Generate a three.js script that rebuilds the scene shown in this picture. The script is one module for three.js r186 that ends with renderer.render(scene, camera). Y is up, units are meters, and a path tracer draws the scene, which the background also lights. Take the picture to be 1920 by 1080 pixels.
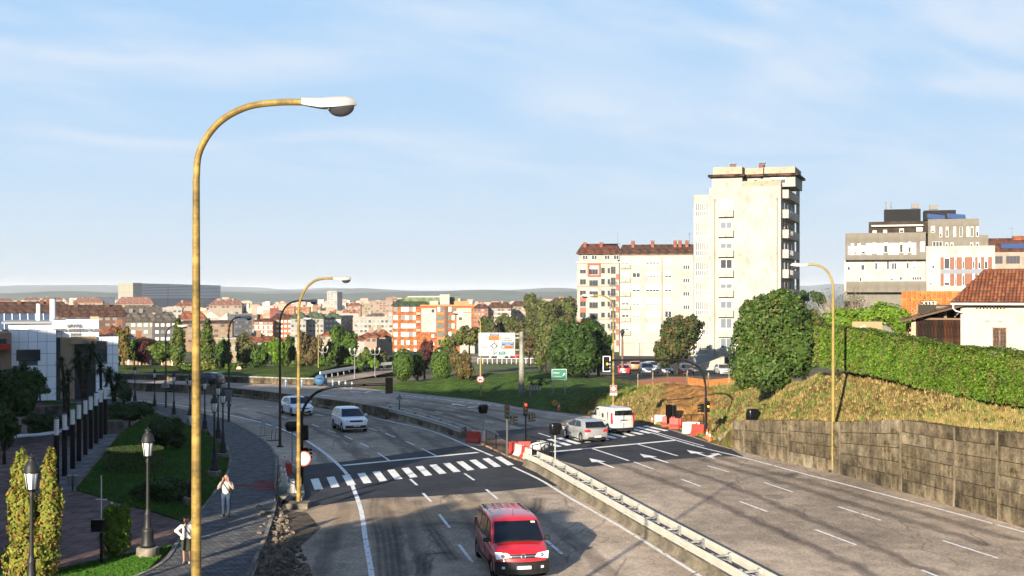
import * as THREE from 'three';
import { mergeGeometries, toCreasedNormals } from 'three/addons/utils/BufferGeometryUtils.js';
import { RoundedBoxGeometry } from 'three/addons/geometries/RoundedBoxGeometry.js';
import { MarchingCubes } from 'three/addons/objects/MarchingCubes.js';
import { FontLoader } from 'three/addons/loaders/FontLoader.js';
import { TextGeometry } from 'three/addons/geometries/TextGeometry.js';

// ---------- camera, sky, sun, exposure ----------
const scene = new THREE.Scene();
const F = 2360, EYE = 9.5, HZ = 555;            // focal length in 1920-wide pixels, eye height over the road, eye level row
const camera = new THREE.PerspectiveCamera(2 * Math.atan(540 / F) * 180 / Math.PI, 16 / 9, 0.5, 20000);
camera.position.set(0, EYE, 0);
camera.setViewOffset(1920, 1080, 0, 540 - HZ, 1920, 1080);
const renderer = new THREE.WebGLRenderer({ antialias: true });
renderer.toneMapping = THREE.LinearToneMapping;
renderer.toneMappingExposure = 3.3;
renderer.shadowMap.enabled = true;
const SUN_AZ = 22 * Math.PI / 180, SUN_EL = 15 * Math.PI / 180;
const toSun = new THREE.Vector3(-Math.sin(SUN_AZ) * Math.cos(SUN_EL), Math.sin(SUN_EL), Math.cos(SUN_AZ) * Math.cos(SUN_EL));
const sun = new THREE.DirectionalLight(new THREE.Color().setRGB(1, 0.88, 0.70), 5);
sun.position.copy(toSun).multiplyScalar(300);
sun.castShadow = true; sun.shadow.mapSize.set(4096, 4096);
Object.assign(sun.shadow.camera, { left: -200, right: 200, top: 150, bottom: -150, near: 1, far: 900 });
scene.add(sun, sun.target);

// seeded random numbers and noise
function rng(seed) { let a = seed >>> 0; return () => { a = (a + 0x6d2b79f5) | 0; let t = Math.imul(a ^ (a >>> 15), 1 | a); t = (t + Math.imul(t ^ (t >>> 7), 61 | t)) ^ t; return ((t ^ (t >>> 14)) >>> 0) / 4294967296; }; }
const hash = (x, y, s) => { let h = Math.imul(x, 374761393) + Math.imul(y, 668265263) + Math.imul(s, 1442695041); h = Math.imul(h ^ (h >>> 13), 1274126177); return ((h ^ (h >>> 16)) >>> 0) / 4294967296; };
function vnoise(x, y, per, s) {
  const ix = Math.floor(x), iy = Math.floor(y), fx = x - ix, fy = y - iy, u = fx * fx * (3 - 2 * fx), v = fy * fy * (3 - 2 * fy), m = (a) => per ? ((a % per) + per) % per : a;
  const a = hash(m(ix), m(iy), s), b = hash(m(ix + 1), m(iy), s), c = hash(m(ix), m(iy + 1), s), d = hash(m(ix + 1), m(iy + 1), s);
  return a + (b - a) * u + (c - a) * v + (a - b - c + d) * u * v;
}
function fbm(u, v, base, oct, s) { let t = 0, a = 0.5, n = 0, p = base; for (let i = 0; i < oct; i++) { t += a * vnoise(u * p, v * p, p, s + i); n += a; a *= 0.55; p *= 2; } return t / n; }
const clamp = (x, a = 0, b = 1) => Math.min(b, Math.max(a, x)), mix = (a, b, t) => a + (b - a) * t, smooth = (a, b, x) => { const t = clamp((x - a) / (b - a)); return t * t * (3 - 2 * t); };

// the sky: pale blue, grey-white over the horizon, thin cirrus streaks
{
  const W = 2048, Hh = 1024, d = new Float32Array(W * Hh * 4);
  for (let j = 0; j < Hh; j++) {
    const el = ((j + 0.5) / Hh - 0.5) * Math.PI, sy = Math.sin(el);
    for (let i = 0; i < W; i++) {
      const az = ((i + 0.5) / W - 0.5) * 2 * Math.PI, x = Math.cos(az) * Math.cos(el), z = Math.sin(az) * Math.cos(el), e = Math.max(0, el);
      const t = 1 - Math.exp(-e / 0.15), hz = Math.exp(-e / 0.03);
      let r = mix(0.262, 0.112, t), g = mix(0.296, 0.21, t), b = mix(0.315, 0.335, t);
      r = mix(r, 0.196, hz * 0.9); g = mix(g, 0.207, hz * 0.9); b = mix(b, 0.222, hz * 0.9);
      const zen = smooth(0.22, 1.15, e); r = mix(r, 0.035, zen); g = mix(g, 0.08, zen); b = mix(b, 0.2, zen);
      if (el > 0.01) {
        const k = 1 / (sy + 0.16), cx = x * k, cz = z * k, rx = cx * 0.86 - cz * 0.5, rz = cx * 0.5 + cz * 0.86;
        const wx = vnoise(rx * 2.2, rz * 2.2, 0, 91) * 1.3, broad = vnoise(rx * 0.7 + 3, rz * 1.6 + wx, 0, 5) * 0.6 + vnoise(rx * 1.6, rz * 3.6 + wx, 0, 6) * 0.4;
        let fine = 0, a = 0.5; for (let o = 0, p = 1; o < 5; o++, p *= 2.1, a *= 0.56) fine += a * vnoise(rx * 2.4 * p + 11, rz * 7 * p + wx * 2, 0, 20 + o);
        const c = smooth(0.22, 0.75, broad) * smooth(0.22, 0.85, fine) * smooth(0.02, 0.16, el) * 0.62;
        r = mix(r, 0.305, c); g = mix(g, 0.315, c); b = mix(b, 0.335, c);
      }
      const c2 = Math.max(0, x * toSun.x + sy * toSun.y + z * toSun.z), glow = 1 + 0.5 * Math.pow(c2, 6);
      if (el < 0) { r *= 0.55; g *= 0.52; b *= 0.48; }
      const o = (j * W + i) * 4; d[o] = r * glow * 0.875; d[o + 1] = g * glow * 0.875; d[o + 2] = b * glow * 0.875; d[o + 3] = 1;
    }
  }
  const t = new THREE.DataTexture(d, W, Hh, THREE.RGBAFormat, THREE.FloatType);
  t.mapping = THREE.EquirectangularReflectionMapping; t.magFilter = THREE.LinearFilter; t.needsUpdate = true;
  scene.background = t; scene.environment = t;
}
scene.fog = new THREE.FogExp2(new THREE.Color().setRGB(0.86, 0.92, 1.0), 0.00007);

// ---------- helpers ----------
const V = (x, y, z) => new THREE.Vector3(x, y, z);
const P = (px, py, z) => V((px - 960) / F * z, EYE - (py - HZ) / F * z, -z);          // a point of the place seen at (px, py) and z metres ahead
const G = (px, py, y = 0) => { const z = (EYE - y) * F / (py - HZ); return V((px - 960) / F * z, y, -z); };   // the ground point seen there
const taken = new Map();
function numbered(n) { const k = taken.get(n) ?? 0; taken.set(n, k + 1); return k ? `${n}_${String(k).padStart(3, '0')}` : n; }
function tag(o, label, category, group, kind) { o.userData.label = label; if (category) o.userData.category = category; if (group) o.userData.group = group; if (kind) o.userData.kind = kind; return o; }
function thing(name, label, category, pos = [0, 0, 0], ry = 0, group) {
  const o = new THREE.Group(); o.name = numbered(name); o.position.set(...(pos.isVector3 ? pos.toArray() : pos)); o.rotation.y = ry; scene.add(o);
  return tag(o, label, category, group);
}
function structure(name, parent = scene) { const o = new THREE.Group(); o.name = name; o.userData.kind = 'structure'; parent.add(o); return o; }
function mesh(name, geo, mat, parent) { const m = new THREE.Mesh(geo, mat); m.name = parent === scene ? numbered(name) : name; m.castShadow = m.receiveShadow = true; parent.add(m); return m; }
function copyThing(o, pos, ry, label, group) { const c = o.clone(); c.userData = { ...o.userData, label }; if (group) c.userData.group = group; c.name = numbered(o.name.replace(/_\d{3}$/, '')); c.position.copy(pos.isVector3 ? pos : V(...pos)); c.rotation.y = ry; scene.add(c); return c; }
// uv in metres, laid on by the way each face points
function boxUV(g, s = 1) {
  const p = g.attributes.position, n = g.attributes.normal, uv = new Float32Array(p.count * 2);
  for (let i = 0; i < p.count; i++) {
    const ax = Math.abs(n.getX(i)), ay = Math.abs(n.getY(i)), az = Math.abs(n.getZ(i));
    const [u, v] = ay > ax && ay > az ? [p.getX(i), p.getZ(i)] : ax > az ? [p.getZ(i), p.getY(i)] : [p.getX(i), p.getY(i)];
    uv[2 * i] = u * s; uv[2 * i + 1] = v * s;
  }
  g.setAttribute('uv', new THREE.BufferAttribute(uv, 2)); return g;
}
const bare = (g) => { let o = g.index ? g.toNonIndexed() : g.clone(); for (const k of Object.keys(o.attributes)) if (k !== 'position' && k !== 'normal') o.deleteAttribute(k); if (!o.attributes.normal) o.computeVertexNormals(); o.morphAttributes = {}; o.groups = []; return o; };
const _m = new THREE.Matrix4(), _q = new THREE.Quaternion(), _e = new THREE.Euler(), UP = V(0, 1, 0), ONE = V(1, 1, 1);
class MB {                                    // gathers shapes that make up ONE part
  constructor() { this.g = []; }
  add(geo, x = 0, y = 0, z = 0, ry = 0, rx = 0, rz = 0, s = 1) { const g = bare(geo); _m.compose(V(x, y, z), _q.setFromEuler(_e.set(rx, ry, rz, 'YXZ')), s.isVector3 ? s : V(s, s, s)); g.applyMatrix4(_m); this.g.push(g); return this; }
  box(x, y, z, w, h, d, ry = 0, rx = 0, rz = 0) { return this.add(new THREE.BoxGeometry(w, h, d), x, y, z, ry, rx, rz); }
  rbox(x, y, z, w, h, d, r = 0.02, ry = 0, rx = 0, rz = 0, seg = 2) { return this.add(new RoundedBoxGeometry(w, h, d, seg, r), x, y, z, ry, rx, rz); }
  cyl(x, y0, z, r0, r1, h, seg = 12, ry = 0, rx = 0, rz = 0) { return this.add(new THREE.CylinderGeometry(r1, r0, h, seg), x, y0 + h / 2, z, ry, rx, rz); }
  bar(a, b, r0, r1 = r0, seg = 8) { const d = b.clone().sub(a), l = d.length(), g = bare(new THREE.CylinderGeometry(r1, r0, l, seg)); _m.compose(a.clone().add(b).multiplyScalar(0.5), _q.setFromUnitVectors(UP, d.normalize()), ONE); g.applyMatrix4(_m); this.g.push(g); return this; }
  beam(a, b, w, h) { const d = b.clone().sub(a), l = d.length(), g = bare(new THREE.BoxGeometry(w, h, l)); const o = new THREE.Object3D(); o.position.copy(a).add(b).multiplyScalar(0.5); o.lookAt(b); o.updateMatrix(); g.applyMatrix4(o.matrix); this.g.push(g); return this; }
  tube(pts, r, seg = 8, n = 24) { return this.add(new THREE.TubeGeometry(new THREE.CatmullRomCurve3(pts), n, r, seg)); }
  lathe(x, y, z, pts, seg = 16) { return this.add(new THREE.LatheGeometry(pts.map(([r, h]) => new THREE.Vector2(r, h)), seg), x, y, z); }
  prism(pts, depth, x = 0, y = 0, z = 0, ry = 0, bevel = 0) { const s = new THREE.Shape(pts.map(([a, b]) => new THREE.Vector2(a, b))); return this.add(new THREE.ExtrudeGeometry(s, { depth, bevelEnabled: bevel > 0, bevelSize: bevel, bevelThickness: bevel, bevelSegments: 2 }), x, y, z, ry); }
  quad(a, b, c, d) { const g = new THREE.BufferGeometry(); g.setAttribute('position', new THREE.Float32BufferAttribute([a, b, c, a, c, d].flatMap((v) => v.isVector3 ? v.toArray() : v), 3)); g.computeVertexNormals(); this.g.push(g); return this; }
  geo() { return boxUV(mergeGeometries(this.g)); }
  build(name, mat, parent) { return mesh(name, this.geo(), mat, parent); }
}
// a flat sheet from ground points, uv in metres
function flat(pts, y) {
  const g = new THREE.ShapeGeometry(new THREE.Shape(pts.map((p) => new THREE.Vector2(p.x, -p.z)))); g.rotateX(-Math.PI / 2); g.translate(0, y, 0);
  const p = g.attributes.position, n = g.attributes.normal, uv = new Float32Array(p.count * 2);
  for (let i = 0; i < p.count; i++) { uv[2 * i] = p.getX(i); uv[2 * i + 1] = -p.getZ(i); n.setXYZ(i, 0, 1, 0); }
  g.setAttribute('uv', new THREE.BufferAttribute(uv, 2)); return g;
}
function slab(pts, y0, y1) {                   // the same with thickness
  const g = bare(new THREE.ExtrudeGeometry(new THREE.Shape(pts.map((p) => new THREE.Vector2(p.x, -p.z))), { depth: y1 - y0, bevelEnabled: false })); g.rotateX(-Math.PI / 2); g.translate(0, y0, 0); return boxUV(g);
}
const curve = (pts, n) => new THREE.CatmullRomCurve3(pts, false, 'centripetal').getSpacedPoints(n);
function ribbon(pts, w, y) {
  const L = [], R = [];
  pts.forEach((p, i) => { const a = pts[Math.max(0, i - 1)], b = pts[Math.min(pts.length - 1, i + 1)], t = V(b.x - a.x, 0, b.z - a.z).normalize(), n = V(-t.z, 0, t.x).multiplyScalar(w / 2); L.push(V(p.x + n.x, y, p.z + n.z)); R.push(V(p.x - n.x, y, p.z - n.z)); });
  return flat([...L, ...R.reverse()], y);
}
// sweep a cross-section [[out, up], ...] along a ground line; out is to the line's right
function sweep(line, prof, closed = true) {
  const rows = line.map((p, i) => { const a = line[Math.max(0, i - 1)], b = line[Math.min(line.length - 1, i + 1)], t = V(b.x - a.x, 0, b.z - a.z).normalize(), n = V(-t.z, 0, t.x); return prof.map(([o, u]) => V(p.x + n.x * o, p.y + u, p.z + n.z * o)); });
  const m = new MB(), k = prof.length, idx = [], pos = [];
  for (let i = 0; i < rows.length - 1; i++) for (let j = 0; j < (closed ? k : k - 1); j++) { const a = rows[i][j], b = rows[i][(j + 1) % k], c = rows[i + 1][(j + 1) % k], d = rows[i + 1][j]; m.quad(a, b, c, d); }
  if (closed) for (const r of [rows[0], rows[rows.length - 1]]) for (let j = 1; j < k - 1; j++) m.quad(r[0], r[j], r[j + 1], r[j + 1]);
  const g = mergeGeometries(m.g); return g;
}

// ---------- textures and materials ----------
function tex(size, metres, f, srgb = true) {
  const d = new Uint8Array(size * size * 4);
  for (let j = 0; j < size; j++) for (let i = 0; i < size; i++) { const c = f(i / size, j / size), o = (j * size + i) * 4; for (let k = 0; k < 3; k++) d[o + k] = clamp(Array.isArray(c) ? c[k] : c) * 255; d[o + 3] = 255; }
  const t = new THREE.DataTexture(d, size, size); t.wrapS = t.wrapT = THREE.RepeatWrapping; t.magFilter = THREE.LinearFilter; t.repeat.set(1 / metres, 1 / metres); if (srgb) t.colorSpace = THREE.SRGBColorSpace; t.needsUpdate = true; return t;
}
function again(t, metres) { const c = t.clone(); c.repeat.set(1 / metres, 1 / metres); c.needsUpdate = true; return c; }
const T = {};
T.mottle = tex(512, 7, (u, v) => { const a = fbm(u, v, 6, 6, 1), b = fbm(u, v, 40, 3, 9); return 0.66 + 0.36 * (a - 0.5) * 1.6 + 0.3 * (b - 0.5) + 0.14; });
T.grain = tex(256, 1.3, (u, v) => 0.5 + 0.9 * (fbm(u, v, 24, 4, 3) - 0.5), false);
T.concrete = tex(512, 5, (u, v) => { const a = fbm(u, v, 5, 6, 31), s = fbm(u * 1, v * 0.12 + 0.3, 30, 3, 37), b = fbm(u, v, 60, 2, 33); const k = 0.72 + (a - 0.5) * 0.75 + (s - 0.5) * 0.34 + (b - 0.5) * 0.25; const moss = smooth(0.62, 0.8, fbm(u, v, 7, 5, 35)); return [k * mix(1, 0.62, moss), k * mix(0.97, 0.6, moss), k * mix(0.91, 0.46, moss)]; });
T.plaster = tex(512, 9, (u, v) => { const a = fbm(u, v, 4, 6, 41), b = fbm(u, v, 12, 5, 43), s = smooth(0.6, 0.85, fbm(u, v * 0.35, 16, 4, 47)); const k = 0.91 + (a - 0.5) * 0.14 - s * 0.09; return [k, k * (0.99 - 0.03 * smooth(0.6, 0.8, b)), k * (0.97 - 0.1 * smooth(0.58, 0.8, b))]; });
T.grass = tex(512, 5, (u, v) => { const a = fbm(u, v, 5, 5, 51), b = fbm(u, v, 50, 3, 53), c = fbm(u, v, 14, 4, 55); const k = 0.62 + (a - 0.5) * 0.5 + (b - 0.5) * 0.7; return [k * (0.86 + 0.5 * (c - 0.4)), k, k * 0.7]; });
T.dry = tex(512, 4, (u, v) => { const a = fbm(u, v, 5, 5, 61), b = fbm(u * 0.6, v * 1.7, 60, 3, 63), c = smooth(0.42, 0.62, fbm(u, v, 8, 5, 65)); const k = 0.62 + (a - 0.5) * 0.5 + (b - 0.5) * 0.8; return [k * mix(0.72, 1.08, c), k * mix(0.95, 0.93, c), k * mix(0.52, 0.62, c)]; });
T.earth = tex(512, 3, (u, v) => { const a = fbm(u, v, 6, 6, 71), b = fbm(u, v, 40, 3, 73); const k = 0.7 + (a - 0.5) * 0.6 + (b - 0.5) * 0.45; return [k, k * 0.97, k * 0.93]; });
T.tile = tex(512, 4, (u, v) => { const a = fbm(u, v, 6, 5, 81), b = fbm(u, v, 64, 2, 83), m = smooth(0.55, 0.72, fbm(u, v, 9, 5, 85)); const k = 0.74 + (a - 0.5) * 0.7 + (b - 0.5) * 0.6; return [k * mix(1, 0.62, m), k * mix(1, 0.68, m), k * mix(1, 0.66, m)]; });
T.wood = tex(256, 1.6, (u, v) => { const a = fbm(u, v * 0.08, 40, 4, 95), b = fbm(u, v, 6, 4, 97); return 0.55 + (a - 0.5) * 0.9 + (b - 0.5) * 0.4; });
T.paver = tex(512, 2.4, (u, v) => { const nx = 10, row = Math.floor(v * nx), x = u * nx + (row % 2) * 0.5, fx = x - Math.floor(x), fy = v * nx - row, j = Math.min(fx, 1 - fx, fy, 1 - fy) < 0.07 ? 0.62 : 1; return (0.74 + 0.2 * (hash(Math.floor(x) % nx, row, 7) - 0.5) + 0.4 * (fbm(u, v, 8, 5, 99) - 0.5)) * j; });
T.flag = tex(512, 4.8, (u, v) => { const n = 8, fx = u * n % 1, fy = v * n % 1, j = Math.min(fx, 1 - fx, fy, 1 - fy) < 0.035 ? 0.7 : 1; return (0.76 + 0.16 * (hash(Math.floor(u * n), Math.floor(v * n), 17) - 0.5) + 0.5 * (fbm(u, v, 6, 6, 101) - 0.5)) * j; });
const mats = new Map();
function M(r, g, b, rough = 0.85, o = {}) {
  const key = [r, g, b, rough, ...Object.entries(o).map(([k, v]) => k + (v?.uuid ?? v))].join();
  if (!mats.has(key)) { const m = new THREE.MeshPhysicalMaterial({ roughness: rough, specularIntensity: rough >= 0.75 ? 0.25 : rough >= 0.4 ? 0.55 : 1, ...o }); m.color.setRGB(r, g, b); mats.set(key, m); }
  return mats.get(key);
}
const DOUBLE = THREE.DoubleSide;
// ---------- terrain ----------
const fall = (z) => { const k = [[150, -0.08], [185, -2.0], [265, -3.2], [330, -5], [450, -11], [800, -15], [1500, -17], [3000, -14], [5000, 0], [9000, 30]]; if (z <= 150) return -0.08; for (let i = 1; i < k.length; i++) if (z < k[i][0]) return mix(k[i - 1][1], k[i][1], (z - k[i - 1][0]) / (k[i][0] - k[i - 1][0])); return 30; };
{
  const pos = [], col = [], idx = [], A = 240, R = 90;
  for (let j = 0; j <= R; j++) { const r = 3 * Math.pow(3400, j / R); for (let i = 0; i <= A; i++) { const a = i / A * 2 * Math.PI, x = Math.sin(a) * r, z = Math.cos(a) * r; pos.push(x, fall(z), -z);
    const n = vnoise(x / 120 + 50, z / 120 + 50, 0, 3), m = vnoise(x / 30 + 90, z / 30 + 90, 0, 4), k = smooth(0.45, 0.6, n * 0.7 + m * 0.3); col.push(mix(0.10, 0.16, k), mix(0.125, 0.13, k), mix(0.05, 0.085, k)); } }
  for (let j = 0; j < R; j++) for (let i = 0; i < A; i++) { const a = j * (A + 1) + i, b = a + 1, c = a + A + 1, d = c + 1; idx.push(a, c, b, b, c, d); }
  const g = new THREE.BufferGeometry(); g.setAttribute('position', new THREE.Float32BufferAttribute(pos, 3)); g.setAttribute('color', new THREE.Float32BufferAttribute(col, 3)); g.setIndex(idx); g.computeVertexNormals();
  if (g.attributes.normal.getY(5000) < 0) { g.setIndex(idx.map((_, k) => idx[k - k % 3 + [0, 2, 1][k % 3]])); g.computeVertexNormals(); }
  const m = new THREE.MeshPhysicalMaterial({ vertexColors: true, specularIntensity: 0.2, roughness: 1 }); boxUV(g); m.map = again(T.mottle, 40);
  mesh('ground', g, m, scene).userData.kind = 'structure';
}
// hills on the horizon, several ridges deep
{
  const hill = (dist, base, amp, seed, col) => {
    const m = [], N = 260, rows = 7, idx = []; const pos = [];
    for (let j = 0; j <= rows; j++) for (let i = 0; i <= N; i++) {
      const px = -900 + i / N * 3800, z = dist + j * dist * 0.03, t = j / rows, ridge = base + amp * (0.55 * vnoise(px / 420, seed, 0, seed) + 0.3 * vnoise(px / 130, seed, 0, seed + 1) + 0.15 * vnoise(px / 38, j * 0.5, 0, seed + 2));
      pos.push((px - 960) / F * z, mix(-20, ridge, Math.sin(Math.min(1, t * 1.2) * Math.PI / 2)), -z);
    }
    for (let j = 0; j < rows; j++) for (let i = 0; i < N; i++) { const a = j * (N + 1) + i; idx.push(a, a + 1, a + N + 1, a + 1, a + N + 2, a + N + 1); }
    const g = new THREE.BufferGeometry(); g.setAttribute('position', new THREE.Float32BufferAttribute(pos, 3)); g.setIndex(idx); g.computeVertexNormals(); boxUV(g);
    const o = mesh('hills', g, col, scene); o.userData.kind = 'structure'; return o;
  };
  const hm = (r, g, b) => { const m = M(r, g, b, 1).clone(); m.map = again(T.mottle, 500); m.side = DOUBLE; return m; };
  hill(3600, -8, 46, 11, hm(0.05, 0.075, 0.04));
  hill(5200, 4, 72, 23, hm(0.045, 0.065, 0.04));
  hill(7200, 20, 84, 37, hm(0.045, 0.06, 0.045));
}

// ---------- roads ----------
const road = structure('road');
const roadEdgeL = [V(-4, 0, 6), V(-6.2, 0, -20), ...[[471, 1080], [504, 1005], [521, 943], [523, 880], [515, 846], [495, 825], [470, 808], [432, 789], [385, 777], [332, 765], [292, 758.5], [240, 752], [100, 744], [-160, 738]].map((p) => G(...p))];
const roadEdgeR = [[-160, 706], [100, 709], [300, 713], [400, 716], [500, 720], [620, 724], [700, 729.5], [796, 739.5], [900, 751], [989, 765.5], [1099, 779.5], [1215, 798], [1262, 806], [1340, 832], [1373, 841], [1473, 867], [1558, 885], [1687, 921], [1789, 950], [1920, 990]].map((p) => G(...p)).concat([V(25.5, 0, -30), V(31, 0, 6)]);
{
  // old asphalt: one map over the whole place, 8 cm to a texel, with patches, oil along the lanes, tyre marks and cracks
  const S = 2048, SX = 110, X0 = -58, Z0 = 0, SZ = 165, cv = document.createElement('canvas'); cv.width = cv.height = S; const c = cv.getContext('2d');
  const im = c.createImageData(S, S);
  for (let j = 0; j < S; j++) for (let i = 0; i < S; i++) {
    const u = i / S, v = j / S, x = u * SX, z = v * SZ;
    const a = vnoise(x / 9, z / 13, 0, 1), b = vnoise(x / 2.2, z / 3.1, 0, 2), d = vnoise(x / 0.5, z / 0.6, 0, 3), e = hash(i, j, 4);
    const k = 0.72 + (a - 0.5) * 0.2 + (b - 0.5) * 0.17 + (d - 0.5) * 0.13 + (e - 0.5) * 0.2; const o = (j * S + i) * 4;
    im.data[o] = 255 * k; im.data[o + 1] = 255 * k * 0.972; im.data[o + 2] = 255 * k * 0.935; im.data[o + 3] = 255;
  }
  c.putImageData(im, 0, 0);
  const X = (p) => (p.x - X0) / SX * S, Y = (p) => (-p.z - Z0) / SZ * S, r = rng(5);
  const stroke = (pts, w, col) => { c.strokeStyle = col; c.lineWidth = w / SX * S; c.lineCap = 'round'; c.lineJoin = 'round'; c.beginPath(); pts.forEach((p, i) => i ? c.lineTo(X(p), Y(p)) : c.moveTo(X(p), Y(p))); c.stroke(); };
  const jit = (pts, d) => pts.map((p) => V(p.x + (r() - 0.5) * d, 0, p.z + (r() - 0.5) * d));
  // wheel paths and joints of the lanes
  const wheel = [[[600, 1080], [640, 930], [560, 820], [440, 775]], [[760, 1080], [720, 930], [610, 812], [480, 772]], [[800, 1080], [745, 930], [630, 805]], [[950, 1080], [830, 920], [690, 800], [560, 765]], [[1010, 1080], [870, 920], [720, 800]], [[1150, 1080], [940, 910], [780, 810]],
    [[1640, 1080], [1290, 920], [1100, 850]], [[1760, 1080], [1380, 915], [1160, 840]], [[1850, 1020], [1450, 900], [1220, 835]], [[1900, 1010], [1540, 910], [1280, 840]], [[1000, 800], [860, 775], [720, 755]], [[1080, 795], [900, 765], [740, 745]]];
  for (const w of wheel) { const p = curve(w.map((q) => G(...q)), 40); for (let k = 0; k < 4; k++) stroke(jit(p, 0.5), 0.25 + r() * 0.5, `rgba(28,26,28,${0.05 + r() * 0.08})`); }
  for (const w of [[[720, 1080], [712, 1000], [700, 960], [706, 930]], [[745, 1080], [735, 1000], [722, 950]], [[850, 1050], [805, 985], [782, 940]], [[790, 1075], [800, 1040], [840, 1036]], [[800, 985], [850, 980], [905, 985]], [[1000, 1000], [960, 985], [930, 950]], [[880, 790], [800, 768], [740, 762]], [[980, 800], [905, 778], [860, 768]], [[905, 808], [850, 790], [800, 775]], [[930, 985], [1000, 960], [1010, 935]]]) { const p = curve(w.map((q) => G(...q)), 24); for (const off of [-0.12, 0.1]) stroke(p.map((q) => V(q.x + off, 0, q.z)), 0.16, 'rgba(14,13,15,0.26)'); stroke(p, 0.7, 'rgba(18,17,19,0.13)'); }
  for (let k = 0; k < 90; k++) { const x = -15 + r() * 40, z = 35 + r() * 90, p = [V(x, 0, -z)]; for (let q = 0; q < 8; q++) p.push(V(p[q].x + (r() - 0.5) * 0.9, 0, p[q].z - 0.3 - r() * 0.9)); stroke(p, 0.035, 'rgba(12,11,12,0.5)'); }
  for (let k = 0; k < 130; k++) { const x = X(V(-15 + r() * 40, 0, 0)), y = Y(V(0, 0, -(35 + r() * 100))), R = (0.15 + r() * 0.8) / SX * S; c.fillStyle = r() < 0.6 ? `rgba(20,19,20,${0.05 + r() * 0.14})` : `rgba(190,180,165,${0.04 + r() * 0.1})`; c.beginPath(); c.ellipse(x, y, R, R * (0.4 + r()), r() * 3, 0, 7); c.fill(); }
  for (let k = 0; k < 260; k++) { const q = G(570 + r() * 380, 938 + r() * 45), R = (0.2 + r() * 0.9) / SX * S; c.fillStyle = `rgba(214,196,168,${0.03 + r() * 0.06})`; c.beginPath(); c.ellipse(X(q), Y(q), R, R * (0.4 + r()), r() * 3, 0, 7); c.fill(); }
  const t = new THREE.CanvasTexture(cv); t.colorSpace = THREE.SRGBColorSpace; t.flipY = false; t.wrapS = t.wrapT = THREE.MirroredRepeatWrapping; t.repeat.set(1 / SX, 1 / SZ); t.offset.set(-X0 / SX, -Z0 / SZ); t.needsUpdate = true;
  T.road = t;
}
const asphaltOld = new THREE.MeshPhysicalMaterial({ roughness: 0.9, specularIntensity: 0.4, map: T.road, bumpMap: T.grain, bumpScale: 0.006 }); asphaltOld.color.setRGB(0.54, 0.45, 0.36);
const asphaltNew = new THREE.MeshPhysicalMaterial({ roughness: 0.8, specularIntensity: 0.4, map: T.mottle, bumpMap: T.grain, bumpScale: 0.006 }); asphaltNew.color.setRGB(0.031, 0.031, 0.035);
const paintTex = tex(512, 3, (u, v) => { const w = smooth(0.66, 0.72, fbm(u, v, 16, 5, 121)), k = 0.93 + 0.2 * (fbm(u, v, 30, 3, 123) - 0.5); return k * mix(1, 0.45, w); });
const paint = new THREE.MeshStandardMaterial({ roughness: 0.7, map: paintTex }); paint.color.setRGB(0.66, 0.65, 0.62);
const paintNew = M(0.78, 0.77, 0.74, 0.6, { map: again(T.plaster, 3) });
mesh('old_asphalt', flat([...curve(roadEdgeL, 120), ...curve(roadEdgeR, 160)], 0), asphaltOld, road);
const patchPts = (l) => l.map((p) => G(...p));
mesh('new_asphalt_patch', flat(patchPts([[563, 873], [640, 866], [740, 853], [864, 836], [925, 836], [985, 862], [1063, 909], [940, 921], [800, 931], [700, 934], [571, 952], [560, 920]]), 0.005), asphaltNew, road);
mesh('new_asphalt_patch', flat(patchPts([[1000, 853], [940, 822], [930, 808], [1030, 799], [1170, 789], [1240, 801], [1262, 808], [1340, 834], [1372, 843], [1395, 856], [1338, 856], [1268, 861], [1180, 868], [1096, 876], [1040, 861]]), 0.005), asphaltNew, road);
// painted lines
const line = (name, pts, w, m = paint, n = 60) => mesh(name, ribbon(pts.length > 2 ? curve(pts.map((p) => G(...p)), n) : pts.map((p) => G(...p)), w, 0.011), m, road);
line('edge_line', [[700, 1120], [697, 1080], [685, 1010], [677, 957], [661.5, 913], [651, 890], [625, 863], [604, 846], [565, 821], [521, 802], [480, 790], [385, 769], [332, 760], [292, 755], [200, 746], [60, 738]], 0.2);
line('edge_line', [[60, 726], [250, 731.5], [430, 741.5], [578, 758], [661, 773], [726, 789], [804, 807], [880, 837], [924, 855.5]], 0.17);
line('edge_line', [[962, 875.6], [1013, 900], [1057, 927], [1169, 991.5], [1310, 1079], [1375, 1120]], 0.17);
line('edge_line', [[300, 716], [520, 722], [620, 727.5], [700, 732], [796, 742.5], [900, 754], [989, 769], [1070, 781], [1112, 788]], 0.16);
line('edge_line', [[1220, 811], [1269, 826], [1322, 841], [1389, 857], [1509, 889], [1709, 941], [1920, 998], [2050, 1035]], 0.17);
line('edge_line', [[1222, 808.5], [1271, 823], [1320, 836.5]], 0.13);
line('stop_line', [[643, 873], [896, 848.5]], 0.4, paintNew); line('stop_line', [[1034, 847.5], [1268, 825.5]], 0.4, paintNew);
line('lane_line', [[1110, 841], [1179, 864]], 0.15, paintNew); line('lane_line', [[1194.6, 832.7], [1270.6, 855]], 0.15, paintNew);
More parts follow.
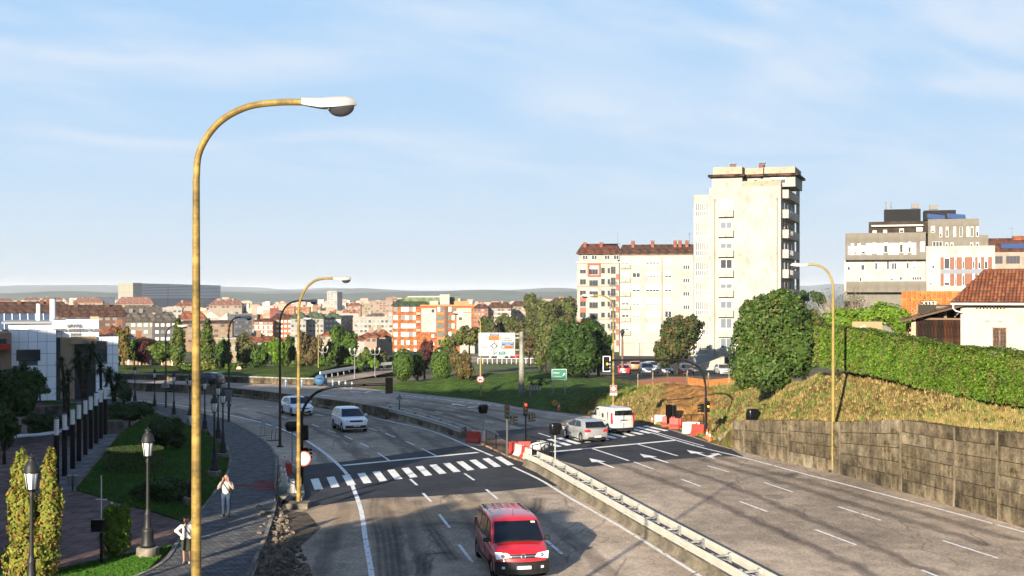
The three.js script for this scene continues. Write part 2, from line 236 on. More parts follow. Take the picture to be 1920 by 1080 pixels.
for (const [a, b, c, d] of [[499.4, 761, 510, 763], [493, 772.8, 506, 776], [528, 780.6, 538, 783.7], [557.8, 788.4, 566, 791], [585, 796, 598, 800.5], [613.5, 806, 629, 811.4], [646, 817.4, 660.7, 824.4], [676, 831, 692, 838.7], [708, 849, 730, 863.6],
  [540, 764.5, 552, 767], [591.5, 776.7, 607, 780.6], [625, 784.2, 636, 787], [655, 791.5, 668, 795.5], [691, 802, 707, 808], [723, 813, 740.6, 820], [760, 827, 777, 834.8], [790, 840.7, 818, 855],
  [769, 898.3, 782, 910], [793, 925, 808.5, 941], [823, 964, 843, 989.7], [860.7, 1021.7, 886, 1055], [871, 888, 889, 900.6], [911.5, 918, 933.7, 936], [962, 958, 984, 976], [1020, 1010, 1054, 1039],
  [709.6, 745.8, 729, 749], [751.7, 749.8, 770, 753], [796, 756, 813, 758.7], [838, 761.4, 855, 764.3], [881.8, 767.6, 898, 770.7], [934.7, 775.8, 950, 778.4], [988.7, 785.5, 1008, 789.4], [1038.7, 795.5, 1066, 802],
  [660, 739.5, 680, 742], [605, 733, 622, 735], [731, 758, 747, 761.4], [772, 765, 791, 768], [815, 771.5, 831, 774.7], [858, 779.8, 875.7, 783], [909, 790, 925.6, 793], [956, 799.5, 976, 804.3], [1010, 812.4, 1032.5, 819.5],
  [1189, 866.4, 1225.6, 880], [1277.6, 898.7, 1313.6, 912], [1387, 940.5, 1439, 959.5], [1528, 993, 1605, 1022], [1728, 1069, 1780, 1090], [1327, 873.5, 1367, 885.5], [1433, 905, 1487, 923], [1571, 950, 1652, 976], [1768, 1014, 1874, 1048],
  [430, 759, 441, 760.7], [395, 752, 405, 753.3], [360, 747.5, 371, 748.7], [455, 766, 466, 768], [420, 768.5, 432, 770.5], [380, 762, 392, 763.7]]) line('lane_dash', [[a, b], [c, d]], 0.13);
for (const [x, y] of [[80, 900], [140, 907], [205, 917], [270, 922], [325, 928], [380, 935], [435, 940], [490, 945], [540, 951], [590, 957], [690, 970], [760, 978], [825, 986], [900, 994], [975, 1003]]) { const px = 700 + x / 4.155, py = 520 + y / 4.155; line('lane_dash', [[px - 4.6, py - 0.7], [px + 4.6, py + 0.7]], 0.34); }
for (let j = 0; j < 14; j++) { const x = -10.44 + 0.725 * j, z = 65.2 + 0.682 * j; mesh('crosswalk_stripe', flat([V(x, 0, -z), V(x + 0.365, 0, -(z + 0.34)), V(x + 1.14, 0, -(z - 3.27)), V(x + 0.775, 0, -(z - 3.6))], 0.013), paintNew, road); }
for (let j = 0; j < 13; j++) { const x = 1.6 + 0.66 * j, z = 82.4 + 0.78 * j; mesh('crosswalk_stripe', flat([V(x, 0, -z), V(x + 0.36, 0, -(z + 0.42)), V(x + 1.56, 0, -(z - 2.95)), V(x + 1.2, 0, -(z - 3.37))], 0.013), paintNew, road); }
function arrow(tip, tail, side, w = 1) {
  const a = G(...tip), b = G(...tail), t = V(a.x - b.x, 0, a.z - b.z), L = t.length(); t.normalize(); const n = V(-t.z, 0, t.x), q = (f, s) => V(b.x + t.x * f * L + n.x * s * w, 0, b.z + t.z * f * L + n.z * s * w);
  mesh('lane_arrow', flat([q(0, 0.09), q(0.6, 0.09), q(0.6, 0.42), q(1, 0), q(0.6, -0.42), q(0.6, -0.09), q(0, -0.09)], 0.012), paintNew, road);
  if (side) mesh('lane_arrow', flat([q(0.14, 0.09), q(0.3, 0.09), q(0.42, 0.7), q(0.5, 0.62), q(0.52, 1.2), q(0.28, 1.0), q(0.36, 0.9)], 0.012), paintNew, road);
}
arrow([1104.7, 859.4], [1151, 877.5]); arrow([1199.4, 851], [1253, 868]); arrow([1287.5, 844], [1340, 860], true); arrow([847, 757], [874, 761.5], false, 1.3); arrow([601, 741], [632, 743.5], false, 1.3); arrow([655, 734], [690, 737], true, 1.3); arrow([875, 764.5], [907, 761], false, 1.2);

// side road that leaves to the right behind the far carriageway, and the street beyond the trees
mesh('side_road', flat([[560, 722], [640, 716], [700, 705], [738, 697], [752, 693], [752, 688], [700, 692], [640, 703], [600, 711], [540, 719]].map((p) => G(...p)), 0.02), asphaltOld, road);
mesh('side_road', flat([[180, 700], [345, 700], [345, 693], [180, 692]].map((p) => G(...p)), 0.02), asphaltOld, road);

// pavement on the near left, with its kerb
const paveL = [V(-21, 0, -14), V(-18.5, 0, -30), ...[[272, 1080], [335, 1020], [361, 979], [385, 952], [410, 918], [427, 890], [431, 858], [415, 828], [370, 804], [330, 789], [290, 775], [240, 765], [100, 754]].map((p) => G(...p))];
const paveR = [V(-7, 0, -14), V(-7.7, 0, -30), ...[[467, 1080], [500, 1005], [517, 943], [519, 880], [511, 848], [489, 827], [464, 810], [428, 792], [382, 780], [329, 768], [290, 761], [238, 754], [100, 747]].map((p) => G(...p))];
const pavement = structure('pavement'), paverMat = M(0.165, 0.16, 0.16, 0.85, { map: T.paver, bumpMap: T.paver, bumpScale: 0.008 }), kerbMat = M(0.30, 0.295, 0.28, 0.9, { map: T.concrete });
{
  const L = curve(paveL, 110), R = curve(paveR, 110);
  mesh('paving', slab([...L, ...R.slice().reverse()], -0.05, 0.12), paverMat, pavement);
  const kerb = (pts, out) => { for (let i = 0; i < pts.length - 1; i++) { const a = pts[i].clone(), b = pts[i + 1].clone(); a.y = b.y = 0.07; const m = new MB(); m.beam(a, b.clone().lerp(a, 0.012), 0.14, 0.16); m.build('kerb_stone', kerbMat, pavement); } };
  kerb(R.slice(12)); kerb(L.slice(12));
  // red tactile strips leading to the crossing
  const red = M(0.30, 0.065, 0.075, 0.85, { map: T.paver });
  mesh('tactile_strip', flat([[478, 901], [515, 901], [515, 920], [478, 920]].map((p) => G(...p, 0.12)), 0.126), red, pavement);
  mesh('tactile_strip', flat([[428, 908], [478, 908], [478, 914], [424, 914]].map((p) => G(...p, 0.12)), 0.126), red, pavement);
}
// dug-up strip between pavement and carriageway
const dirtMat = M(0.15, 0.125, 0.10, 1, { map: T.earth, bumpMap: T.grain, bumpScale: 0.04 });
{
  const m = flat([[471, 1090], [500, 1020], [516, 960], [522, 930], [540, 958], [575, 962], [600, 990], [580, 1010], [556, 1030], [548, 1090]].map((p) => G(...p)), 0.02);
  mesh('dug_up_strip', m, dirtMat, scene).userData.kind = 'structure';
  const r = rng(77), mb = new MB(); for (let i = 0; i < 420; i++) { const t = r(), px = mix(485, 590, r() * (0.4 + 0.6 * t)), py = mix(955, 1085, t), p = G(px, py), s = 0.03 + r() * r() * 0.16; mb.add(new THREE.DodecahedronGeometry(s, 0), p.x, 0.02 + s * 0.3, p.z, r() * 6, r() * 6); }
  const o = mb.build('rubble', M(0.22, 0.19, 0.155, 1, { map: T.earth }), scene); tag(o, 'loose stones and rubble along the dug-up road edge', 'rubble', null, 'stuff');
}
// plaza and lawns left of the pavement
mesh('plaza', flat([V(-80, 0, -10), V(-14, 0, -10), ...curve(paveL, 60).slice(4), V(-62, 0, -122), V(-90, 0, -122)], 0.012), M(0.21, 0.13, 0.112, 0.9, { map: T.flag, bumpMap: T.flag, bumpScale: 0.006 }), scene).userData.kind = 'structure';
const lawnMat = M(0.062, 0.145, 0.018, 1, { map: T.grass, bumpMap: T.grain, bumpScale: 0.05 });
const lawnShapes = [
  [[142, 920], [170, 885], [228, 812], [262, 790], [286, 776.5], [330, 790.5], [368, 805.5], [412, 829], [428, 858], [424, 889], [407, 917], [382, 951], [358, 978], [352, 982], [296, 964], [243, 950], [193, 935]],
  [[60, 1100], [110, 1071], [207, 1050], [323, 1027], [330, 1021], [268, 1080], [240, 1110]],
  [[-60, 1060], [20, 1035], [0, 1120], [-80, 1120]],
  [[80, 768], [85, 744], [140, 742], [225, 768], [228, 790], [150, 792]],
].map((l) => l.map((p) => G(...p)));
lawnShapes.forEach((l) => { mesh('lawn', slab(l, 0, 0.07), lawnMat, scene).userData.kind = 'structure'; });
mesh('paved_path', flat([[128, 925], [200, 838], [232, 806], [160, 800], [80, 905]].map((p) => G(...p)), 0.02), M(0.21, 0.195, 0.19, 0.9, { map: T.flag }), scene).userData.kind = 'structure';

// ---------- banks right of the road: one lofted sheet ----------
// per section: base pixel, then [distance out from the road edge, height]
const sections = [
  [690, 728.5, [[1.2, 0.05], [5, 0.5], [12, 0.9], [25, 0.6], [60, -4]]],
  [796, 739, [[1.2, 0.08], [6, 0.9], [14, 1.5], [22, 0.8], [40, -1.8], [62, -4]]],
  [900, 750.5, [[1.2, 0.1], [5, 0.8], [12, 1.4], [20, 0.3], [36, -1.6], [62, -4]]],
  [989, 764.5, [[1.2, 0.12], [4, 0.9], [9, 1.5], [15, 0.5], [30, -1.6], [60, -4]]],
  [1060, 773, [[1.0, 0.15], [3.5, 1.1], [8, 1.8], [14, 0.5], [32, -1.6], [60, -4]]],
  [1130, 783, [[0.9, 0.2], [3, 1.3], [7.5, 2.4], [13, 0.6], [30, -1.6], [60, -4]]],
  [1215, 797, [[0.8, 0.2], [3.5, 1.4], [8, 2.7], [14, 0.7], [30, -1.6], [60, -4]]],
  [1262, 805, [[1.8, 0.05], [4.5, 1.1], [8.5, 2.75], [14, 1.0], [30, -1.6], [60, -4]]],
  [1320, 827, [[1.5, 0.03], [5, 0.9], [10, 2.3], [16, 1.0], [32, -1.6], [60, -4]]],
  [1346, 834, [[0.3, 0.35], [2, 1.7], [5, 3.0], [12, 2.4], [24, -0.5], [60, -4]]],
  [1378, 842, [[0.3, 1.73], [2, 2.9], [5, 4.2], [16, 4.0], [60, -4]]],
  [1478, 866, [[0.3, 2.3], [1.6, 3.3], [4.2, 5.0], [14, 5.1], [60, -3]]],
  [1558, 883.5, [[0.3, 2.62], [2.2, 3.7], [4.6, 4.9], [14, 5.1], [60, -3]]],
  [1696, 922, [[0.3, 3.42], [2.2, 3.9], [5.5, 4.7], [14, 5.0], [60, -3]]],
  [1789, 948.5, [[0.3, 3.5], [2.2, 3.85], [6, 4.4], [14, 4.8], [60, -3]]],
  [1920, 986, [[0.3, 3.77], [2.2, 3.95], [6.5, 4.25], [14, 4.6], [60, -3]]],
  [2300, 1090, [[0.3, 4.2], [2.2, 4.3], [6.5, 4.5], [14, 4.8], [60, -3]]],
];
const bankBase = sections.map(([px, py]) => G(px, py)), bankCurve = new THREE.CatmullRomCurve3(bankBase, false, 'centripetal');
const bankPt = (u, s) => {                     // u in section units, s metres out
  const i = clamp(Math.floor(u), 0, sections.length - 2), f = clamp(u - i, 0, 1), t = (i + f) / (sections.length - 1), b = bankCurve.getPoint(t), tg = bankCurve.getTangent(t), n = V(tg.z, 0, -tg.x).normalize();
  const at = (k) => { const p = [[0, 0], ...sections[k][2]]; for (let q = 1; q < p.length; q++) if (s <= p[q][0]) { const e = (s - p[q - 1][0]) / (p[q][0] - p[q - 1][0]); return mix(p[q - 1][1], p[q][1], q === 1 ? e : mix(e, e * e * (3 - 2 * e), 0.5)); } return p[p.length - 1][1]; };
  const bump = s > 0.6 && s < 40 ? ((vnoise(b.x * 0.7 + n.x * s, b.z * 0.7 + s, 0, 15) - 0.5) * 0.45 + (vnoise(b.x * 2.1 + s * 2, b.z * 2.1 + s, 0, 16) - 0.5) * 0.16) * smooth(0.6, 2, s) : 0;
  const o = s + 0.42 * smooth(9.55, 10, u); return V(b.x + n.x * o, mix(at(i), at(i + 1), f) + bump - 0.01, b.z + n.z * o);
};
const ochreAt = (u, s) => { if (u < 4.5 || u > 9.2) return 0; const p = bankPt(u, s), q = -p.x / p.z + (vnoise(s * 0.9, u * 3, 0, 81) - 0.5) * 0.012; return smooth(0.117, 0.124, q) * (1 - smooth(0.156, 0.163, q)) * smooth(1.2, 2.4, s) * (1 - smooth(19, 24, s)); };
const dryAt = (u, s) => clamp(Math.max(smooth(3.4, 4.8, u), smooth(1, 1.8, u) * smooth(17, 20, s)) * (1 - smooth(0.55, 0.75, vnoise(u * 6, s * 0.8, 0, 44)) * (u < 10 ? 0.5 : 0.35)));
{
  const ss = [0, 0.15, 0.3, 0.32, 0.8, 1.3, 1.8, 2.4, 3, 3.6, 4.2, 5, 5.8, 6.6, 7.5, 8.5, 9.5, 11, 12.5, 14, 16, 19, 22, 26, 32, 40, 50, 60], N = (sections.length - 1) * 12, pos = [], col = [], idx = [];
  for (let i = 0; i <= N; i++) for (const s of ss) {
    const u = i / 12, p = bankPt(u, s); pos.push(p.x, p.y, p.z);
    const o = ochreAt(u, s), d = dryAt(u, s), n = vnoise(p.x * 0.9, p.z * 0.9 + p.y, 0, 71), bare2 = smooth(0.55, 0.75, n) * (u > 9 ? 0.8 : 0.5) * smooth(5, 6, u);
    let c = [mix(0.075, 0.235, d), mix(0.145, 0.17, d), mix(0.022, 0.065, d)]; c = [mix(c[0], 0.17, bare2), mix(c[1], 0.1, bare2), mix(c[2], 0.05, bare2)];
    col.push(mix(c[0], 0.43, o), mix(c[1], 0.225, o), mix(c[2], 0.078, o));
  }
  const K = ss.length; for (let i = 0; i < N; i++) for (let j = 0; j < K - 1; j++) { const a = i * K + j; idx.push(a, a + K, a + 1, a + 1, a + K, a + K + 1); }
  const g = new THREE.BufferGeometry(); g.setAttribute('position', new THREE.Float32BufferAttribute(pos, 3)); g.setAttribute('color', new THREE.Float32BufferAttribute(col, 3)); g.setIndex(idx); g.computeVertexNormals();
  const nn = g.attributes.normal; let up = 0; for (let i = 0; i < nn.count; i++) up += nn.getY(i); if (up < 0) { g.setIndex(idx.map((_, k) => idx[k - k % 3 + [0, 2, 1][k % 3]])); g.computeVertexNormals(); }
  const uv = new Float32Array(pos.length / 3 * 2); for (let i = 0; i < pos.length / 3; i++) { uv[2 * i] = pos[3 * i]; uv[2 * i + 1] = pos[3 * i + 2] + pos[3 * i + 1]; } g.setAttribute('uv', new THREE.BufferAttribute(uv, 2));
  const m = new THREE.MeshPhysicalMaterial({ vertexColors: true, specularIntensity: 0.2, roughness: 1, map: T.earth, bumpMap: T.grain, bumpScale: 0.05, side: DOUBLE });
  mesh('grass_bank', g, m, scene).userData.kind = 'structure';
}
// far verge, left of the side road: a low grass slope below the trees
{
  const far = [[-160, 705], [100, 708], [300, 712], [400, 715], [470, 717.5], [540, 718], [590, 710], [640, 700], [700, 690]].map((p) => G(...p)), L = curve(far, 60), rows = [0, 1, 3, 6, 10, 16, 24], pos = [], idx = [];
  L.forEach((p, i) => rows.forEach((s, j) => { const k = smooth(20, 44, i); pos.push(p.x + s * 0.25, [0.02, 0.1, 0.35, 0.9, 1.2, 1.1, -1.5][j] * mix(0.55, 1, k), p.z - s); }));
  for (let i = 0; i < L.length - 1; i++) for (let j = 0; j < rows.length - 1; j++) { const a = i * rows.length + j; idx.push(a, a + rows.length, a + 1, a + 1, a + rows.length, a + rows.length + 1); }
  const g = new THREE.BufferGeometry(); g.setAttribute('position', new THREE.Float32BufferAttribute(pos, 3)); g.setIndex(idx); g.computeVertexNormals(); boxUV(g);
  mesh('far_verge', g, (() => { const m = lawnMat.clone(); m.color.setRGB(0.12, 0.15, 0.03); m.side = DOUBLE; return m; })(), scene).userData.kind = 'structure';
}
// ---------- retaining wall: bays of concrete courses ----------
const concreteMat = M(0.215, 0.182, 0.135, 0.95, { map: T.concrete, bumpMap: T.concrete, bumpScale: 0.02 });
const concreteB = M(0.165, 0.138, 0.1, 0.95, { map: again(T.concrete, 3.3), bumpMap: T.concrete, bumpScale: 0.02 });
const concreteC = M(0.275, 0.24, 0.185, 0.95, { map: again(T.concrete, 6.5), bumpMap: T.concrete, bumpScale: 0.02 });
{
  const base = [[1373, 840], [1395, 844.5], [1478, 865], [1575, 888], [1690, 920], [1790, 948], [1870, 971], [1960, 998], [2120, 1050]].map((p) => G(...p)), tops = [1.70, 1.85, 2.33, 2.74, 3.45, 3.55, 3.72, 3.85, 4.2];
  const w = thing('retaining_wall', 'long weathered concrete retaining wall below the grass slope, stained with moss', 'wall');
  const core = new MB(), r = rng(8); let k = 0;
  for (let i = 0; i < base.length - 1; i++) {
    const a = base[i], b = base[i + 1], L = a.distanceTo(b), t = b.clone().sub(a).normalize(), n = V(t.z, 0, -t.x), h0 = tops[i], h1 = tops[i + 1];
    const q = (u, y, o) => V(a.x + t.x * u + n.x * o, y, a.z + t.z * u + n.z * o), ht = (u) => mix(h0, h1, u / L);
    for (const [o] of [[0.06]]) { core.quad(q(0, -0.1, o), q(L, -0.1, o), q(L, h1, o), q(0, h0, o)); core.quad(q(0, h0, o), q(L, h1, o), q(L, h1, 0.4), q(0, h0, 0.4)); core.quad(q(0, -0.1, 0.4), q(L, -0.1, 0.4), q(L, h1, 0.4), q(0, h0, 0.4)); }
    const nc = Math.max(3, Math.round((h0 + h1) / 2 / 0.62)), cols = Math.max(1, Math.round(L / 2.6)), gap = 0.022;
    for (let c = 0; c < nc; c++) for (let j = 0; j < cols; j++) {
      const u0 = L * j / cols + (j ? 0.008 : 0.09), u1 = L * (j + 1) / cols - (j < cols - 1 ? 0.008 : 0.09), f0 = c / nc, f1 = (c + 1) / nc, o = -0.015 - 0.025 * r(), y = (u, f) => ht(u) * f, g0 = c ? gap : -0.1, g1 = c < nc - 1 ? 0.008 : -0.03 * r();
      const m = new MB(), A = q(u0, y(u0, f0) + g0, o), B = q(u1, y(u1, f0) + g0, o), C = q(u1, y(u1, f1) - g1, o), D = q(u0, y(u0, f1) - g1, o), back = (p) => V(p.x + n.x * 0.09, p.y, p.z + n.z * 0.09);
      m.quad(A, B, C, D).quad(D, C, back(C), back(D)).quad(A, D, back(D), back(A)).quad(B, back(B), back(C), C).quad(A, back(A), back(B), B);
      m.build('panel', [concreteMat, concreteB, concreteMat, concreteC][Math.floor(r() * 4)], w);
    }
    if (i) { const m = new MB(); const A = q(-0.07, -0.1, -0.05), B = q(0.07, -0.1, -0.05), C = q(0.07, h0 - 0.02, -0.05), D = q(-0.07, h0 - 0.02, -0.05), bk = (p) => V(p.x + n.x * 0.1, p.y, p.z + n.z * 0.1); m.quad(A, B, C, D).quad(D, C, bk(C), bk(D)).quad(A, D, bk(D), bk(A)).quad(B, bk(B), bk(C), C); m.build('joint_strip', concreteC, w); }
  }
  core.build('wall_core', concreteB, w);
}
// pale rubble edge where the bank was cut open
{
  const r = rng(31), m = new MB(); for (let i = 0; i < 150; i++) { const t = r(), p = bankPt(8.86 + r() * 0.22, 0.4 + t * 7.5), s = 0.12 + r() * 0.22; m.add(new THREE.DodecahedronGeometry(s, 0), p.x, p.y + s * 0.1, p.z, r() * 6, r() * 6, 0, V(1, 0.7, 1)); }
  tag(m.build('broken_stone_edge', M(0.46, 0.42, 0.36, 0.95, { map: T.concrete }), scene), 'pale broken stone edge running up the cut end of the bank', 'stone edge', null, 'stuff');
}

// ---------- median: guard rails on concrete, far concrete wall ----------
const galv = M(0.24, 0.24, 0.24, 0.55, { map: again(T.mottle, 2) }), railPaint = M(0.44, 0.425, 0.39, 0.6, { map: again(T.plaster, 3) }), steelDark = M(0.02, 0.02, 0.021, 0.5), black = M(0.004, 0.004, 0.0045, 0.5, { specularIntensity: 0.3 }), blackMatt = M(0.003, 0.003, 0.003, 0.9, { specularIntensity: 0.05 });
const creamConcrete = M(0.24, 0.205, 0.15, 0.9, { map: again(T.mottle, 5), bumpMap: T.grain, bumpScale: 0.01 });
const wbeam = (o, y, s = 1) => [[o, y], [o - 0.05 * s, y + 0.04], [o - 0.05 * s, y + 0.1], [o + 0.01 * s, y + 0.14], [o + 0.01 * s, y + 0.17], [o - 0.05 * s, y + 0.21], [o - 0.05 * s, y + 0.27], [o, y + 0.31], [o + 0.03 * s, y + 0.31], [o + 0.045 * s, y + 0.15], [o + 0.03 * s, y]];
function guard(line, label, width, kerbH, posts, lineMat) {
  const t = thing('guard_rail', label, 'guard rail');
  mesh('concrete_kerb', boxUV(sweep(line, [[-0.12, -0.02], [-0.12, 0.14], [0, 0.2], [0, kerbH], [width, kerbH], [width, 0.14], [width + 0.1, -0.02]])), lineMat, t);
  mesh('rail_beam', boxUV(sweep(line, wbeam(0.02, kerbH + 0.1))), railPaint, t);
  mesh('rail_beam', boxUV(sweep(line, wbeam(width - 0.02, kerbH + 0.06, -1))), railPaint, t);
  const c = new THREE.CatmullRomCurve3(line), len = c.getLength(), n = Math.round(len / posts);
  for (let i = 0; i <= n; i++) {
    const p = c.getPointAt(Math.min(0.999, (i + 0.3) / (n + 0.6))), tg = c.getTangentAt(Math.min(0.999, (i + 0.3) / (n + 0.6))), nn = V(-tg.z, 0, tg.x), m = new MB(), ry = Math.atan2(tg.x, tg.z);
    for (const o of [0.1, width - 0.1]) m.box(p.x + nn.x * o, kerbH + 0.18, p.z + nn.z * o, 0.1, 0.4, 0.12, ry);
    m.beam(V(p.x + nn.x * 0.1, kerbH + 0.3, p.z + nn.z * 0.1), V(p.x + nn.x * (width - 0.1), kerbH + 0.26, p.z + nn.z * (width - 0.1)), 0.07, 0.06).beam(V(p.x + nn.x * 0.1, kerbH + 0.1, p.z + nn.z * 0.1), V(p.x + nn.x * (width - 0.1), kerbH + 0.26, p.z + nn.z * (width - 0.1)), 0.04, 0.04);
    m.build('spacer', galv, t);
  }
  return t;
}
guard([V(1.45, 0, -70.6), V(2.2, 0, -68), V(4.2, 0, -58.6), V(5.9, 0, -50.4), V(7.5, 0, -43), V(9.6, 0, -33), V(12, 0, -20)], 'pale double guard rail on a concrete kerb running towards the viewer', 0.85, 0.38, 2.6, creamConcrete);
guard([[727, 776.5], [800, 795], [860, 813.5], [882, 822]].map((p) => G(...p)), 'double guard rail on the median between the works gap and the far wall', 0.7, 0.34, 3, concreteC);
{
  const line = curve([[-60, 726], [100, 727.5], [250, 732.5], [330, 735.5], [433, 742.5], [537, 755], [614, 765.5], [680, 776], [727, 786]].map((p) => G(...p)), 26), w = thing('median_wall', 'low grey stained concrete wall dividing the far carriageways', 'wall');
  for (let i = 0; i < line.length - 1; i++) { const a = line[i], b = line[i + 1].clone().lerp(a, 0.004); mesh('wall_segment', boxUV(sweep([a, b], [[-0.28, -0.02], [-0.26, 0.12], [-0.1, 0.24], [-0.09, 0.78], [0.11, 0.78], [0.12, 0.24], [0.3, 0.12], [0.32, -0.02]])), [concreteMat, concreteB, concreteC][i * 7 % 3], w); }
  const m2 = boxUV(sweep(line.map((p) => V(p.x, 0, p.z)), [[-0.75, -0.02], [-0.75, 0.1], [-0.3, 0.12], [-0.3, -0.02]])); mesh('kerb', m2, kerbMat, w);
}
{ // wall and rail on the far side of the far carriageway
  const line = curve([[-160, 705], [100, 708.5], [300, 712.5], [400, 715.5], [480, 718], [560, 721], [590, 721]].map((p) => G(...p)), 20), w = thing('roadside_barrier', 'long low dark barrier along the far edge of the far carriageway', 'barrier');
  mesh('barrier_body', boxUV(sweep(line, [[-0.12, -0.02], [-0.12, 0.6], [0.12, 0.6], [0.12, -0.02]])), concreteB, w); mesh('top_rail', boxUV(sweep(line, [[-0.16, 0.6], [-0.16, 0.72], [0.16, 0.72], [0.16, 0.6]])), galv, w);
  const l2 = curve([[600, 712], [640, 704.5], [690, 696], [752, 690]].map((p) => G(...p)), 12), w2 = thing('guard_rail', 'white guard rail curving along the small side road', 'guard rail');
  mesh('rail_beam', boxUV(sweep(l2, [[-0.06, 0.55], [-0.06, 0.9], [0.06, 0.9], [0.06, 0.55]])), M(0.6, 0.6, 0.58, 0.5), w2);
  l2.forEach((p) => new MB().box(p.x, 0.3, p.z, 0.12, 0.75, 0.12).build('post', galv, w2));
  const l3 = [[180, 692.5], [345, 692.5]].map((p) => G(...p)), w3 = thing('garden_wall', 'beige wall behind the far street under the autumn trees', 'wall');
  mesh('wall_body', boxUV(sweep(curve(l3, 6), [[-0.1, -1], [-0.1, 1.1], [0.15, 1.1], [0.15, -1]])), M(0.42, 0.33, 0.23, 0.9, { map: T.concrete }), w3);
  curve(l3, 8).forEach((p) => new MB().box(p.x, 0.3, p.z + 0.2, 0.25, 1.9, 0.2).build('pillar', M(0.5, 0.42, 0.32, 0.9), w3));
}

// ---------- tall street lamps ----------
const yellowPole = M(0.27, 0.18, 0.042, 0.6, { map: again(T.mottle, 1.6) }), olivePole = M(0.20, 0.165, 0.06, 0.6, { map: again(T.plaster, 1.2) }), darkPole = M(0.04, 0.031, 0.014, 0.7);
const lampShell = M(0.24, 0.24, 0.235, 0.5), lampBowl = M(0.03, 0.03, 0.034, 0.12);
function luminaire(t, at, ry, s) {
  const shell = new MB(), pts = [[0, 0.075], [0.12, 0.09], [0.35, 0.125], [0.6, 0.14], [0.8, 0.12], [0.92, 0.07], [0.98, 0.0]];
  // a drop-shaped housing: half-ellipses along its length, flat below
  const rows = pts.map(([x, r], i) => { const a = []; for (let k = 0; k <= 10; k++) { const th = Math.PI * k / 10; a.push(V(x, -0.055 - 0.12 * Math.sin(Math.min(1, x / 0.5) * Math.PI / 2) * (x < 0.5 ? 0.6 : 0.6 - (x - 0.5) * 1.1) + Math.sin(th) * (r * 1.05 + 0.06), Math.cos(th) * (r * 1.05 + 0.002))); } return a; });
  for (let i = 0; i < rows.length - 1; i++) { for (let k = 0; k < 10; k++) shell.quad(rows[i][k], rows[i + 1][k], rows[i + 1][k + 1], rows[i][k + 1]); shell.quad(rows[i][0], rows[i][10], rows[i + 1][10], rows[i + 1][0]); }
  shell.quad(rows[0][0], rows[0][3], rows[0][7], rows[0][10]);
  const bowl = new MB().add(new THREE.SphereGeometry(1, 18, 10, 0, Math.PI * 2, Math.PI / 2, Math.PI / 2), 0.7, -0.1, 0, 0, 0, 0.1, V(0.235, 0.17, 0.125));
  const sg = toCreasedNormals(shell.geo(), 0.9); const o = mesh('lamp_head', sg, lampShell, t); o.position.copy(at); o.rotation.y = ry; o.scale.setScalar(s);
  const b = bowl.build('lamp_bowl', lampBowl, o); new MB().box(0.49, -0.135, 0, 0.03, 0.05, 0.2).build('latch', steelDark, o); return o;
}
function tallLamp(label, pos, h, arm, ry, r, mat, o = {}) {
  const t = thing('street_lamp', label, 'street lamp', pos, ry, 'tall curved road lamps'), rise = o.rise ?? h * 0.107, y0 = h - rise, m = new MB(), s = o.s ?? 1;
  m.bar(V(0, 0, 0), V(0, y0 * 0.5, 0), r, r * 0.85, 14).bar(V(0, y0 * 0.5, 0), V(0, y0, 0), r * 0.85, r * 0.62, 14);
  m.tube([V(0, y0 - 0.02, 0), V(arm * 0.03, y0 + rise * 0.36, 0), V(arm * 0.2, y0 + rise * 0.72, 0), V(arm * 0.46, y0 + rise * 0.93, 0), V(arm * 0.75, y0 + rise * 0.995, 0), V(arm, y0 + rise, 0)], r * 0.6, 10, 30);
  m.build('pole', mat, t); luminaire(t, V(arm - 0.02, h + 0.01, 0), 0, s);
  if (!o.plain) { new MB().cyl(0, 0, 0, r * 2.4, r * 2.2, 0.1, 16).build('base_plate', steelDark, t); new MB().rbox(r * 0.98, 1.1, 0, 0.02, 0.45, r * 1.1, 0.005).build('service_door', mat, t); }
  return t;
}
tallLamp('nearest yellow street lamp rising in front of the left pavement', V(-5.62, 0, -22.4), 12.95, 1.9, 0, 0.1, yellowPole);
tallLamp('yellow street lamp standing beside the left end of the crossing', G(560, 950), 10.3, 1.55, 0.15, 0.1, yellowPole, { s: 0.85, rise: 1.7 });
tallLamp('yellow-green street lamp in front of the retaining wall', V(17.35, 0, -68.0), 11.2, 1.35, Math.PI * 0.95, 0.105, M(0.23, 0.175, 0.05, 0.6, { map: again(T.plaster, 1.2) }), { s: 0.95, rise: 1.5 });
tallLamp('dark street lamp by the two tilted temporary signs', G(525, 838), 9.2, 1.5, 0.1, 0.09, darkPole, { rise: 1.6, s: 0.9 });
tallLamp('dark street lamp with grey boxes behind the small lantern posts', G(429, 793), 7.9, 0.9, 0.4, 0.09, darkPole, { rise: 1.2, s: 0.9 });
tallLamp('dark street lamp carrying a triangular warning sign seen from behind', G(311, 767), 7.0, 1.0, 0, 0.08, darkPole, { rise: 1, s: 0.9 });
tallLamp('slim far street lamp beside the blue bin', P(597, 712, 148), 7.2, 0.9, Math.PI * 0.95, 0.08, olivePole, { rise: 1.5, plain: true });
tallLamp('yellow street lamp behind the large roundabout sign', P(901, 747, 117), 8.0, 1.6, Math.PI, 0.085, M(0.2, 0.15, 0.04, 0.6), { rise: 1.2, plain: true });
tallLamp('yellow street lamp with a speed sign on the lower bank', P(1150, 771, 101), 9.3, 1.6, Math.PI, 0.095, yellowPole, { rise: 1.1, plain: true });
{ const o = thing('control_box', 'grey control boxes strapped to the dark lamp behind the lantern posts', 'control box', G(429, 793)); new MB().rbox(0, 2.05, 0.16, 0.45, 0.85, 0.22, 0.02).build('cabinet', M(0.10, 0.10, 0.105, 0.6), o); new MB().add(new THREE.CylinderGeometry(0.16, 0.16, 0.06, 16), 0.05, 1.35, 0.14, 0, Math.PI / 2).build('disc_sign', M(0.06, 0.055, 0.04, 0.6), o); }
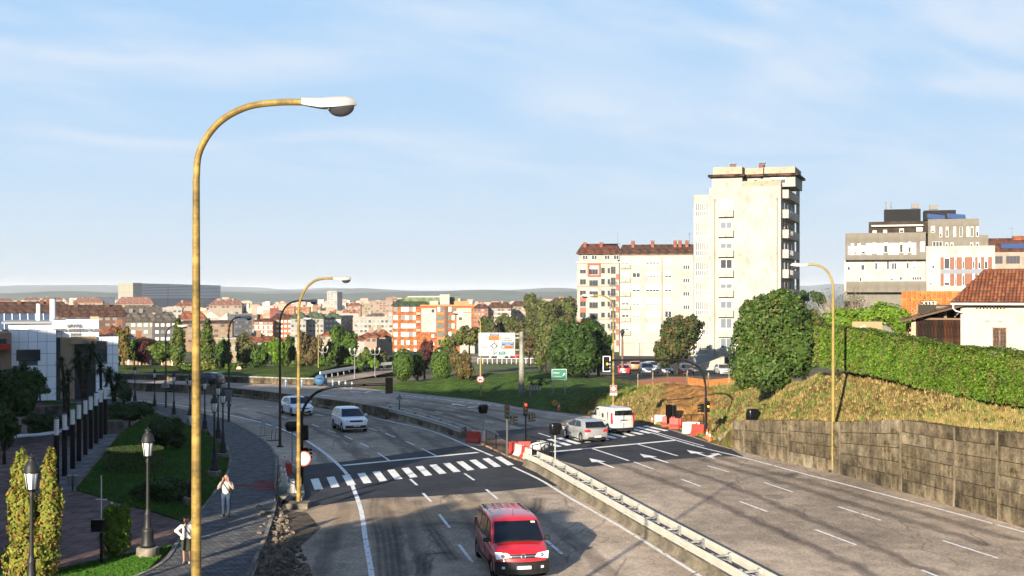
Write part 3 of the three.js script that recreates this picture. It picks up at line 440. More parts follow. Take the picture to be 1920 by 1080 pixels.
{ const b = G(560, 950); const o = thing('concrete_footing', 'square pale footing under the yellow lamp beside the crossing', 'footing', [b.x, 0, b.z]); new MB().rbox(0.05, 0.12, 0.25, 0.95, 0.24, 0.95, 0.03).build('block', creamConcrete, o); }

// ---------- classic black lanterns along the pavement ----------
const lampBlack = M(0.012, 0.012, 0.013, 0.5), lampGlass = M(0.62, 0.62, 0.60, 0.25, { clearcoat: 0.6 }), stoneMat = M(0.34, 0.32, 0.29, 0.9, { map: T.concrete });
function lantern() {
  const t = thing('lantern_post', 'x', 'lantern', [0, 0, 0], 0, 'classic black lantern posts along the pavement');
  new MB().lathe(0, 0.42, 0, [[0.001, 0], [0.27, 0], [0.27, 0.1], [0.22, 0.16], [0.2, 0.55], [0.23, 0.6], [0.19, 0.66], [0.13, 0.75], [0.11, 1.15], [0.135, 1.2], [0.1, 1.26], [0.065, 1.4], [0.05, 3.05], [0.085, 3.1], [0.05, 3.16], [0.04, 3.25]], 14).build('post', lampBlack, t);
  new MB().lathe(0, 0, 0, [[0.001, 0.42], [0.37, 0.42], [0.4, 0.38], [0.41, 0], [0.001, 0]], 8).build('stone_base', stoneMat, t);
  const gl = new MB().lathe(0, 3.72, 0, [[0.001, 0], [0.13, 0], [0.2, 0.48], [0.001, 0.48]], 6).build('glass', lampGlass, t);
  const fr = new MB(); for (let k = 0; k < 6; k++) { const a = k * Math.PI / 3, c = Math.cos(a), s = Math.sin(a); fr.bar(V(c * 0.135, 3.7, s * 0.135), V(c * 0.21, 4.22, s * 0.21), 0.014, 0.014, 5); fr.bar(V(c * 0.04, 3.62, s * 0.04), V(c * 0.135, 3.71, s * 0.135), 0.012, 0.012, 5); }
  fr.lathe(0, 3.68, 0, [[0.001, 0], [0.145, 0], [0.15, 0.04], [0.001, 0.05]], 6).build('frame', lampBlack, t);
  new MB().lathe(0, 4.2, 0, [[0.001, 0], [0.25, 0], [0.26, 0.04], [0.22, 0.08], [0.21, 0.17], [0.15, 0.3], [0.08, 0.36], [0.1, 0.42], [0.12, 0.47], [0.05, 0.46], [0.02, 0.55], [0.001, 0.56]], 12).build('lantern_roof', lampBlack, t);
  return t;
}
const lan0 = lantern();
{
  const spots = [[V(-14.2, 0, -37.2), 1.0, 'nearest black lantern beside the tall golden cypress'], [G(277, 1047), 1.0, 'large lantern on a round stone base beside the small green shrub'], [G(360, 948), 0.98, 'lantern half hidden behind the nearest yellow lamp, on a square base'], [G(402, 896), 0.93, 'lantern on the lawn edge just past the walking man, nearer of the close trio'],
    [G(418, 861), 0.88, 'lantern of the close trio nearest the carriageway'], [G(409, 832), 0.85, 'lantern of the close trio standing farthest back'], [G(384, 814), 0.83, 'lantern just right of the nearest yellow lamp, beyond the lawn tip'], [G(356, 799), 0.80, 'lantern just left of the nearest yellow lamp, beyond the dark round shrub'], [G(326, 785), 0.77, 'lantern at the corner of the lawn before the far hedge'], [G(290, 769), 0.73, 'lantern behind the low dark hedge'], [G(253, 758), 0.71, 'farthest lantern, against the far road beside the palms']];
  spots.forEach(([p, s, l], i) => { const o = i ? copyThing(lan0, p, i, l) : lan0; o.position.copy(p); o.userData.label = l; o.scale.setScalar(s * (i ? 1.0 : 1.02)); });
  // taller two- and three-headed lanterns by the side road, and one at the flats
  [[P(665, 715, 145), 'slim three-armed lantern beside the small side road, left of two'], [P(703, 712, 150), 'slim three-armed lantern beside the clipped shrubs'], [P(606, 706, 158), 'slim double lantern behind the blue bin']].forEach(([p, l]) => {
    const t = thing('lantern_column', l, 'lantern', p, 0, 'multi-armed lantern columns by the side road'); new MB().lathe(0, 0, 0, [[0.16, 0], [0.14, 0.5], [0.06, 0.8], [0.045, 3.4], [0.001, 3.4]], 10).build('post', M(0.12, 0.12, 0.12, 0.6), t);
    for (const dx of [-0.55, 0, 0.55]) { new MB().tube([V(0, 3.1, 0), V(dx * 0.6, 3.0, 0), V(dx, 3.35, 0)], 0.025, 6, 8).lathe(dx, 3.35, 0, [[0.02, 0], [0.13, 0.3], [0.16, 0.32], [0.02, 0.5]], 8).build('lantern_head', M(0.3, 0.3, 0.3, 0.4), t); }
  });
  const p = P(1167, 690, 172), t = thing('lantern_column', 'dark tall lantern column before the cream flats', 'lantern', p); new MB().lathe(0, 0, 0, [[0.25, 0], [0.16, 0.8], [0.14, 4], [0.08, 4.1], [0.001, 4.15]], 10).build('post', M(0.1, 0.055, 0.035, 0.6), t);
  new MB().lathe(0, 4.1, 0, [[0.06, 0], [0.28, 0.75], [0.36, 0.8], [0.24, 1.05], [0.05, 1.2], [0.03, 1.4]], 8).build('lantern_head', lampBlack, t);
}
// ---------- black light columns with white louvred tops ----------
{
  const m0 = thing('light_column', 'x', 'light column', [0, 0, 0], 0, 'row of black light columns by the hotel path');
  new MB().cyl(0, 0, 0, 0.14, 0.14, 2.45, 16).build('shaft', black, m0); new MB().cyl(0, 2.45, 0, 0.11, 0.11, 0.82, 14).build('diffuser', M(0.72, 0.73, 0.75, 0.4), m0);
  for (let k = 0; k < 9; k++) new MB().cyl(0, 2.52 + k * 0.085, 0, 0.135, 0.135, 0.022, 14).build('louvre', M(0.4, 0.4, 0.42, 0.4), m0);
  new MB().cyl(0, 3.27, 0, 0.145, 0.145, 0.06, 16).build('cap', black, m0);
  const names = ['nearest', 'second nearest', 'third nearest', 'fourth nearest', 'middle', 'sixth nearest', 'third from the far end', 'last but one', 'farthest'];
  [[106, 906], [121, 893], [136, 879], [148, 865], [160, 853], [170, 842], [180, 832], [189, 823], [197.5, 815]].forEach((q, i) => { const l = names[i] + ' of the nine black light columns by the hotel path'; const o = i ? copyThing(m0, G(...q), 0, l) : m0; o.position.copy(G(...q)); o.userData.label = l; });
}

// ---------- traffic lights ----------
const lensOff = [M(0.02, 0.004, 0.004, 0.4), M(0.02, 0.013, 0.004, 0.4), M(0.004, 0.015, 0.01, 0.4)];
const lit = (r, g, b, k) => { const m = new THREE.MeshStandardMaterial({ roughness: 0.4 }); m.color.setRGB(r * 0.5, g * 0.5, b * 0.5); m.emissive.setRGB(r, g, b); m.emissiveIntensity = k; return m; };
const amberOn = lit(1, 0.62, 0.05, 0.55), redOn = lit(1, 0.06, 0.03, 0.5);
function head(parent, x, y, z, ry, on, o = {}) {        // a three-lens head: box, visors, lenses, optional backing board
  const s = o.s ?? 1, g = new MB().rbox(0, 0, 0, 0.3 * s, 0.95 * s, 0.22, 0.03), hd = g.build('signal_head', black, parent); hd.position.set(x, y, z); hd.rotation.y = ry;
  for (let k = 0; k < 3; k++) { const yy = (0.3 - 0.3 * k) * s; new MB().add(new THREE.CylinderGeometry(0.105 * s, 0.105 * s, 0.02, 18), 0, yy, 0.115, 0, Math.PI / 2).build('lens', on === k ? (k === 1 ? amberOn : redOn) : lensOff[k], hd);
    new MB().add(new THREE.CylinderGeometry(0.125 * s, 0.125 * s, 0.2, 16, 1, true, -Math.PI * 0.62, Math.PI * 1.24), 0, yy, 0.2, 0, Math.PI / 2, 0).build('visor', o.visor ?? M(0.006, 0.006, 0.006, 0.8, { side: DOUBLE }), hd); }
  if (o.board) { new MB().rbox(0, 0, -0.125, 0.62 * s, 1.32 * s, 0.03, 0.012).build('backing_board', blackMatt, hd); const b = new MB(); for (const sx of [-1, 1]) b.box(sx * 0.29 * s, 0, -0.1, 0.055 * s, 1.32 * s, 0.02); for (const sy of [-1, 1]) b.box(0, sy * 0.64 * s, -0.1, 0.53 * s, 0.055 * s, 0.02); if (o.board === 2) b.build('white_border', M(0.8, 0.8, 0.78, 0.5), hd); }
  return hd;
}
{ // over the left carriageway, seen from behind
  const b = V(-10.45, 0, -62.5), t = thing('traffic_light', 'cantilever traffic light over the left carriageway, seen from behind', 'traffic light', b);
  new MB().cyl(0, 0, 0, 0.1, 0.09, 3.2, 12).tube([V(0, 3.15, 0), V(0.1, 3.9, 0), V(0.6, 4.6, 0), V(1.4, 4.95, 0), V(2.6, 5.06, 0), V(4.2, 5.12, 0)], 0.07, 10, 40).build('mast', black, t);
  head(t, 4.35, 5.05, -0.1, Math.PI, 1, { board: 1, s: 0.6 }); head(t, 0.2, 2.7, -0.1, Math.PI, 0, { s: 0.8 }); head(t, 0.22, 1.7, 0.05, Math.PI * 0.6, 1, { s: 0.6 });
}
{ // over the right carriageway, lit amber
  const b = V(13.0, 0.05, -84.4), t = thing('traffic_light', 'cantilever traffic light with amber lit over the right carriageway', 'traffic light', b);
  new MB().cyl(0, 0, 0, 0.1, 0.09, 2.6, 12).tube([V(0, 2.55, 0), V(-0.03, 3.5, 0), V(-0.35, 4.5, 0), V(-1.2, 5.05, 0), V(-2.4, 5.16, 0), V(-6.4, 5.14, 0)], 0.07, 10, 40).build('mast', black, t);
  head(t, -6.65, 4.9, 0.12, 0.1, 1, { board: 2, s: 0.78 }); head(t, 0.1, 2.05, 0.12, 0.15, 1, { s: 0.78 }); head(t, -0.25, 1.95, 0.05, -1.4, 3, { s: 0.6 });
}
function postLight(label, p, h, on, two) { const t = thing('traffic_light', label, 'traffic light', p); new MB().cyl(0, 0, 0, 0.07, 0.06, h, 10).build('post', M(0.05, 0.05, 0.05, 0.5), t); head(t, -0.02, h - 0.35, 0.16, 0.2, on, { s: 0.85 }); if (two) head(t, 0.3, h - 0.85, 0.02, 1.2, 3, { s: 0.6 }); return t; }
postLight('post traffic light on the median at the end of the black railing', G(951, 857), 3.05, 3, true);
postLight('post traffic light with red lit among the red and white barriers', G(985.5, 846), 2.95, 0, true);
// signals still bagged in black plastic
const bagMat = M(0.004, 0.004, 0.005, 0.3, { specularIntensity: 0.6 }), greyPost = M(0.22, 0.225, 0.225, 0.5);
function bagged(label, p, h, w, bh, post = true) {
  const t = thing('bagged_signal', label, 'covered signal', p, 0, 'signals covered in black plastic'); if (post) new MB().cyl(0, 0, 0, 0.05, 0.045, h, 10).cyl(0, 0, 0, 0.2, 0.2, 0.03, 12).build('post', greyPost, t);
  const g = new THREE.SphereGeometry(1, 26, 18), q = g.attributes.position; for (let i = 0; i < q.count; i++) { let x = q.getX(i), y = q.getY(i), z = q.getZ(i); const k = Math.pow(Math.abs(x) ** 6 + Math.abs(y) ** 6 + Math.abs(z) ** 6, -1 / 6); x *= k; y *= k; z *= k; const f = 1 + 0.12 * Math.sin(9 * Math.atan2(z, x) + 3 * y) * (0.6 - 0.4 * y) - 0.2 * smooth(0.2, -1, y); q.setXYZ(i, x * f, y, z * f); }
  g.computeVertexNormals(); const m = new MB().add(g, 0, h + bh * 0.35, 0, 0.4, 0, 0, V(w / 2, bh / 2, w * 0.36)).build('plastic_bag', bagMat, t); return t;
}
bagged('black bag over a signal on the grey post by the far guard rail', G(906, 812), 1.45, 0.62, 0.66); bagged('shiny black bag over a signal on the grey post by the near guard rail', G(1041, 862), 1.55, 0.66, 0.72);
bagged('black bagged signal on a thin post behind the yellow lamp', G(548, 867), 1.85, 0.75, 0.62); bagged('black bagged box sitting on top of the retaining wall', V(14.75, 1.75, -77.2), 0.12, 0.72, 0.85, false);
{ const p = G(1258, 800), t = thing('signal_cabinet', 'tall black wrapped cabinet behind the red and white barriers', 'cabinet', p); new MB().rbox(-0.17, 0.85, 0, 0.34, 1.5, 0.4, 0.04, 0.2).build('cabinet_body', blackMatt, t); new MB().rbox(0.2, 0.85, 0.02, 0.3, 1.45, 0.4, 0.04, 0.2).build('wrapped_panel', bagMat, t); }

// ---------- signs ----------
function canvasTex(w, h, draw) { const c = document.createElement('canvas'); c.width = w; c.height = h; const x = c.getContext('2d'); draw(x, w, h); const t = new THREE.CanvasTexture(c); t.colorSpace = THREE.SRGBColorSpace; t.needsUpdate = true; return t; }
function face(name, w, h, t, parent, x, y, z, rough = 0.5) { const m = new THREE.MeshStandardMaterial({ map: t, roughness: rough }); m.color.setRGB(0.34, 0.34, 0.34); const o = mesh(name, new THREE.PlaneGeometry(w, h), m, parent); o.position.set(x, y, z); return o; }
function text(c, s, x, y, px, col, font = 'sans-serif', align = 'center', bold = true) { c.fillStyle = col; c.font = `${bold ? 'bold ' : ''}${px}px ${font}`; c.textAlign = align; c.textBaseline = 'middle'; c.fillText(s, x, y); }
{
  const z = 114.5, p = G(978, 751), t = thing('direction_sign', 'large white roundabout direction sign hung from a tall grey post', 'road sign', [p.x, 0, p.z], 0.06);
  new MB().bar(V(0, 0, 0), V(0, 6.25, 0), 0.28, 0.2, 14).build('post', M(0.30, 0.30, 0.29, 0.55, { map: T.concrete }), t);
  const arm = new MB(); for (const y of [4.6, 5.7]) arm.box(-1.4, y, -0.02, 2.6, 0.12, 0.1); arm.box(-0.45, 6.05, -0.02, 0.9, 0.14, 0.14); arm.build('bracket', galv, t);
  const W = 3.3, Hh = 2.08, cx = -2.25, cy = 5.12; new MB().rbox(cx, cy, 0.04, W, Hh, 0.07, 0.03).build('panel', M(0.5, 0.5, 0.5, 0.6), t);
  const tx = canvasTex(1024, 646, (c, w, h) => {
    c.fillStyle = '#eceef0'; c.fillRect(0, 0, w, h); c.strokeStyle = '#fff'; c.lineWidth = 8; c.strokeRect(6, 6, w - 12, h - 12); c.lineWidth = 3; c.strokeStyle = '#222'; c.strokeRect(14, 14, w - 28, h - 28); c.fillStyle = '#d6d8d8'; c.fillRect(630, 30, 376, 560);
    c.fillStyle = '#1f3f8c'; c.fillRect(310, 14, 270, 62); text(c, 'A-66 GIJÓN', 445, 46, 42, '#fff'); c.fillStyle = '#e8860e'; c.fillRect(272, 82, 350, 128); text(c, 'Pol. Industrial', 425, 114, 42, '#241506'); text(c, 'Espíritu Santo', 425, 172, 42, '#241506'); c.fillStyle = '#f3e3c3'; c.fillRect(570, 92, 40, 40); c.fillRect(570, 152, 40, 40);
    text(c, 'casco', 158, 336, 52, '#15171c'); text(c, 'antiguo', 158, 410, 52, '#15171c');
    c.strokeStyle = '#0e0f12'; c.lineWidth = 26; c.beginPath(); c.arc(435, 372, 66, Math.PI * 0.62, Math.PI * 2.45); c.stroke(); c.fillStyle = '#0e0f12';
    c.fillRect(428, 232, 16, 80); c.fillRect(330, 364, 50, 16); c.fillRect(490, 364, 50, 16); const tri = (a, b, d, e, f, g) => { c.beginPath(); c.moveTo(a, b); c.lineTo(d, e); c.lineTo(f, g); c.fill(); }; tri(436, 206, 414, 246, 458, 246); tri(296, 372, 336, 350, 336, 394); tri(574, 372, 534, 350, 534, 394);
    c.fillRect(416, 436, 22, 196); c.lineWidth = 20; c.beginPath(); c.moveTo(426, 610); c.lineTo(486, 566); c.stroke(); tri(516, 546, 468, 556, 498, 594);
    text(c, 'MERES', 812, 150, 46, '#35211f'); text(c, 'COLLOTO', 812, 214, 62, '#23262b'); c.fillStyle = '#2868b4'; c.fillRect(648, 262, 352, 92); text(c, 'HOSPITAL UNIV.', 824, 288, 40, '#e8f2ff'); text(c, 'CENTRAL', 824, 332, 36, '#e8f2ff'); c.fillStyle = '#6d6d66'; c.fillRect(640, 362, 360, 90); c.fillStyle = '#d9780f'; c.fillRect(730, 368, 256, 76); text(c, 'Granda', 858, 408, 50, '#2c1606'); c.fillStyle = '#efe6dd'; c.fillRect(664, 376, 56, 60); text(c, 'A', 692, 408, 44, '#7a2020');
    c.fillStyle = '#0e8466'; c.fillRect(560, 536, 196, 96); text(c, 'Otero', 658, 564, 42, '#e6fff6'); text(c, 'Villafría', 658, 608, 40, '#e6fff6');
  }); face('sign_face', W - 0.05, Hh - 0.05, tx, t, cx, cy, 0.08);
}
{
  const p = P(1035, 752, 111); p.y = 0.6; const t = thing('direction_sign', 'green direction sign on two posts on the lower bank', 'road sign', p, 0.05);
  for (const x of [0.12, 1.15]) new MB().box(x, 0.9, 0, 0.07, 1.9, 0.07).build('post', greyPost, t);
  new MB().rbox(0.63, 1.98, 0.05, 1.34, 0.98, 0.05, 0.02).build('panel', greyPost, t);
  face('sign_face', 1.3, 0.94, canvasTex(512, 370, (c, w, h) => { c.fillStyle = '#e9f5ef'; c.fillRect(0, 0, w, h); c.fillStyle = '#0b9676'; c.fillRect(14, 14, w - 28, h - 28); text(c, 'Otero', 56, 125, 76, '#fff', 'sans-serif', 'left'); text(c, 'Villafría', 56, 255, 76, '#fff', 'sans-serif', 'left'); c.strokeStyle = c.fillStyle = '#fff'; c.lineWidth = 26; c.beginPath(); c.moveTo(372, 240); c.lineTo(430, 172); c.stroke(); c.beginPath(); c.moveTo(462, 132); c.lineTo(452, 206); c.lineTo(392, 152); c.fill(); }), t, 0.63, 1.98, 0.078);
}
const disc = (parent, r, x, y, z, mat, name = 'disc', th = 0.03) => new MB().add(new THREE.CylinderGeometry(r, r, th, 28), x, y, z, 0, Math.PI / 2).build(name, mat, parent);
const discFace = (parent, r, x, y, z, tx) => { const m = new THREE.MeshStandardMaterial({ map: tx, roughness: 0.5 }); m.color.setRGB(0.42, 0.42, 0.42); const o = mesh('sign_face', new THREE.CircleGeometry(r, 32), m, parent); o.position.set(x, y, z); return o; };
{
  const t = thing('road_sign', 'round red-ringed no lorries sign on the lamp pole by the far lawn', 'road sign', [P(901, 747, 117).x, 0, -116.8]); disc(t, 0.36, 0, 1.75, 0, greyPost);
  discFace(t, 0.36, 0, 1.75, 0.018, canvasTex(256, 256, (c) => { c.fillStyle = '#c02020'; c.fillRect(0, 0, 256, 256); c.fillStyle = '#f4f2ee'; c.beginPath(); c.arc(128, 128, 92, 0, 7); c.fill(); c.fillStyle = '#15151a'; c.fillRect(66, 100, 80, 50); c.fillRect(150, 116, 38, 34); c.beginPath(); c.arc(92, 156, 14, 0, 7); c.arc(166, 156, 14, 0, 7); c.fill(); })); new MB().box(0, 1.75, -0.05, 0.08, 0.1, 0.1).build('clamp', galv, t);
}
{
  const q = P(1150, 771, 101), t = thing('road_sign', 'square red-framed forty limit sign with arrow plate on the yellow lamp', 'road sign', [q.x, 0, q.z + 0.17]); new MB().rbox(0, 2.08, 0, 0.56, 0.56, 0.03, 0.01).build('panel', greyPost, t); new MB().rbox(0, 1.64, 0, 0.58, 0.22, 0.03, 0.01).build('plate', greyPost, t);
  face('sign_face', 0.54, 0.54, canvasTex(256, 256, (c) => { c.fillStyle = '#c23a34'; c.fillRect(0, 0, 256, 256); c.strokeStyle = '#f2dcd8'; c.lineWidth = 8; c.strokeRect(10, 10, 236, 236); c.fillStyle = '#fff'; c.beginPath(); c.arc(128, 128, 84, 0, 7); c.fill(); text(c, '40', 128, 134, 96, '#5a6470'); }), t, 0, 2.08, 0.018);
  face('sign_face', 0.56, 0.2, canvasTex(256, 92, (c) => { c.fillStyle = '#f4f4ee'; c.fillRect(0, 0, 256, 92); c.fillStyle = '#15151a'; c.beginPath(); c.moveTo(80, 60); c.lineTo(150, 40); c.lineTo(146, 26); c.lineTo(186, 40); c.lineTo(160, 66); c.lineTo(156, 54); c.fill(); }), t, 0, 1.64, 0.018);
}
function chevrons(label, p, w, h, legs) { const t = thing('chevron_board', label, 'road sign', p, 0.05); for (const x of [-w * 0.32, w * 0.3]) new MB().box(x, legs / 2, 0, 0.08, legs, 0.08).build('leg', galv, t); new MB().rbox(0, legs + h / 2 - 0.05, 0.04, w, h, 0.05, 0.015).build('panel', greyPost, t); face('sign_face', w - 0.03, h - 0.03, canvasTex(512, 160, (c) => { c.fillStyle = '#eee6de'; c.fillRect(0, 0, 512, 160); c.fillStyle = '#b8402c'; for (let k = 0; k < 5; k++) { const x = 20 + k * 118; c.beginPath(); c.moveTo(x, 80); c.lineTo(x + 50, 0); c.lineTo(x + 102, 0); c.lineTo(x + 52, 80); c.lineTo(x + 102, 160); c.lineTo(x + 50, 160); c.fill(); } }), t, 0, legs + h / 2 - 0.05, 0.068); }
{ const p = P(1002, 753, 113); p.y = 0.35; chevrons('red and white chevron board on two legs beside the tall grey post', p, 1.15, 0.4, 0.75); const q = P(543, 717, 146); q.y = 0.1; chevrons('small red chevron board on the far grass verge', q, 1.0, 0.35, 0.4); }
{ // triangular sign seen from behind on the median, and one on the far lamp
  const tri = (label, p, h, s) => { const t = thing('road_sign', label, 'road sign', p, 0.1); new MB().cyl(0, 0, 0, 0.04, 0.04, h, 8).build('post', steelDark, t); new MB().prism([[-0.5 * s, 0], [0.5 * s, 0], [0, 0.86 * s]], 0.03, 0, h - 0.1, 0, 0, 0.015).build('triangle_panel', M(0.3, 0.3, 0.31, 0.6), t); const m = new MB(); m.prism([[-0.36 * s, 0.09 * s], [0.36 * s, 0.09 * s], [0, 0.7 * s]], 0.01, 0, h - 0.1, 0.045).build('stiffener_panel', M(0.16, 0.16, 0.165, 0.6), t); };
  tri('triangular sign on a thin black post on the median, seen from behind', G(749, 783), 1.5, 0.62); tri('triangular sign fixed to the dark lamp far along the left kerb', G(311, 767.5).add(V(0, 0, 0.12)), 1.95, 0.75);
}
{
  const p = P(1040, 766, 105); p.y = 0.05; const t = thing('road_sign', 'yellow round end-of-works sign standing at the bank foot', 'road sign', p); new MB().box(0, 0.2, -0.02, 0.05, 0.45, 0.05).build('post', galv, t); disc(t, 0.24, 0, 0.52, 0, M(0.3, 0.3, 0.3, 0.6)); discFace(t, 0.24, 0, 0.52, 0.018, canvasTex(128, 128, (c) => { c.fillStyle = '#e9ac16'; c.fillRect(0, 0, 128, 128); c.strokeStyle = '#2a2208'; c.lineWidth = 12; c.beginPath(); c.moveTo(32, 96); c.lineTo(96, 30); c.stroke(); }));
  const q = G(560, 950), s = thing('road_sign', 'round white sign fixed to the yellow lamp beside the crossing', 'road sign', [q.x + 0.17, 0, q.z - 0.06], 0.5); disc(s, 0.34, 0.05, 2.15, -0.03, M(0.55, 0.12, 0.08, 0.5), 'rim'); disc(s, 0.28, 0.05, 2.15, -0.025, M(0.7, 0.66, 0.58, 0.5), 'sign_face', 0.04);
  const far = P(448, 715, 150), d = thing('road_sign', 'two far round signs on one post before the hedge trees', 'road sign', far); new MB().cyl(0, 0, 0, 0.05, 0.05, 1.6, 8).build('post', galv, d); disc(d, 0.3, 0, 1.5, 0.06, M(0.5, 0.2, 0.2, 0.5)); disc(d, 0.28, -0.02, 0.95, 0.06, M(0.45, 0.45, 0.45, 0.5));
  // two temporary signs leaning by the pavement
  [[G(492, 817), 'temporary sign on a metal frame by the kerb, left of two'], [G(512, 826), 'temporary sign on a dark foot by the kerb, right of two']].forEach(([p2, l], i) => { const o = thing('temporary_sign', l, 'road sign', p2, -0.9); new MB().bar(V(-0.25, 0, 0), V(-0.25, 1.1, -0.1), 0.02).bar(V(0.25, 0, 0), V(0.25, 1.1, -0.1), 0.02).box(0, 0.03, 0, 0.6, 0.05, 0.7).build('frame', i ? steelDark : galv, o); new MB().rbox(0, 0.98, -0.08, 0.62, 0.62, 0.03, 0.01, 0, -0.1).build('panel', M(0.28, 0.29, 0.31, 0.5), o); });
}

// ---------- works: plastic barriers, cones, railings ----------
const whitePl = M(0.5, 0.47, 0.43, 0.5, { map: again(T.plaster, 1.5) }), redPl = M(0.36, 0.03, 0.02, 0.5), orangePl = M(0.42, 0.075, 0.014, 0.5);
function jersey(label, p, ry, mat, s = 1) {
  const t = thing('plastic_barrier', label, 'barrier', p, ry, 'red and white water-filled barriers'); const prof = [[-0.26, 0], [-0.26, 0.12], [-0.13, 0.3], [-0.09, 0.72], [0.09, 0.72], [0.13, 0.3], [0.26, 0.12], [0.26, 0]];
  const g = new MB().prism(prof, 0.9, 0, 0, -0.45, 0, 0.025); g.build('body', mat, t).scale.setScalar(s);
  const m = new MB(); for (const z of [-0.22, 0.22]) for (const sx of [-1, 1]) m.rbox(sx * 0.21, 0.07, z, 0.14, 0.12, 0.16, 0.02); m.build('foot_slots', M(0.05, 0.04, 0.04, 0.8), t); new MB().cyl(0, 0.73, -0.28, 0.04, 0.04, 0.05, 10).cyl(0, 0.73, 0.3, 0.05, 0.05, 0.03, 10).build('filler_cap', redPl, t);
  return t;
}
const JB = [[[963, 852], 0.3, redPl, 'red barrier behind the median post light'], [[975, 857], 0.4, whitePl, 'white barrier beside the red-lit median signal'], [[980, 851], 1.6, redPl, 'red barrier tipped behind the white median barrier'], [[991, 864], 0.2, whitePl, 'white barrier next to the end of the near guard rail'], [[986, 861], 0.3, redPl, 'red barrier squeezed between two white ones on the median'], [[898, 829], 0.9, whitePl, 'dull white barrier against the far guard rail end'], [[888, 830], 1.0, redPl, 'red foot of a barrier below the far guard rail'],
  [[1240, 797], 1.25, whitePl, 'white barrier in front of the ochre mound, farthest left'], [[1254, 800], 1.25, redPl, 'red barrier in the middle of the row before the mound'], [[1268, 803.5], 1.2, redPl, 'red barrier beside the right-hand railing'], [[1293, 812], 1.2, whitePl, 'white barrier in front of the right-hand railing'], [[1309, 816], 0.9, redPl, 'red barrier leaning beside the amber signal mast'], [[1300, 811], 1.2, whitePl, 'white barrier behind the leaning red one'],
  [[534, 884], 0.2, whitePl, 'white barrier standing at the back of the lamp-side island'], [[541, 892], 0.3, redPl, 'red-footed barrier on the island by the yellow lamp'], [[531, 905], 0.1, whitePl, 'white barrier next to the black railing on the island'], [[533, 916], 0.15, whitePl, 'lower white barrier next to the black railing'], [[548, 928], 0.2, whitePl, 'front white barrier on the island by the yellow lamp']];
JB.forEach(([q, ry, m, l]) => { const p = G(...q); jersey(l, p, ry, m, q[0] < 600 ? 0.95 : 1); });
function cone(label, p) { const t = thing('traffic_cone', label, 'traffic cone', p, 0, 'orange traffic cones'); new MB().lathe(0, 0, 0, [[0.17, 0.03], [0.1, 0.34]], 16).lathe(0, 0, 0, [[0.07, 0.5], [0.03, 0.7], [0.001, 0.71]], 16).build('cone_body', orangePl, t); new MB().lathe(0, 0, 0, [[0.1, 0.34], [0.07, 0.5]], 16).build('white_band', whitePl, t); new MB().rbox(0, 0.02, 0, 0.4, 0.04, 0.4, 0.01).build('foot', M(0.05, 0.05, 0.05, 0.8), t); }
cone('orange cone at the bank foot below the green sign', P(1048, 769, 103.5).setY(0.03)); cone('orange cone left of the white works barrier', G(1223, 796)); cone('orange cone touching the amber signal mast', G(1326, 824)); cone('orange cone in front of the amber signal mast, nearest the road', G(1331, 828));
function railing(label, a, b, n) {
  const t = thing('railing', label, 'railing'), L = a.distanceTo(b); const q = (f, y) => { const p = a.clone().lerp(b, f); p.y += y; return p; };
  new MB().bar(q(0, 1.0), q(1, 1.0), 0.03).build('top_rail', black, t); new MB().bar(q(0, 0.15), q(1, 0.15), 0.02).build('bottom_rail', black, t); for (const f of [0, 0.5, 1]) new MB().bar(q(f, 0), q(f, 1.03), 0.035).build('post', black, t);
  for (let i = 1; i < n; i++) if (i * 2 !== n) new MB().bar(q(i / n, 0.15), q(i / n, 1.0), 0.011, 0.011, 5).build('baluster', black, t);
}
railing('black railing on the median leading to the crossing', G(911, 836), G(950, 856), 22); railing('black railing along the right side of the median gap', G(987, 846.5), G(1036, 860), 22); railing('short black railing closing the end of the median gap', G(998, 868), G(1030, 861), 10); railing('black railing by the pavement beside the white barriers', G(521, 890), G(518, 944), 16); railing('black railing before the path up the ochre mound', G(1273, 806).add(V(0, 0.05, 0)), G(1319, 808).add(V(0, 0.15, 0)), 20);
{
  const isl = structure('traffic_island'); mesh('island_slab', slab([[515, 878], [545, 876], [568, 892], [571, 932], [566, 940], [527, 937], [514, 930]].map((p) => G(...p)), 0, 0.16), kerbMat, isl);
  mesh('median_kerb', slab([[882, 824], [912, 838], [952, 857], [966, 862], [1002, 874], [1018, 871], [1030, 865], [1040, 860], [990, 845], [930, 826]].map((p) => G(...p)), 0, 0.1), M(0.36, 0.24, 0.17, 0.9, { map: T.concrete }), isl);
  mesh('median_kerb', slab([[1000, 873], [1024, 879], [1029, 872], [1012, 868]].map((p) => G(...p)), 0.1, 0.2), M(0.45, 0.13, 0.08, 0.9, { map: T.concrete }), isl);
  const p = G(537, 945); const t = thing('drain_pipe', 'black plastic pipe end poking out below the island by the yellow lamp', 'pipe', p); new MB().add(new THREE.CylinderGeometry(0.17, 0.17, 1.2, 20, 1, true), 0, 0.1, -0.3, 0, Math.PI / 2).build('pipe', M(0.012, 0.012, 0.012, 0.6, { side: DOUBLE }), t); new MB().add(new THREE.TorusGeometry(0.17, 0.02, 8, 20), 0, 0.1, 0.3).build('rim', black, t);
  const s = thing('covered_heap', 'pale plastic-wrapped heap at the end of the near guard rail', 'heap', G(1008, 861)); new MB().add(new THREE.IcosahedronGeometry(0.5, 2), 0.1, 0.75, 0, 0, 0, 0, V(1.1, 0.5, 0.7)).build('sheet', M(0.5, 0.48, 0.44, 0.6), s);
}
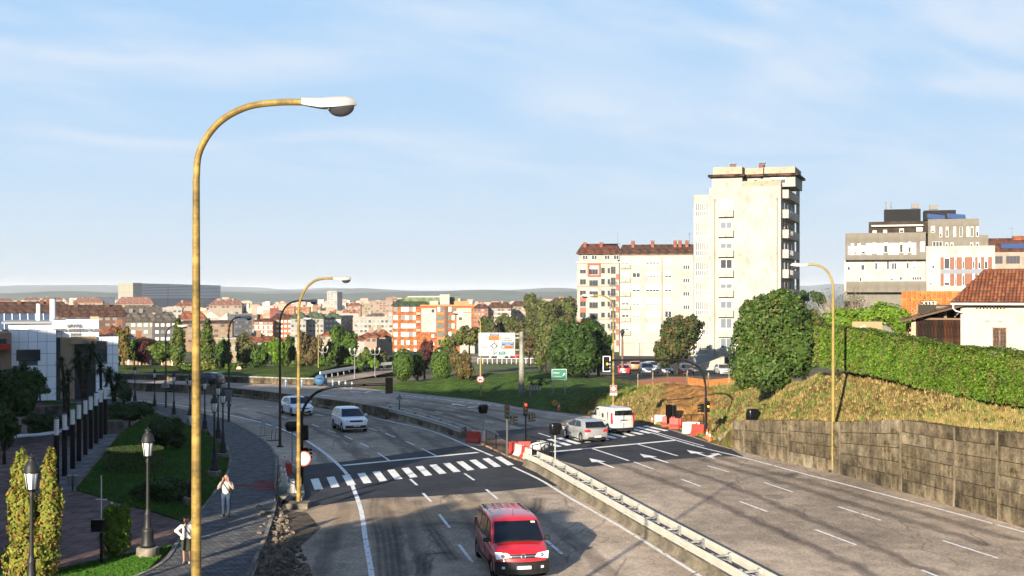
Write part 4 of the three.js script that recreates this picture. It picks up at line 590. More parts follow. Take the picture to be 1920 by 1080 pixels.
// post-and-net fence along the bank top, with the car park behind
{
  const t = thing('net_fence', 'wooden post fence with orange netting along the top of the bank', 'fence'), pts = [];
  [1060, 1082, 1104, 1131, 1160, 1188, 1218, 1251].forEach((px, i) => { const u = [4, 4.3, 4.6, 5.0, 5.35, 5.7, 6.05, 6.5][i], p = bankPt(u, 7.6 + 0.2 * i); pts.push(p); new MB().box(p.x, p.y + 0.55, p.z, 0.11, 1.35, 0.11).build('post', M(0.42, 0.33, 0.23, 0.9, { map: T.wood }), t); });
  const net = (a, b, mat, y0, y1) => { const m = new MB(), n = Math.round(a.distanceTo(b) / 0.16); for (let i = 0; i <= n; i++) { const p = a.clone().lerp(b, i / n); m.beam(V(p.x, p.y + y0, p.z), V(p.x, p.y + y1, p.z - 0.001), 0.035, 0.035); } for (let k = 0; k <= 6; k++) { const y = mix(y0, y1, k / 6); m.beam(V(a.x, a.y + y, a.z), V(b.x, b.y + y, b.z), 0.03, 0.035); } m.build('net_panel', mat, t); };
  for (let i = 0; i < pts.length - 1; i++) net(pts[i], pts[i + 1], i < 3 ? M(0.16, 0.06, 0.035, 0.9) : M(0.36, 0.13, 0.03, 0.8), 0.05, 0.62);
  const a = bankPt(7.0, 13), b = bankPt(8.7, 14.5), n = thing('green_netting', 'sagging dark green net stretched between posts before the flats', 'netting'), m = new MB(), N = 14; a.y += 0.1; b.y += 0.1; const at = (i, j) => { const f = i / N, p = a.clone().lerp(b, f); p.y += mix(0, 1.7 + 0.25 * f - 0.55 * Math.sin(Math.PI * f), j / 4); p.z += 0.12 * Math.sin(f * 14 + j); return p; };
  for (let i = 0; i < N; i++) for (let j = 0; j < 4; j++) m.quad(at(i, j), at(i + 1, j), at(i + 1, j + 1), at(i, j + 1)); const nm = M(0.035, 0.05, 0.04, 0.95).clone(); nm.side = DOUBLE; m.build('net_sheet', nm, n); for (const p of [a, b]) new MB().box(p.x, p.y + 0.9, p.z, 0.1, 2.1, 0.1).build('post', galv, n);
}
// far small things by the side road: blue bin and delineators
{
  const p = P(600, 723, 133).setY(0), t = thing('recycling_bin', 'round blue bin beside the far junction', 'bin', p); new MB().add(new THREE.SphereGeometry(0.62, 20, 14), 0, 0.6, 0, 0, 0, 0, V(1, 0.98, 1)).build('shell', M(0.03, 0.085, 0.16, 0.6), t); new MB().box(0, 0.8, 0.58, 0.4, 0.12, 0.1).build('slot', black, t);
  [[536, 722], [566, 722], [624, 722.5], [636, 724], [648, 725.5], [660, 727], [612, 720]].forEach(([x, y], i) => { const q = G(x, y + 2), d = thing('delineator_post', ['leftmost small blue delineator post along the far kerb', 'small blue delineator post left of the blue bin', 'small blue delineator post just right of the blue bin', 'second small blue delineator post right of the bin', 'third small blue delineator post right of the bin', 'rightmost small blue delineator post at the far junction', 'small blue delineator post behind the blue bin'][i], 'bollard', q, 0, 'delineator posts at the far junction'); new MB().cyl(0, 0, 0, 0.1, 0.09, 0.75, 10).build('post', M(0.08, 0.16, 0.3, 0.5), d); new MB().cyl(0, 0.45, 0, 0.1, 0.1, 0.16, 10).build('reflective_band', whitePl, d); });
}
// weather mast and litter bin in the plaza
{
  const t = thing('instrument_post', 'thin pole with a dark instrument box beside the green shrub', 'pole', G(190, 1062)); new MB().cyl(0, 0, 0, 0.05, 0.05, 1.2, 10).build('lower_pole', black, t); new MB().cyl(0, 1.2, 0, 0.025, 0.02, 2.0, 8).box(0, 2.35, 0, 0.4, 0.03, 0.03).build('upper_pole', M(0.5, 0.5, 0.48, 0.4, { metalness: 0.5 }), t); new MB().rbox(-0.1, 1.45, 0.02, 0.44, 0.42, 0.34, 0.03).build('instrument_box', black, t);
  const b = thing('litter_bin', 'small grey twin litter bin at the lawn corner', 'bin', G(136, 921)); new MB().cyl(-0.13, 0.28, 0, 0.13, 0.15, 0.5, 14).cyl(0.15, 0.28, 0, 0.13, 0.15, 0.5, 14).build('drums', M(0.18, 0.18, 0.19, 0.45, { metalness: 0.4 }), b); new MB().cyl(0, 0, 0, 0.04, 0.04, 0.8, 8).cyl(0, 0, 0, 0.2, 0.2, 0.03, 12).build('stand', steelDark, b);
  const w = thing('curved_bench', 'low pale curved bench wall behind the light columns', 'bench'), L = curve([[-40, 862], [25, 833], [80, 828], [130, 816]].map((q) => G(...q)), 24); mesh('bench_seat', boxUV(sweep(L, [[-0.25, 0.42], [-0.25, 0.55], [0.25, 0.55], [0.25, 0.42]])), M(0.55, 0.56, 0.58, 0.6), w); mesh('bench_wall', boxUV(sweep(L, [[-0.15, 0], [-0.15, 0.42], [0.15, 0.42], [0.15, 0]])), M(0.10, 0.1, 0.1, 0.9), w);
  [[[55, 757], [118, 758], [118, 780], [62, 783], 'nearer step'], [[120, 808], [230, 802], [230, 812], [130, 818], 'long low']].forEach(([a, b2, c, d, l], i) => { const o = thing('planter_wall', `${l} of the pale stone planter walls below the hotel lawn`, 'wall'); const A = G(...d), B = G(...c); new MB().beam(V(A.x, 0.45, A.z), V(B.x, 0.45, B.z), 0.5, 0.9).build('wall_body', M(0.28, 0.25, 0.24, 0.9, { map: T.concrete }), o); });
}
// ---------- vegetation ----------
const leafMat = new THREE.MeshPhysicalMaterial({ vertexColors: true, roughness: 0.6, specularIntensity: 0.35, side: DOUBLE });
const barkMat = M(0.10, 0.075, 0.05, 0.95, { map: again(T.wood, 1) });
const GREEN = { dark: [[0.024, 0.055, 0.01], [0.033, 0.072, 0.012], [0.05, 0.095, 0.016]], mid: [[0.04, 0.085, 0.012], [0.06, 0.12, 0.016], [0.09, 0.15, 0.022]], bright: [[0.075, 0.16, 0.01], [0.11, 0.205, 0.014], [0.16, 0.25, 0.02]], yellow: [[0.15, 0.17, 0.03], [0.2, 0.2, 0.035], [0.1, 0.13, 0.03]], olive: [[0.1, 0.1, 0.035], [0.13, 0.12, 0.045], [0.075, 0.09, 0.03]], brown: [[0.13, 0.09, 0.045], [0.16, 0.115, 0.05], [0.09, 0.085, 0.035]], red: [[0.1, 0.03, 0.028], [0.13, 0.045, 0.035], [0.07, 0.03, 0.03]], autumn: [[0.12, 0.11, 0.03], [0.2, 0.1, 0.03], [0.08, 0.1, 0.025]], gold: [[0.2, 0.25, 0.035], [0.14, 0.2, 0.03], [0.17, 0.22, 0.03], [0.25, 0.27, 0.04], [0.2, 0.23, 0.03], [0.32, 0.15, 0.04], [0.16, 0.21, 0.03]] };
for (const k of Object.keys(GREEN)) GREEN[k] = GREEN[k].map((c) => c.map((v) => v * 0.5));   // leaf colours as reflectances of about 0.02 to 0.12
GREEN.magnolia = [...GREEN.dark, [0.08, 0.04, 0.015], [0.025, 0.04, 0.01], [0.018, 0.033, 0.01]];
GREEN.laurel = [...GREEN.dark, ...GREEN.mid, [0.023, 0.045, 0.008], [0.065, 0.065, 0.015]];
class Leaves {
  constructor(seed) { this.p = []; this.n = []; this.c = []; this.i = []; this.r = rng(seed); }
  leaf(x, y, z, ox, oy, oz, s, c, narrow = 0.62) {
    const r = this.r; let nx = ox + (r() - 0.5) * 1.7, ny = oy + (r() - 0.5) * 1.7 + 0.15, nz = oz + (r() - 0.5) * 1.7, l = Math.hypot(nx, ny, nz) || 1; nx /= l; ny /= l; nz /= l;
    let ax = r() - 0.5, ay = r() - 0.5, az = r() - 0.5; const d = ax * nx + ay * ny + az * nz; ax -= d * nx; ay -= d * ny; az -= d * nz; l = Math.hypot(ax, ay, az) || 1; ax *= s / l; ay *= s / l; az *= s / l;
    const bx = (ny * az - nz * ay) * narrow, by = (nz * ax - nx * az) * narrow, bz = (nx * ay - ny * ax) * narrow, k = this.p.length / 3;
    this.p.push(x - ax, y - ay, z - az, x + bx, y + by, z + bz, x + ax, y + ay, z + az, x - bx, y - by, z - bz);
    const t = 0.65 + r() * 0.7; for (let q = 0; q < 4; q++) { this.n.push(nx, ny, nz); this.c.push(c[0] * t, c[1] * t, c[2] * t); } this.i.push(k, k + 2, k + 1, k, k + 3, k + 2);
  }
  // leaves through the shell of an ellipsoid, in clumps; gaps where the noise is low
  blob(c, rx, ry, rz, n, s, pal, o = {}) {
    const r = this.r, f = o.freq ?? 2.6, sd = Math.floor(r() * 900);
    for (let k = 0; k < n; k++) {
      let u = 2 * r() - 1, a = r() * 6.2832, q = Math.sqrt(1 - u * u), dx = q * Math.cos(a), dy = u, dz = q * Math.sin(a); if (o.flatBottom && dy < -o.flatBottom) { dy = -o.flatBottom * r(); }
      const cl = vnoise(dx * f + 7, dy * f + dz * f * 0.7 + 9, 0, sd) * 0.65 + vnoise(dz * f * 2.3 + 3, dy * f * 2.1 + dx * f * 1.2, 0, sd + 1) * 0.35;
      if (!o.dense && cl < 0.36 && r() < 0.8) continue;
      const R = (o.smooth ? mix(0.95, 1.03, cl) : mix(0.74, 1.16, cl)) * (1 - (o.depth ?? 0.28) * r() * r());
      this.leaf(c.x + dx * rx * R, c.y + dy * ry * R, c.z + dz * rz * R, dx * 1.2, dy * 1.2, dz * 1.2, s * (0.6 + 0.8 * r()), pal[Math.floor((cl * 0.7 + r() * 0.55) * pal.length) % pal.length], o.narrow);
    }
    return this;
  }
  build(name, parent) { const g = new THREE.BufferGeometry(); g.setAttribute('position', new THREE.Float32BufferAttribute(this.p, 3)); g.setAttribute('normal', new THREE.Float32BufferAttribute(this.n, 3)); g.setAttribute('color', new THREE.Float32BufferAttribute(this.c, 3)); g.setIndex(this.i); return mesh(name, g, leafMat, parent); }
}
const coreMat = (pal) => M(...[0, 1, 2].map((k) => pal.reduce((a, c) => a + c[k], 0) / pal.length), 1);
function lump(rx, ry, rz, seed, det = 3) { const g = new THREE.IcosahedronGeometry(1, det), q = g.attributes.position; for (let i = 0; i < q.count; i++) { const x = q.getX(i), y = q.getY(i), z = q.getZ(i), k = 0.86 + 0.28 * vnoise(x * 2.3 + 5, y * 2.3 + z * 1.7 + 8, 0, seed); q.setXYZ(i, x * rx * k, y * ry * k, z * rz * k); } g.computeVertexNormals(); return g; }
let tseed = 100;
// a tree or shrub standing at base; blobs are [dx, height, dz, rx, ry, rz] round it
function plant(name, label, cat, base, blobs, pal, leaf, dens, o = {}) {
  const t = thing(name, label, cat, base, 0, o.group), L = new Leaves(++tseed), core = new MB(), tr = new MB(), r = rng(tseed + 7), top = Math.max(...blobs.map((b) => b[1]));
  if (!o.smooth && o.shape !== 'clipped') { const more = []; for (const [dx, y, dz, rx, ry, rz] of blobs) for (let i = 0; i < 6; i++) { const a = r() * 6.28, e = -0.3 + r() * 1.6, k = 0.2 + 0.16 * r(); more.push([dx + Math.cos(a) * Math.cos(e) * rx * 0.92, y + Math.sin(e) * ry * 0.92, dz + Math.sin(a) * Math.cos(e) * rz * 0.92, rx * k, ry * k, rz * k]); } blobs = [...blobs, ...more]; }
  for (const [dx, y, dz, rx, ry, rz] of blobs) { const area = 4 * Math.PI * Math.pow((Math.pow(rx * ry, 1.6) + Math.pow(rx * rz, 1.6) + Math.pow(ry * rz, 1.6)) / 3, 1 / 1.6); L.blob(V(dx, y, dz), rx, ry, rz, Math.min(26000, Math.round(area * dens / (leaf * leaf))), leaf, o.pick ? o.pick(dx, y) : pal, o); if (!o.open) core.add(lump(rx * 0.7, ry * 0.7, rz * 0.7, tseed), dx, y, dz); }
  L.build('crown', t); if (!o.open) core.build('inner_foliage', coreMat(pal), t);
  const th = o.trunk ?? top * 0.8, tw = o.tw ?? 0.06 + top * 0.022; tr.bar(V(0, -0.3, 0), V(0, th * 0.55, 0), tw, tw * 0.75, 9).bar(V(0, th * 0.55, 0), V((r() - 0.5) * 0.3, th, (r() - 0.5) * 0.3), tw * 0.75, tw * 0.3, 8);
  for (const b of blobs.slice(0, 7)) tr.bar(V(0, th * (0.4 + 0.3 * r()), 0), V(b[0] * 0.8, b[1], b[2] * 0.8), tw * 0.45, tw * 0.12, 6);
  if (o.limbs) for (let i = 0; i < o.limbs; i++) { const a = r() * 6.28, y0 = th * (0.25 + 0.6 * r()), l = top * (0.3 + 0.35 * r()), m = V(Math.cos(a) * l * 0.5, y0 + l * 0.35, Math.sin(a) * l * 0.5), e = V(Math.cos(a + 0.4) * l * 0.85, y0 + l * 0.9, Math.sin(a + 0.4) * l * 0.85); tr.bar(V(0, y0, 0), m, tw * 0.4, tw * 0.25, 5).bar(m, e, tw * 0.25, tw * 0.06, 5); }
  tr.build('trunk', o.bark ?? barkMat, t); return t;
}
// by picture place: px centre, px half width, rows of top and foot, metres ahead, foot height
const atFoot = (px, z, y) => V((px - 960) / F * z, y, -z);
function round(name, label, cat, px, hw, top, foot, z, pal, leaf, dens, o = {}) {
  const k = z / F, y0 = EYE - (foot - HZ) * k, h = (foot - top) * k, w = hw * k, r = rng(px * 7 + top), bl = [];
  if (o.shape === 'column') for (let i = 0; i < 4; i++) { const f = (i + 0.5) / 4; bl.push([(r() - 0.5) * w * 0.25, h * (0.16 + 0.7 * f), (r() - 0.5) * w * 0.3, w * (1 - 0.55 * f * f), h * 0.22, w * (1 - 0.55 * f * f)]); }
  else if (o.shape === 'clipped') bl.push([0, h * 0.5, 0, w, h * 0.52, w * 0.9]);
  else { bl.push([0, h * 0.6, 0, w * 0.72, h * 0.38, w * 0.7]); const n = o.n ?? 5; for (let i = 0; i < n; i++) { const a = i / n * 6.28 + r(), f = 0.35 + 0.5 * r(); bl.push([Math.cos(a) * w * 0.52, h * f, Math.sin(a) * w * 0.5, w * (0.36 + 0.2 * r()), h * (0.17 + 0.12 * r()), w * (0.36 + 0.18 * r())]); } }
  return plant(name, label, cat, atFoot(px, z, y0), bl, pal, leaf, dens, o);
}
const pxb = (base, z, list) => list.map(([px, py, rx, ry, rz]) => { const k = z / F; return [(px - 960) * k - base.x, EYE - (py - HZ) * k - base.y, (rz ?? 0), rx * k, ry * k, rx * k * 0.9]; });
// the big evergreen on the cut bank and its neighbours
{
  const b = V(17.0, 3.3, -82); plant('evergreen_tree', 'big dense rounded evergreen tree on the bank beside the flats', 'tree', b, pxb(b, 82, [[1448, 618, 62, 66], [1412, 662, 48, 58], [1482, 596, 40, 48, -0.5], [1488, 655, 42, 55, 0.6], [1436, 694, 52, 38, 0.8], [1391, 696, 26, 34, 0.4], [1425, 590, 36, 34], [1462, 570, 30, 26]]), GREEN.laurel, 0.115, 0.85, { tw: 0.2, depth: 0.2, limbs: 4 });
  const c = V(19.5, 4.2, -84); plant('shrub', 'olive and bronze shrub growing against the right side of the big evergreen', 'shrub', c, pxb(c, 84, [[1516, 612, 26, 32], [1512, 650, 30, 30], [1535, 628, 20, 34]]), [...GREEN.olive, ...GREEN.autumn, ...GREEN.mid], 0.1, 0.7, { depth: 0.35 });
  const d = V(23.5, 4.6, -92); plant('ivy_thicket', 'bright ivy thicket over the old shed behind the hedge', 'shrub', d, pxb(d, 92, [[1575, 604, 40, 24], [1625, 596, 30, 20, -0.6], [1668, 588, 32, 24, -0.4], [1690, 606, 22, 26]]), GREEN.bright, 0.11, 0.75, { depth: 0.25 });
  [[1560, 570, 40, 38, 105, 'bare-twigged grey shrub left of the grey flats'], [1605, 566, 26, 34, 108, 'thin leafless shrub below the grey flats'], [1735, 575, 20, 30, 98, 'bare creeper branches against the orange brick wall']].forEach(([px, py, rx, ry, z, l], i) => {
    const base = atFoot(px, z, EYE - (py + ry - HZ) * z / F - 0.6), t = thing('bare_shrub', l, 'shrub', base), r = rng(900 + i), m = new MB(), k = z / F, L = new Leaves(950 + i);
    for (let q = 0; q < 34; q++) { const a = r() * 6.28, sp = r(), m1 = V(Math.cos(a) * rx * k * 0.4 * sp, ry * k * (0.5 + 0.4 * r()), Math.sin(a) * rx * k * 0.4), e = V(Math.cos(a) * rx * k * sp * 1.1 + (r() - 0.5), ry * k * (1.0 + r()), Math.sin(a) * rx * k); m.bar(V((r() - 0.5) * 0.6, 0, (r() - 0.5) * 0.4), m1, 0.03, 0.02, 5).bar(m1, e, 0.02, 0.006, 5).bar(m1, V(e.x + (r() - 0.5) * 1.2, e.y * 0.9, e.z), 0.015, 0.005, 4); if (q % 2) for (let w = 0; w < 26; w++) L.leaf(e.x + (r() - 0.5), e.y + (r() - 0.5) * 1.1, e.z + (r() - 0.5), 0, 1, 0, 0.07, GREEN.olive[w % 3]); }
    m.build('branches', M(0.28, 0.22, 0.16, 0.95), t); L.build('sparse_leaves', t);
  });
}
// the long clipped conifer hedge
{
  const ctl = [[1543, 75.5, 611], [1600, 73, 617], [1700, 69, 632], [1750, 67, 644], [1830, 63, 654], [1920, 59.2, 663], [2080, 54, 690], [2250, 50, 720]].map(([px, z, top]) => V((px - 960) / F * z, EYE - (top - HZ) * z / F, -z)), line = curve(ctl, 60), L = new Leaves(501), r = rng(502), t = thing('clipped_hedge', 'long clipped bright green conifer hedge along the top of the slope', 'hedge'), core = new MB();
  const total = 62000; for (let k = 0; k < total; k++) {
    const f = r() * 59.99, i = Math.floor(f), p = line[i].clone().lerp(line[i + 1], f - i), tg = line[i + 1].clone().sub(line[i]).normalize(), n = V(tg.z, 0, -tg.x).normalize(); if (n.z < 0) n.multiplyScalar(-1);
    const h = 2.4, w = 0.6, bulge = (vnoise(f * 0.55, 3, 0, 61) - 0.5) * 0.5 + (vnoise(f * 1.7, 8, 0, 62) - 0.5) * 0.22, u = r(), side = u < 0.62 ? 1 : u < 0.86 ? 0 : -1; let o, y;
    if (side === 0) { o = (r() * 2 - 1) * w; y = h + bulge * 0.35 + r() * 0.12 - 0.1 * r(); } else { y = h * r(); o = side * (w * (1.05 - 0.14 * (y / h)) + bulge * 0.45 + (vnoise(f * 3, y * 3, 0, 63) - 0.5) * 0.26 - 0.15 * r() * r()); }
    const spots = vnoise(f * 1.1, y * 0.9, 0, 66), c = spots > 0.62 && r() < 0.6 ? GREEN.yellow[Math.floor(r() * 3)] : spots < 0.25 && r() < 0.3 ? GREEN.olive[Math.floor(r() * 3)] : GREEN.bright[Math.floor(r() * 3)];
    L.leaf(p.x + n.x * o, p.y - h + y, p.z + n.z * o, n.x * side * 1.2, side ? 0.5 : 1.4, n.z * side * 1.2, 0.075 * (0.6 + 0.9 * r()), c, 0.45);
  }
  L.build('foliage', t); for (let i = 0; i < 60; i++) { const a = line[i].clone(), b = line[i + 1].clone(); a.y -= 1.25; b.y -= 1.25; core.beam(a, b, 0.85, 2.15); } core.build('inner_foliage', coreMat(GREEN.mid), t);
  for (let i = 3; i < 58; i += 3) new MB().bar(V(line[i].x, line[i].y - 3.6, line[i].z), V(line[i].x, line[i].y - 1.8, line[i].z), 0.06, 0.05, 6).build('stem', barkMat, t);
}
// car park tree, dark thicket by the lower bank
round('magnolia_tree', 'dark glossy tree with rusty leaves in front of the cream flats', 'tree', 1270, 50, 601, 700, 168, GREEN.magnolia, 0.2, 0.75, { n: 7, trunk: 3 });
{ const z = 132, b = atFoot(1075, z, 0.4); plant('dense_tree', 'broad dark green tree mass behind the green sign', 'tree', b, pxb(b, z, [[1060, 660, 32, 48], [1092, 662, 36, 44, 0.6], [1078, 630, 30, 30, -0.6]]), GREEN.dark, 0.15, 0.8, { depth: 0.22 }); const c = atFoot(1122, 137, 0.2); plant('dense_tree', 'dark bushy tree between the thicket and the yellow speed-sign lamp', 'tree', c, pxb(c, 137, [[1120, 652, 26, 46], [1134, 660, 16, 34], [1108, 622, 20, 24]]), GREEN.dark, 0.15, 0.8, {}); const d = atFoot(1022, 140, 0); plant('leafy_tree', 'lighter leafy tree at the left edge of the dark thicket', 'tree', d, pxb(d, 140, [[1025, 640, 24, 40], [1040, 620, 26, 26], [1012, 670, 14, 26]]), [...GREEN.mid, ...GREEN.olive], 0.15, 0.75, {}); }
round('conifer_shrub', 'small dark pointed shrub right of the tall grey sign post', 'shrub', 989, 12, 698, 752, 118, GREEN.dark, 0.1, 0.8, { shape: 'column' });
round('conifer_shrub', 'small dark rounded shrub between the sign post and the green sign', 'shrub', 1016, 10, 705, 744, 119, GREEN.dark, 0.1, 0.8, { shape: 'clipped' });
// clipped shrubs on the far lawn
round('clipped_shrub', 'tall smooth clipped green shrub, leftmost on the far lawn', 'shrub', 756, 21, 654, 714, 138, GREEN.mid, 0.1, 1.0, { shape: 'clipped', smooth: true, dense: true, depth: 0.1 });
round('clipped_shrub', 'dark shaded shrub tucked behind the leftmost clipped one', 'shrub', 783, 15, 660, 710, 141, GREEN.dark, 0.12, 0.9, { shape: 'clipped', smooth: true });
round('plum_tree', 'purple-leaved plum tree behind the clipped shrubs', 'tree', 796, 18, 637, 708, 145, GREEN.red, 0.14, 0.7, { n: 5 });
round('clipped_shrub', 'tall smooth clipped green shrub in the middle of the far lawn', 'shrub', 827, 20, 651, 718, 134, GREEN.mid, 0.1, 1.0, { shape: 'clipped', smooth: true, dense: true, depth: 0.1 });
round('red_shrub', 'loose red and green shrub, rightmost on the far lawn', 'shrub', 866, 27, 660, 726, 129, [...GREEN.mid, ...GREEN.brown, ...GREEN.autumn, [0.075, 0.025, 0.015]], 0.12, 0.75, { n: 6, trunk: 1.2 });
// the row beyond the far carriageway and the valley trees: px, half width, top, foot, z, palette, label
[[232, 17, 610, 690, 158, 'autumn', 'rust and green autumn tree right of the hotel'], [252, 11, 634, 690, 162, 'olive', 'olive tree tucked right of the rust autumn one'], [266, 13, 640, 694, 160, 'red', 'dark red bush by the beige wall'], [301, 24, 646, 692, 156, 'yellow', 'yellow-green rounded tree by the beige wall'], [216, 14, 664, 690, 152, 'bright', 'bright spiky bush beside the hotel corner'],
  [420, 20, 636, 704, 158, 'dark', 'dark tree right of the second poplar'], [462, 22, 632, 706, 164, 'olive', 'grey-green willow-like tree in the far row'], [492, 20, 645, 704, 160, 'mid', 'mid green tree left of the dark lamp in the far row'], [519, 17, 640, 704, 158, 'bright', 'bright green tree behind the dark street lamp'], [541, 16, 626, 704, 163, 'yellow', 'yellowing tree behind the second yellow lamp'], [580, 30, 630, 706, 160, 'brown', 'wide brownish tree in the middle of the far row'], [620, 18, 640, 704, 162, 'olive', 'olive tree right of the wide brown one'], [648, 30, 617, 704, 166, 'mid', 'tall dark-topped green tree before the white flats'], [684, 17, 652, 702, 162, 'autumn', 'mixed autumn tree before the small houses'], [712, 20, 655, 700, 165, 'olive', 'olive tree left of the brick block'],
  [352, 15, 684, 712, 150, 'bright', 'small bright bush at the left end of the verge'], [392, 18, 676, 710, 151, 'yellow', 'yellow-green bush behind the nearest lamp pole'], [440, 20, 680, 710, 152, 'mid', 'rounded bush left of the two round signs'], [478, 18, 676, 709, 153, 'dark', 'dark bush right of the two round signs'], [556, 16, 676, 707, 153, 'olive', 'low bush below the yellowing tree'], [606, 18, 672, 704, 154, 'mid', 'low bush behind the blue bin'], [664, 20, 668, 702, 156, 'mid', 'low bush below the tall dark-topped tree'], [700, 16, 672, 698, 158, 'bright', 'low bright bush at the end of the side road rail']].forEach(([px, hw, top, foot, z, pal, l], i) => round(foot > 706 || i > 14 ? 'roadside_bush' : 'roadside_tree', l, foot > 706 || i > 14 ? 'bush' : 'tree', px, hw, top, foot, z, [...GREEN[pal], ...(i % 2 ? GREEN.mid : GREEN[pal])], 0.2, 0.62, { group: 'trees and bushes beyond the far carriageway', depth: 0.4 }));
[[334, 15, 596, 692, 152, 'left of the two tall narrow poplars beyond the far road'], [388, 16, 596, 694, 153, 'right of the two tall narrow poplars beyond the far road']].forEach(([px, hw, top, foot, z, l]) => round('poplar_tree', l, 'tree', px, hw, top, foot, z, [...GREEN.autumn, ...GREEN.mid], 0.17, 0.8, { shape: 'column', group: 'poplars beyond the far road' }));
[[1012, 36, 555, 640, 300, 'mid', 'large round tree left of the flats, left of two'], [1058, 26, 560, 640, 305, 'mid', 'large round tree left of the flats, right of two'], [950, 26, 586, 640, 230, 'dark', 'dark tree above the roundabout sign'], [918, 22, 592, 645, 225, 'dark', 'dark tree behind the yellow lamp by the sign'], [985, 30, 605, 660, 190, 'olive', 'olive tree right of the roundabout sign'], [880, 28, 612, 660, 185, 'yellow', 'yellow-green tree in front of the brick block'], [845, 22, 626, 668, 178, 'bright', 'bright tree at the foot of the brick block'], [992, 20, 632, 682, 160, 'red', 'reddish bush behind the tall grey post'], [930, 26, 628, 668, 175, 'brown', 'brownish bush behind the roundabout sign'], [1040, 30, 598, 650, 200, 'mid', 'leafy tree right of the large round ones']].forEach(([px, hw, top, foot, z, pal, l]) => round('valley_tree', l, 'tree', px, hw, top, foot, z, [...GREEN[pal], ...GREEN.olive], z > 250 ? 0.3 : 0.22, 0.62, { group: 'trees between the junction and the flats', n: 6, depth: 0.4 }));
[[1505, 14, 545, 575, 260, 'distant dark tree at the right edge of the white tower'], [1535, 16, 548, 575, 265, 'distant dark tree in the gap right of the tower']].forEach(([px, hw, top, foot, z, l]) => round('distant_tree', l, 'tree', px, hw, top, foot, z, GREEN.dark, 0.3, 0.6, {}));
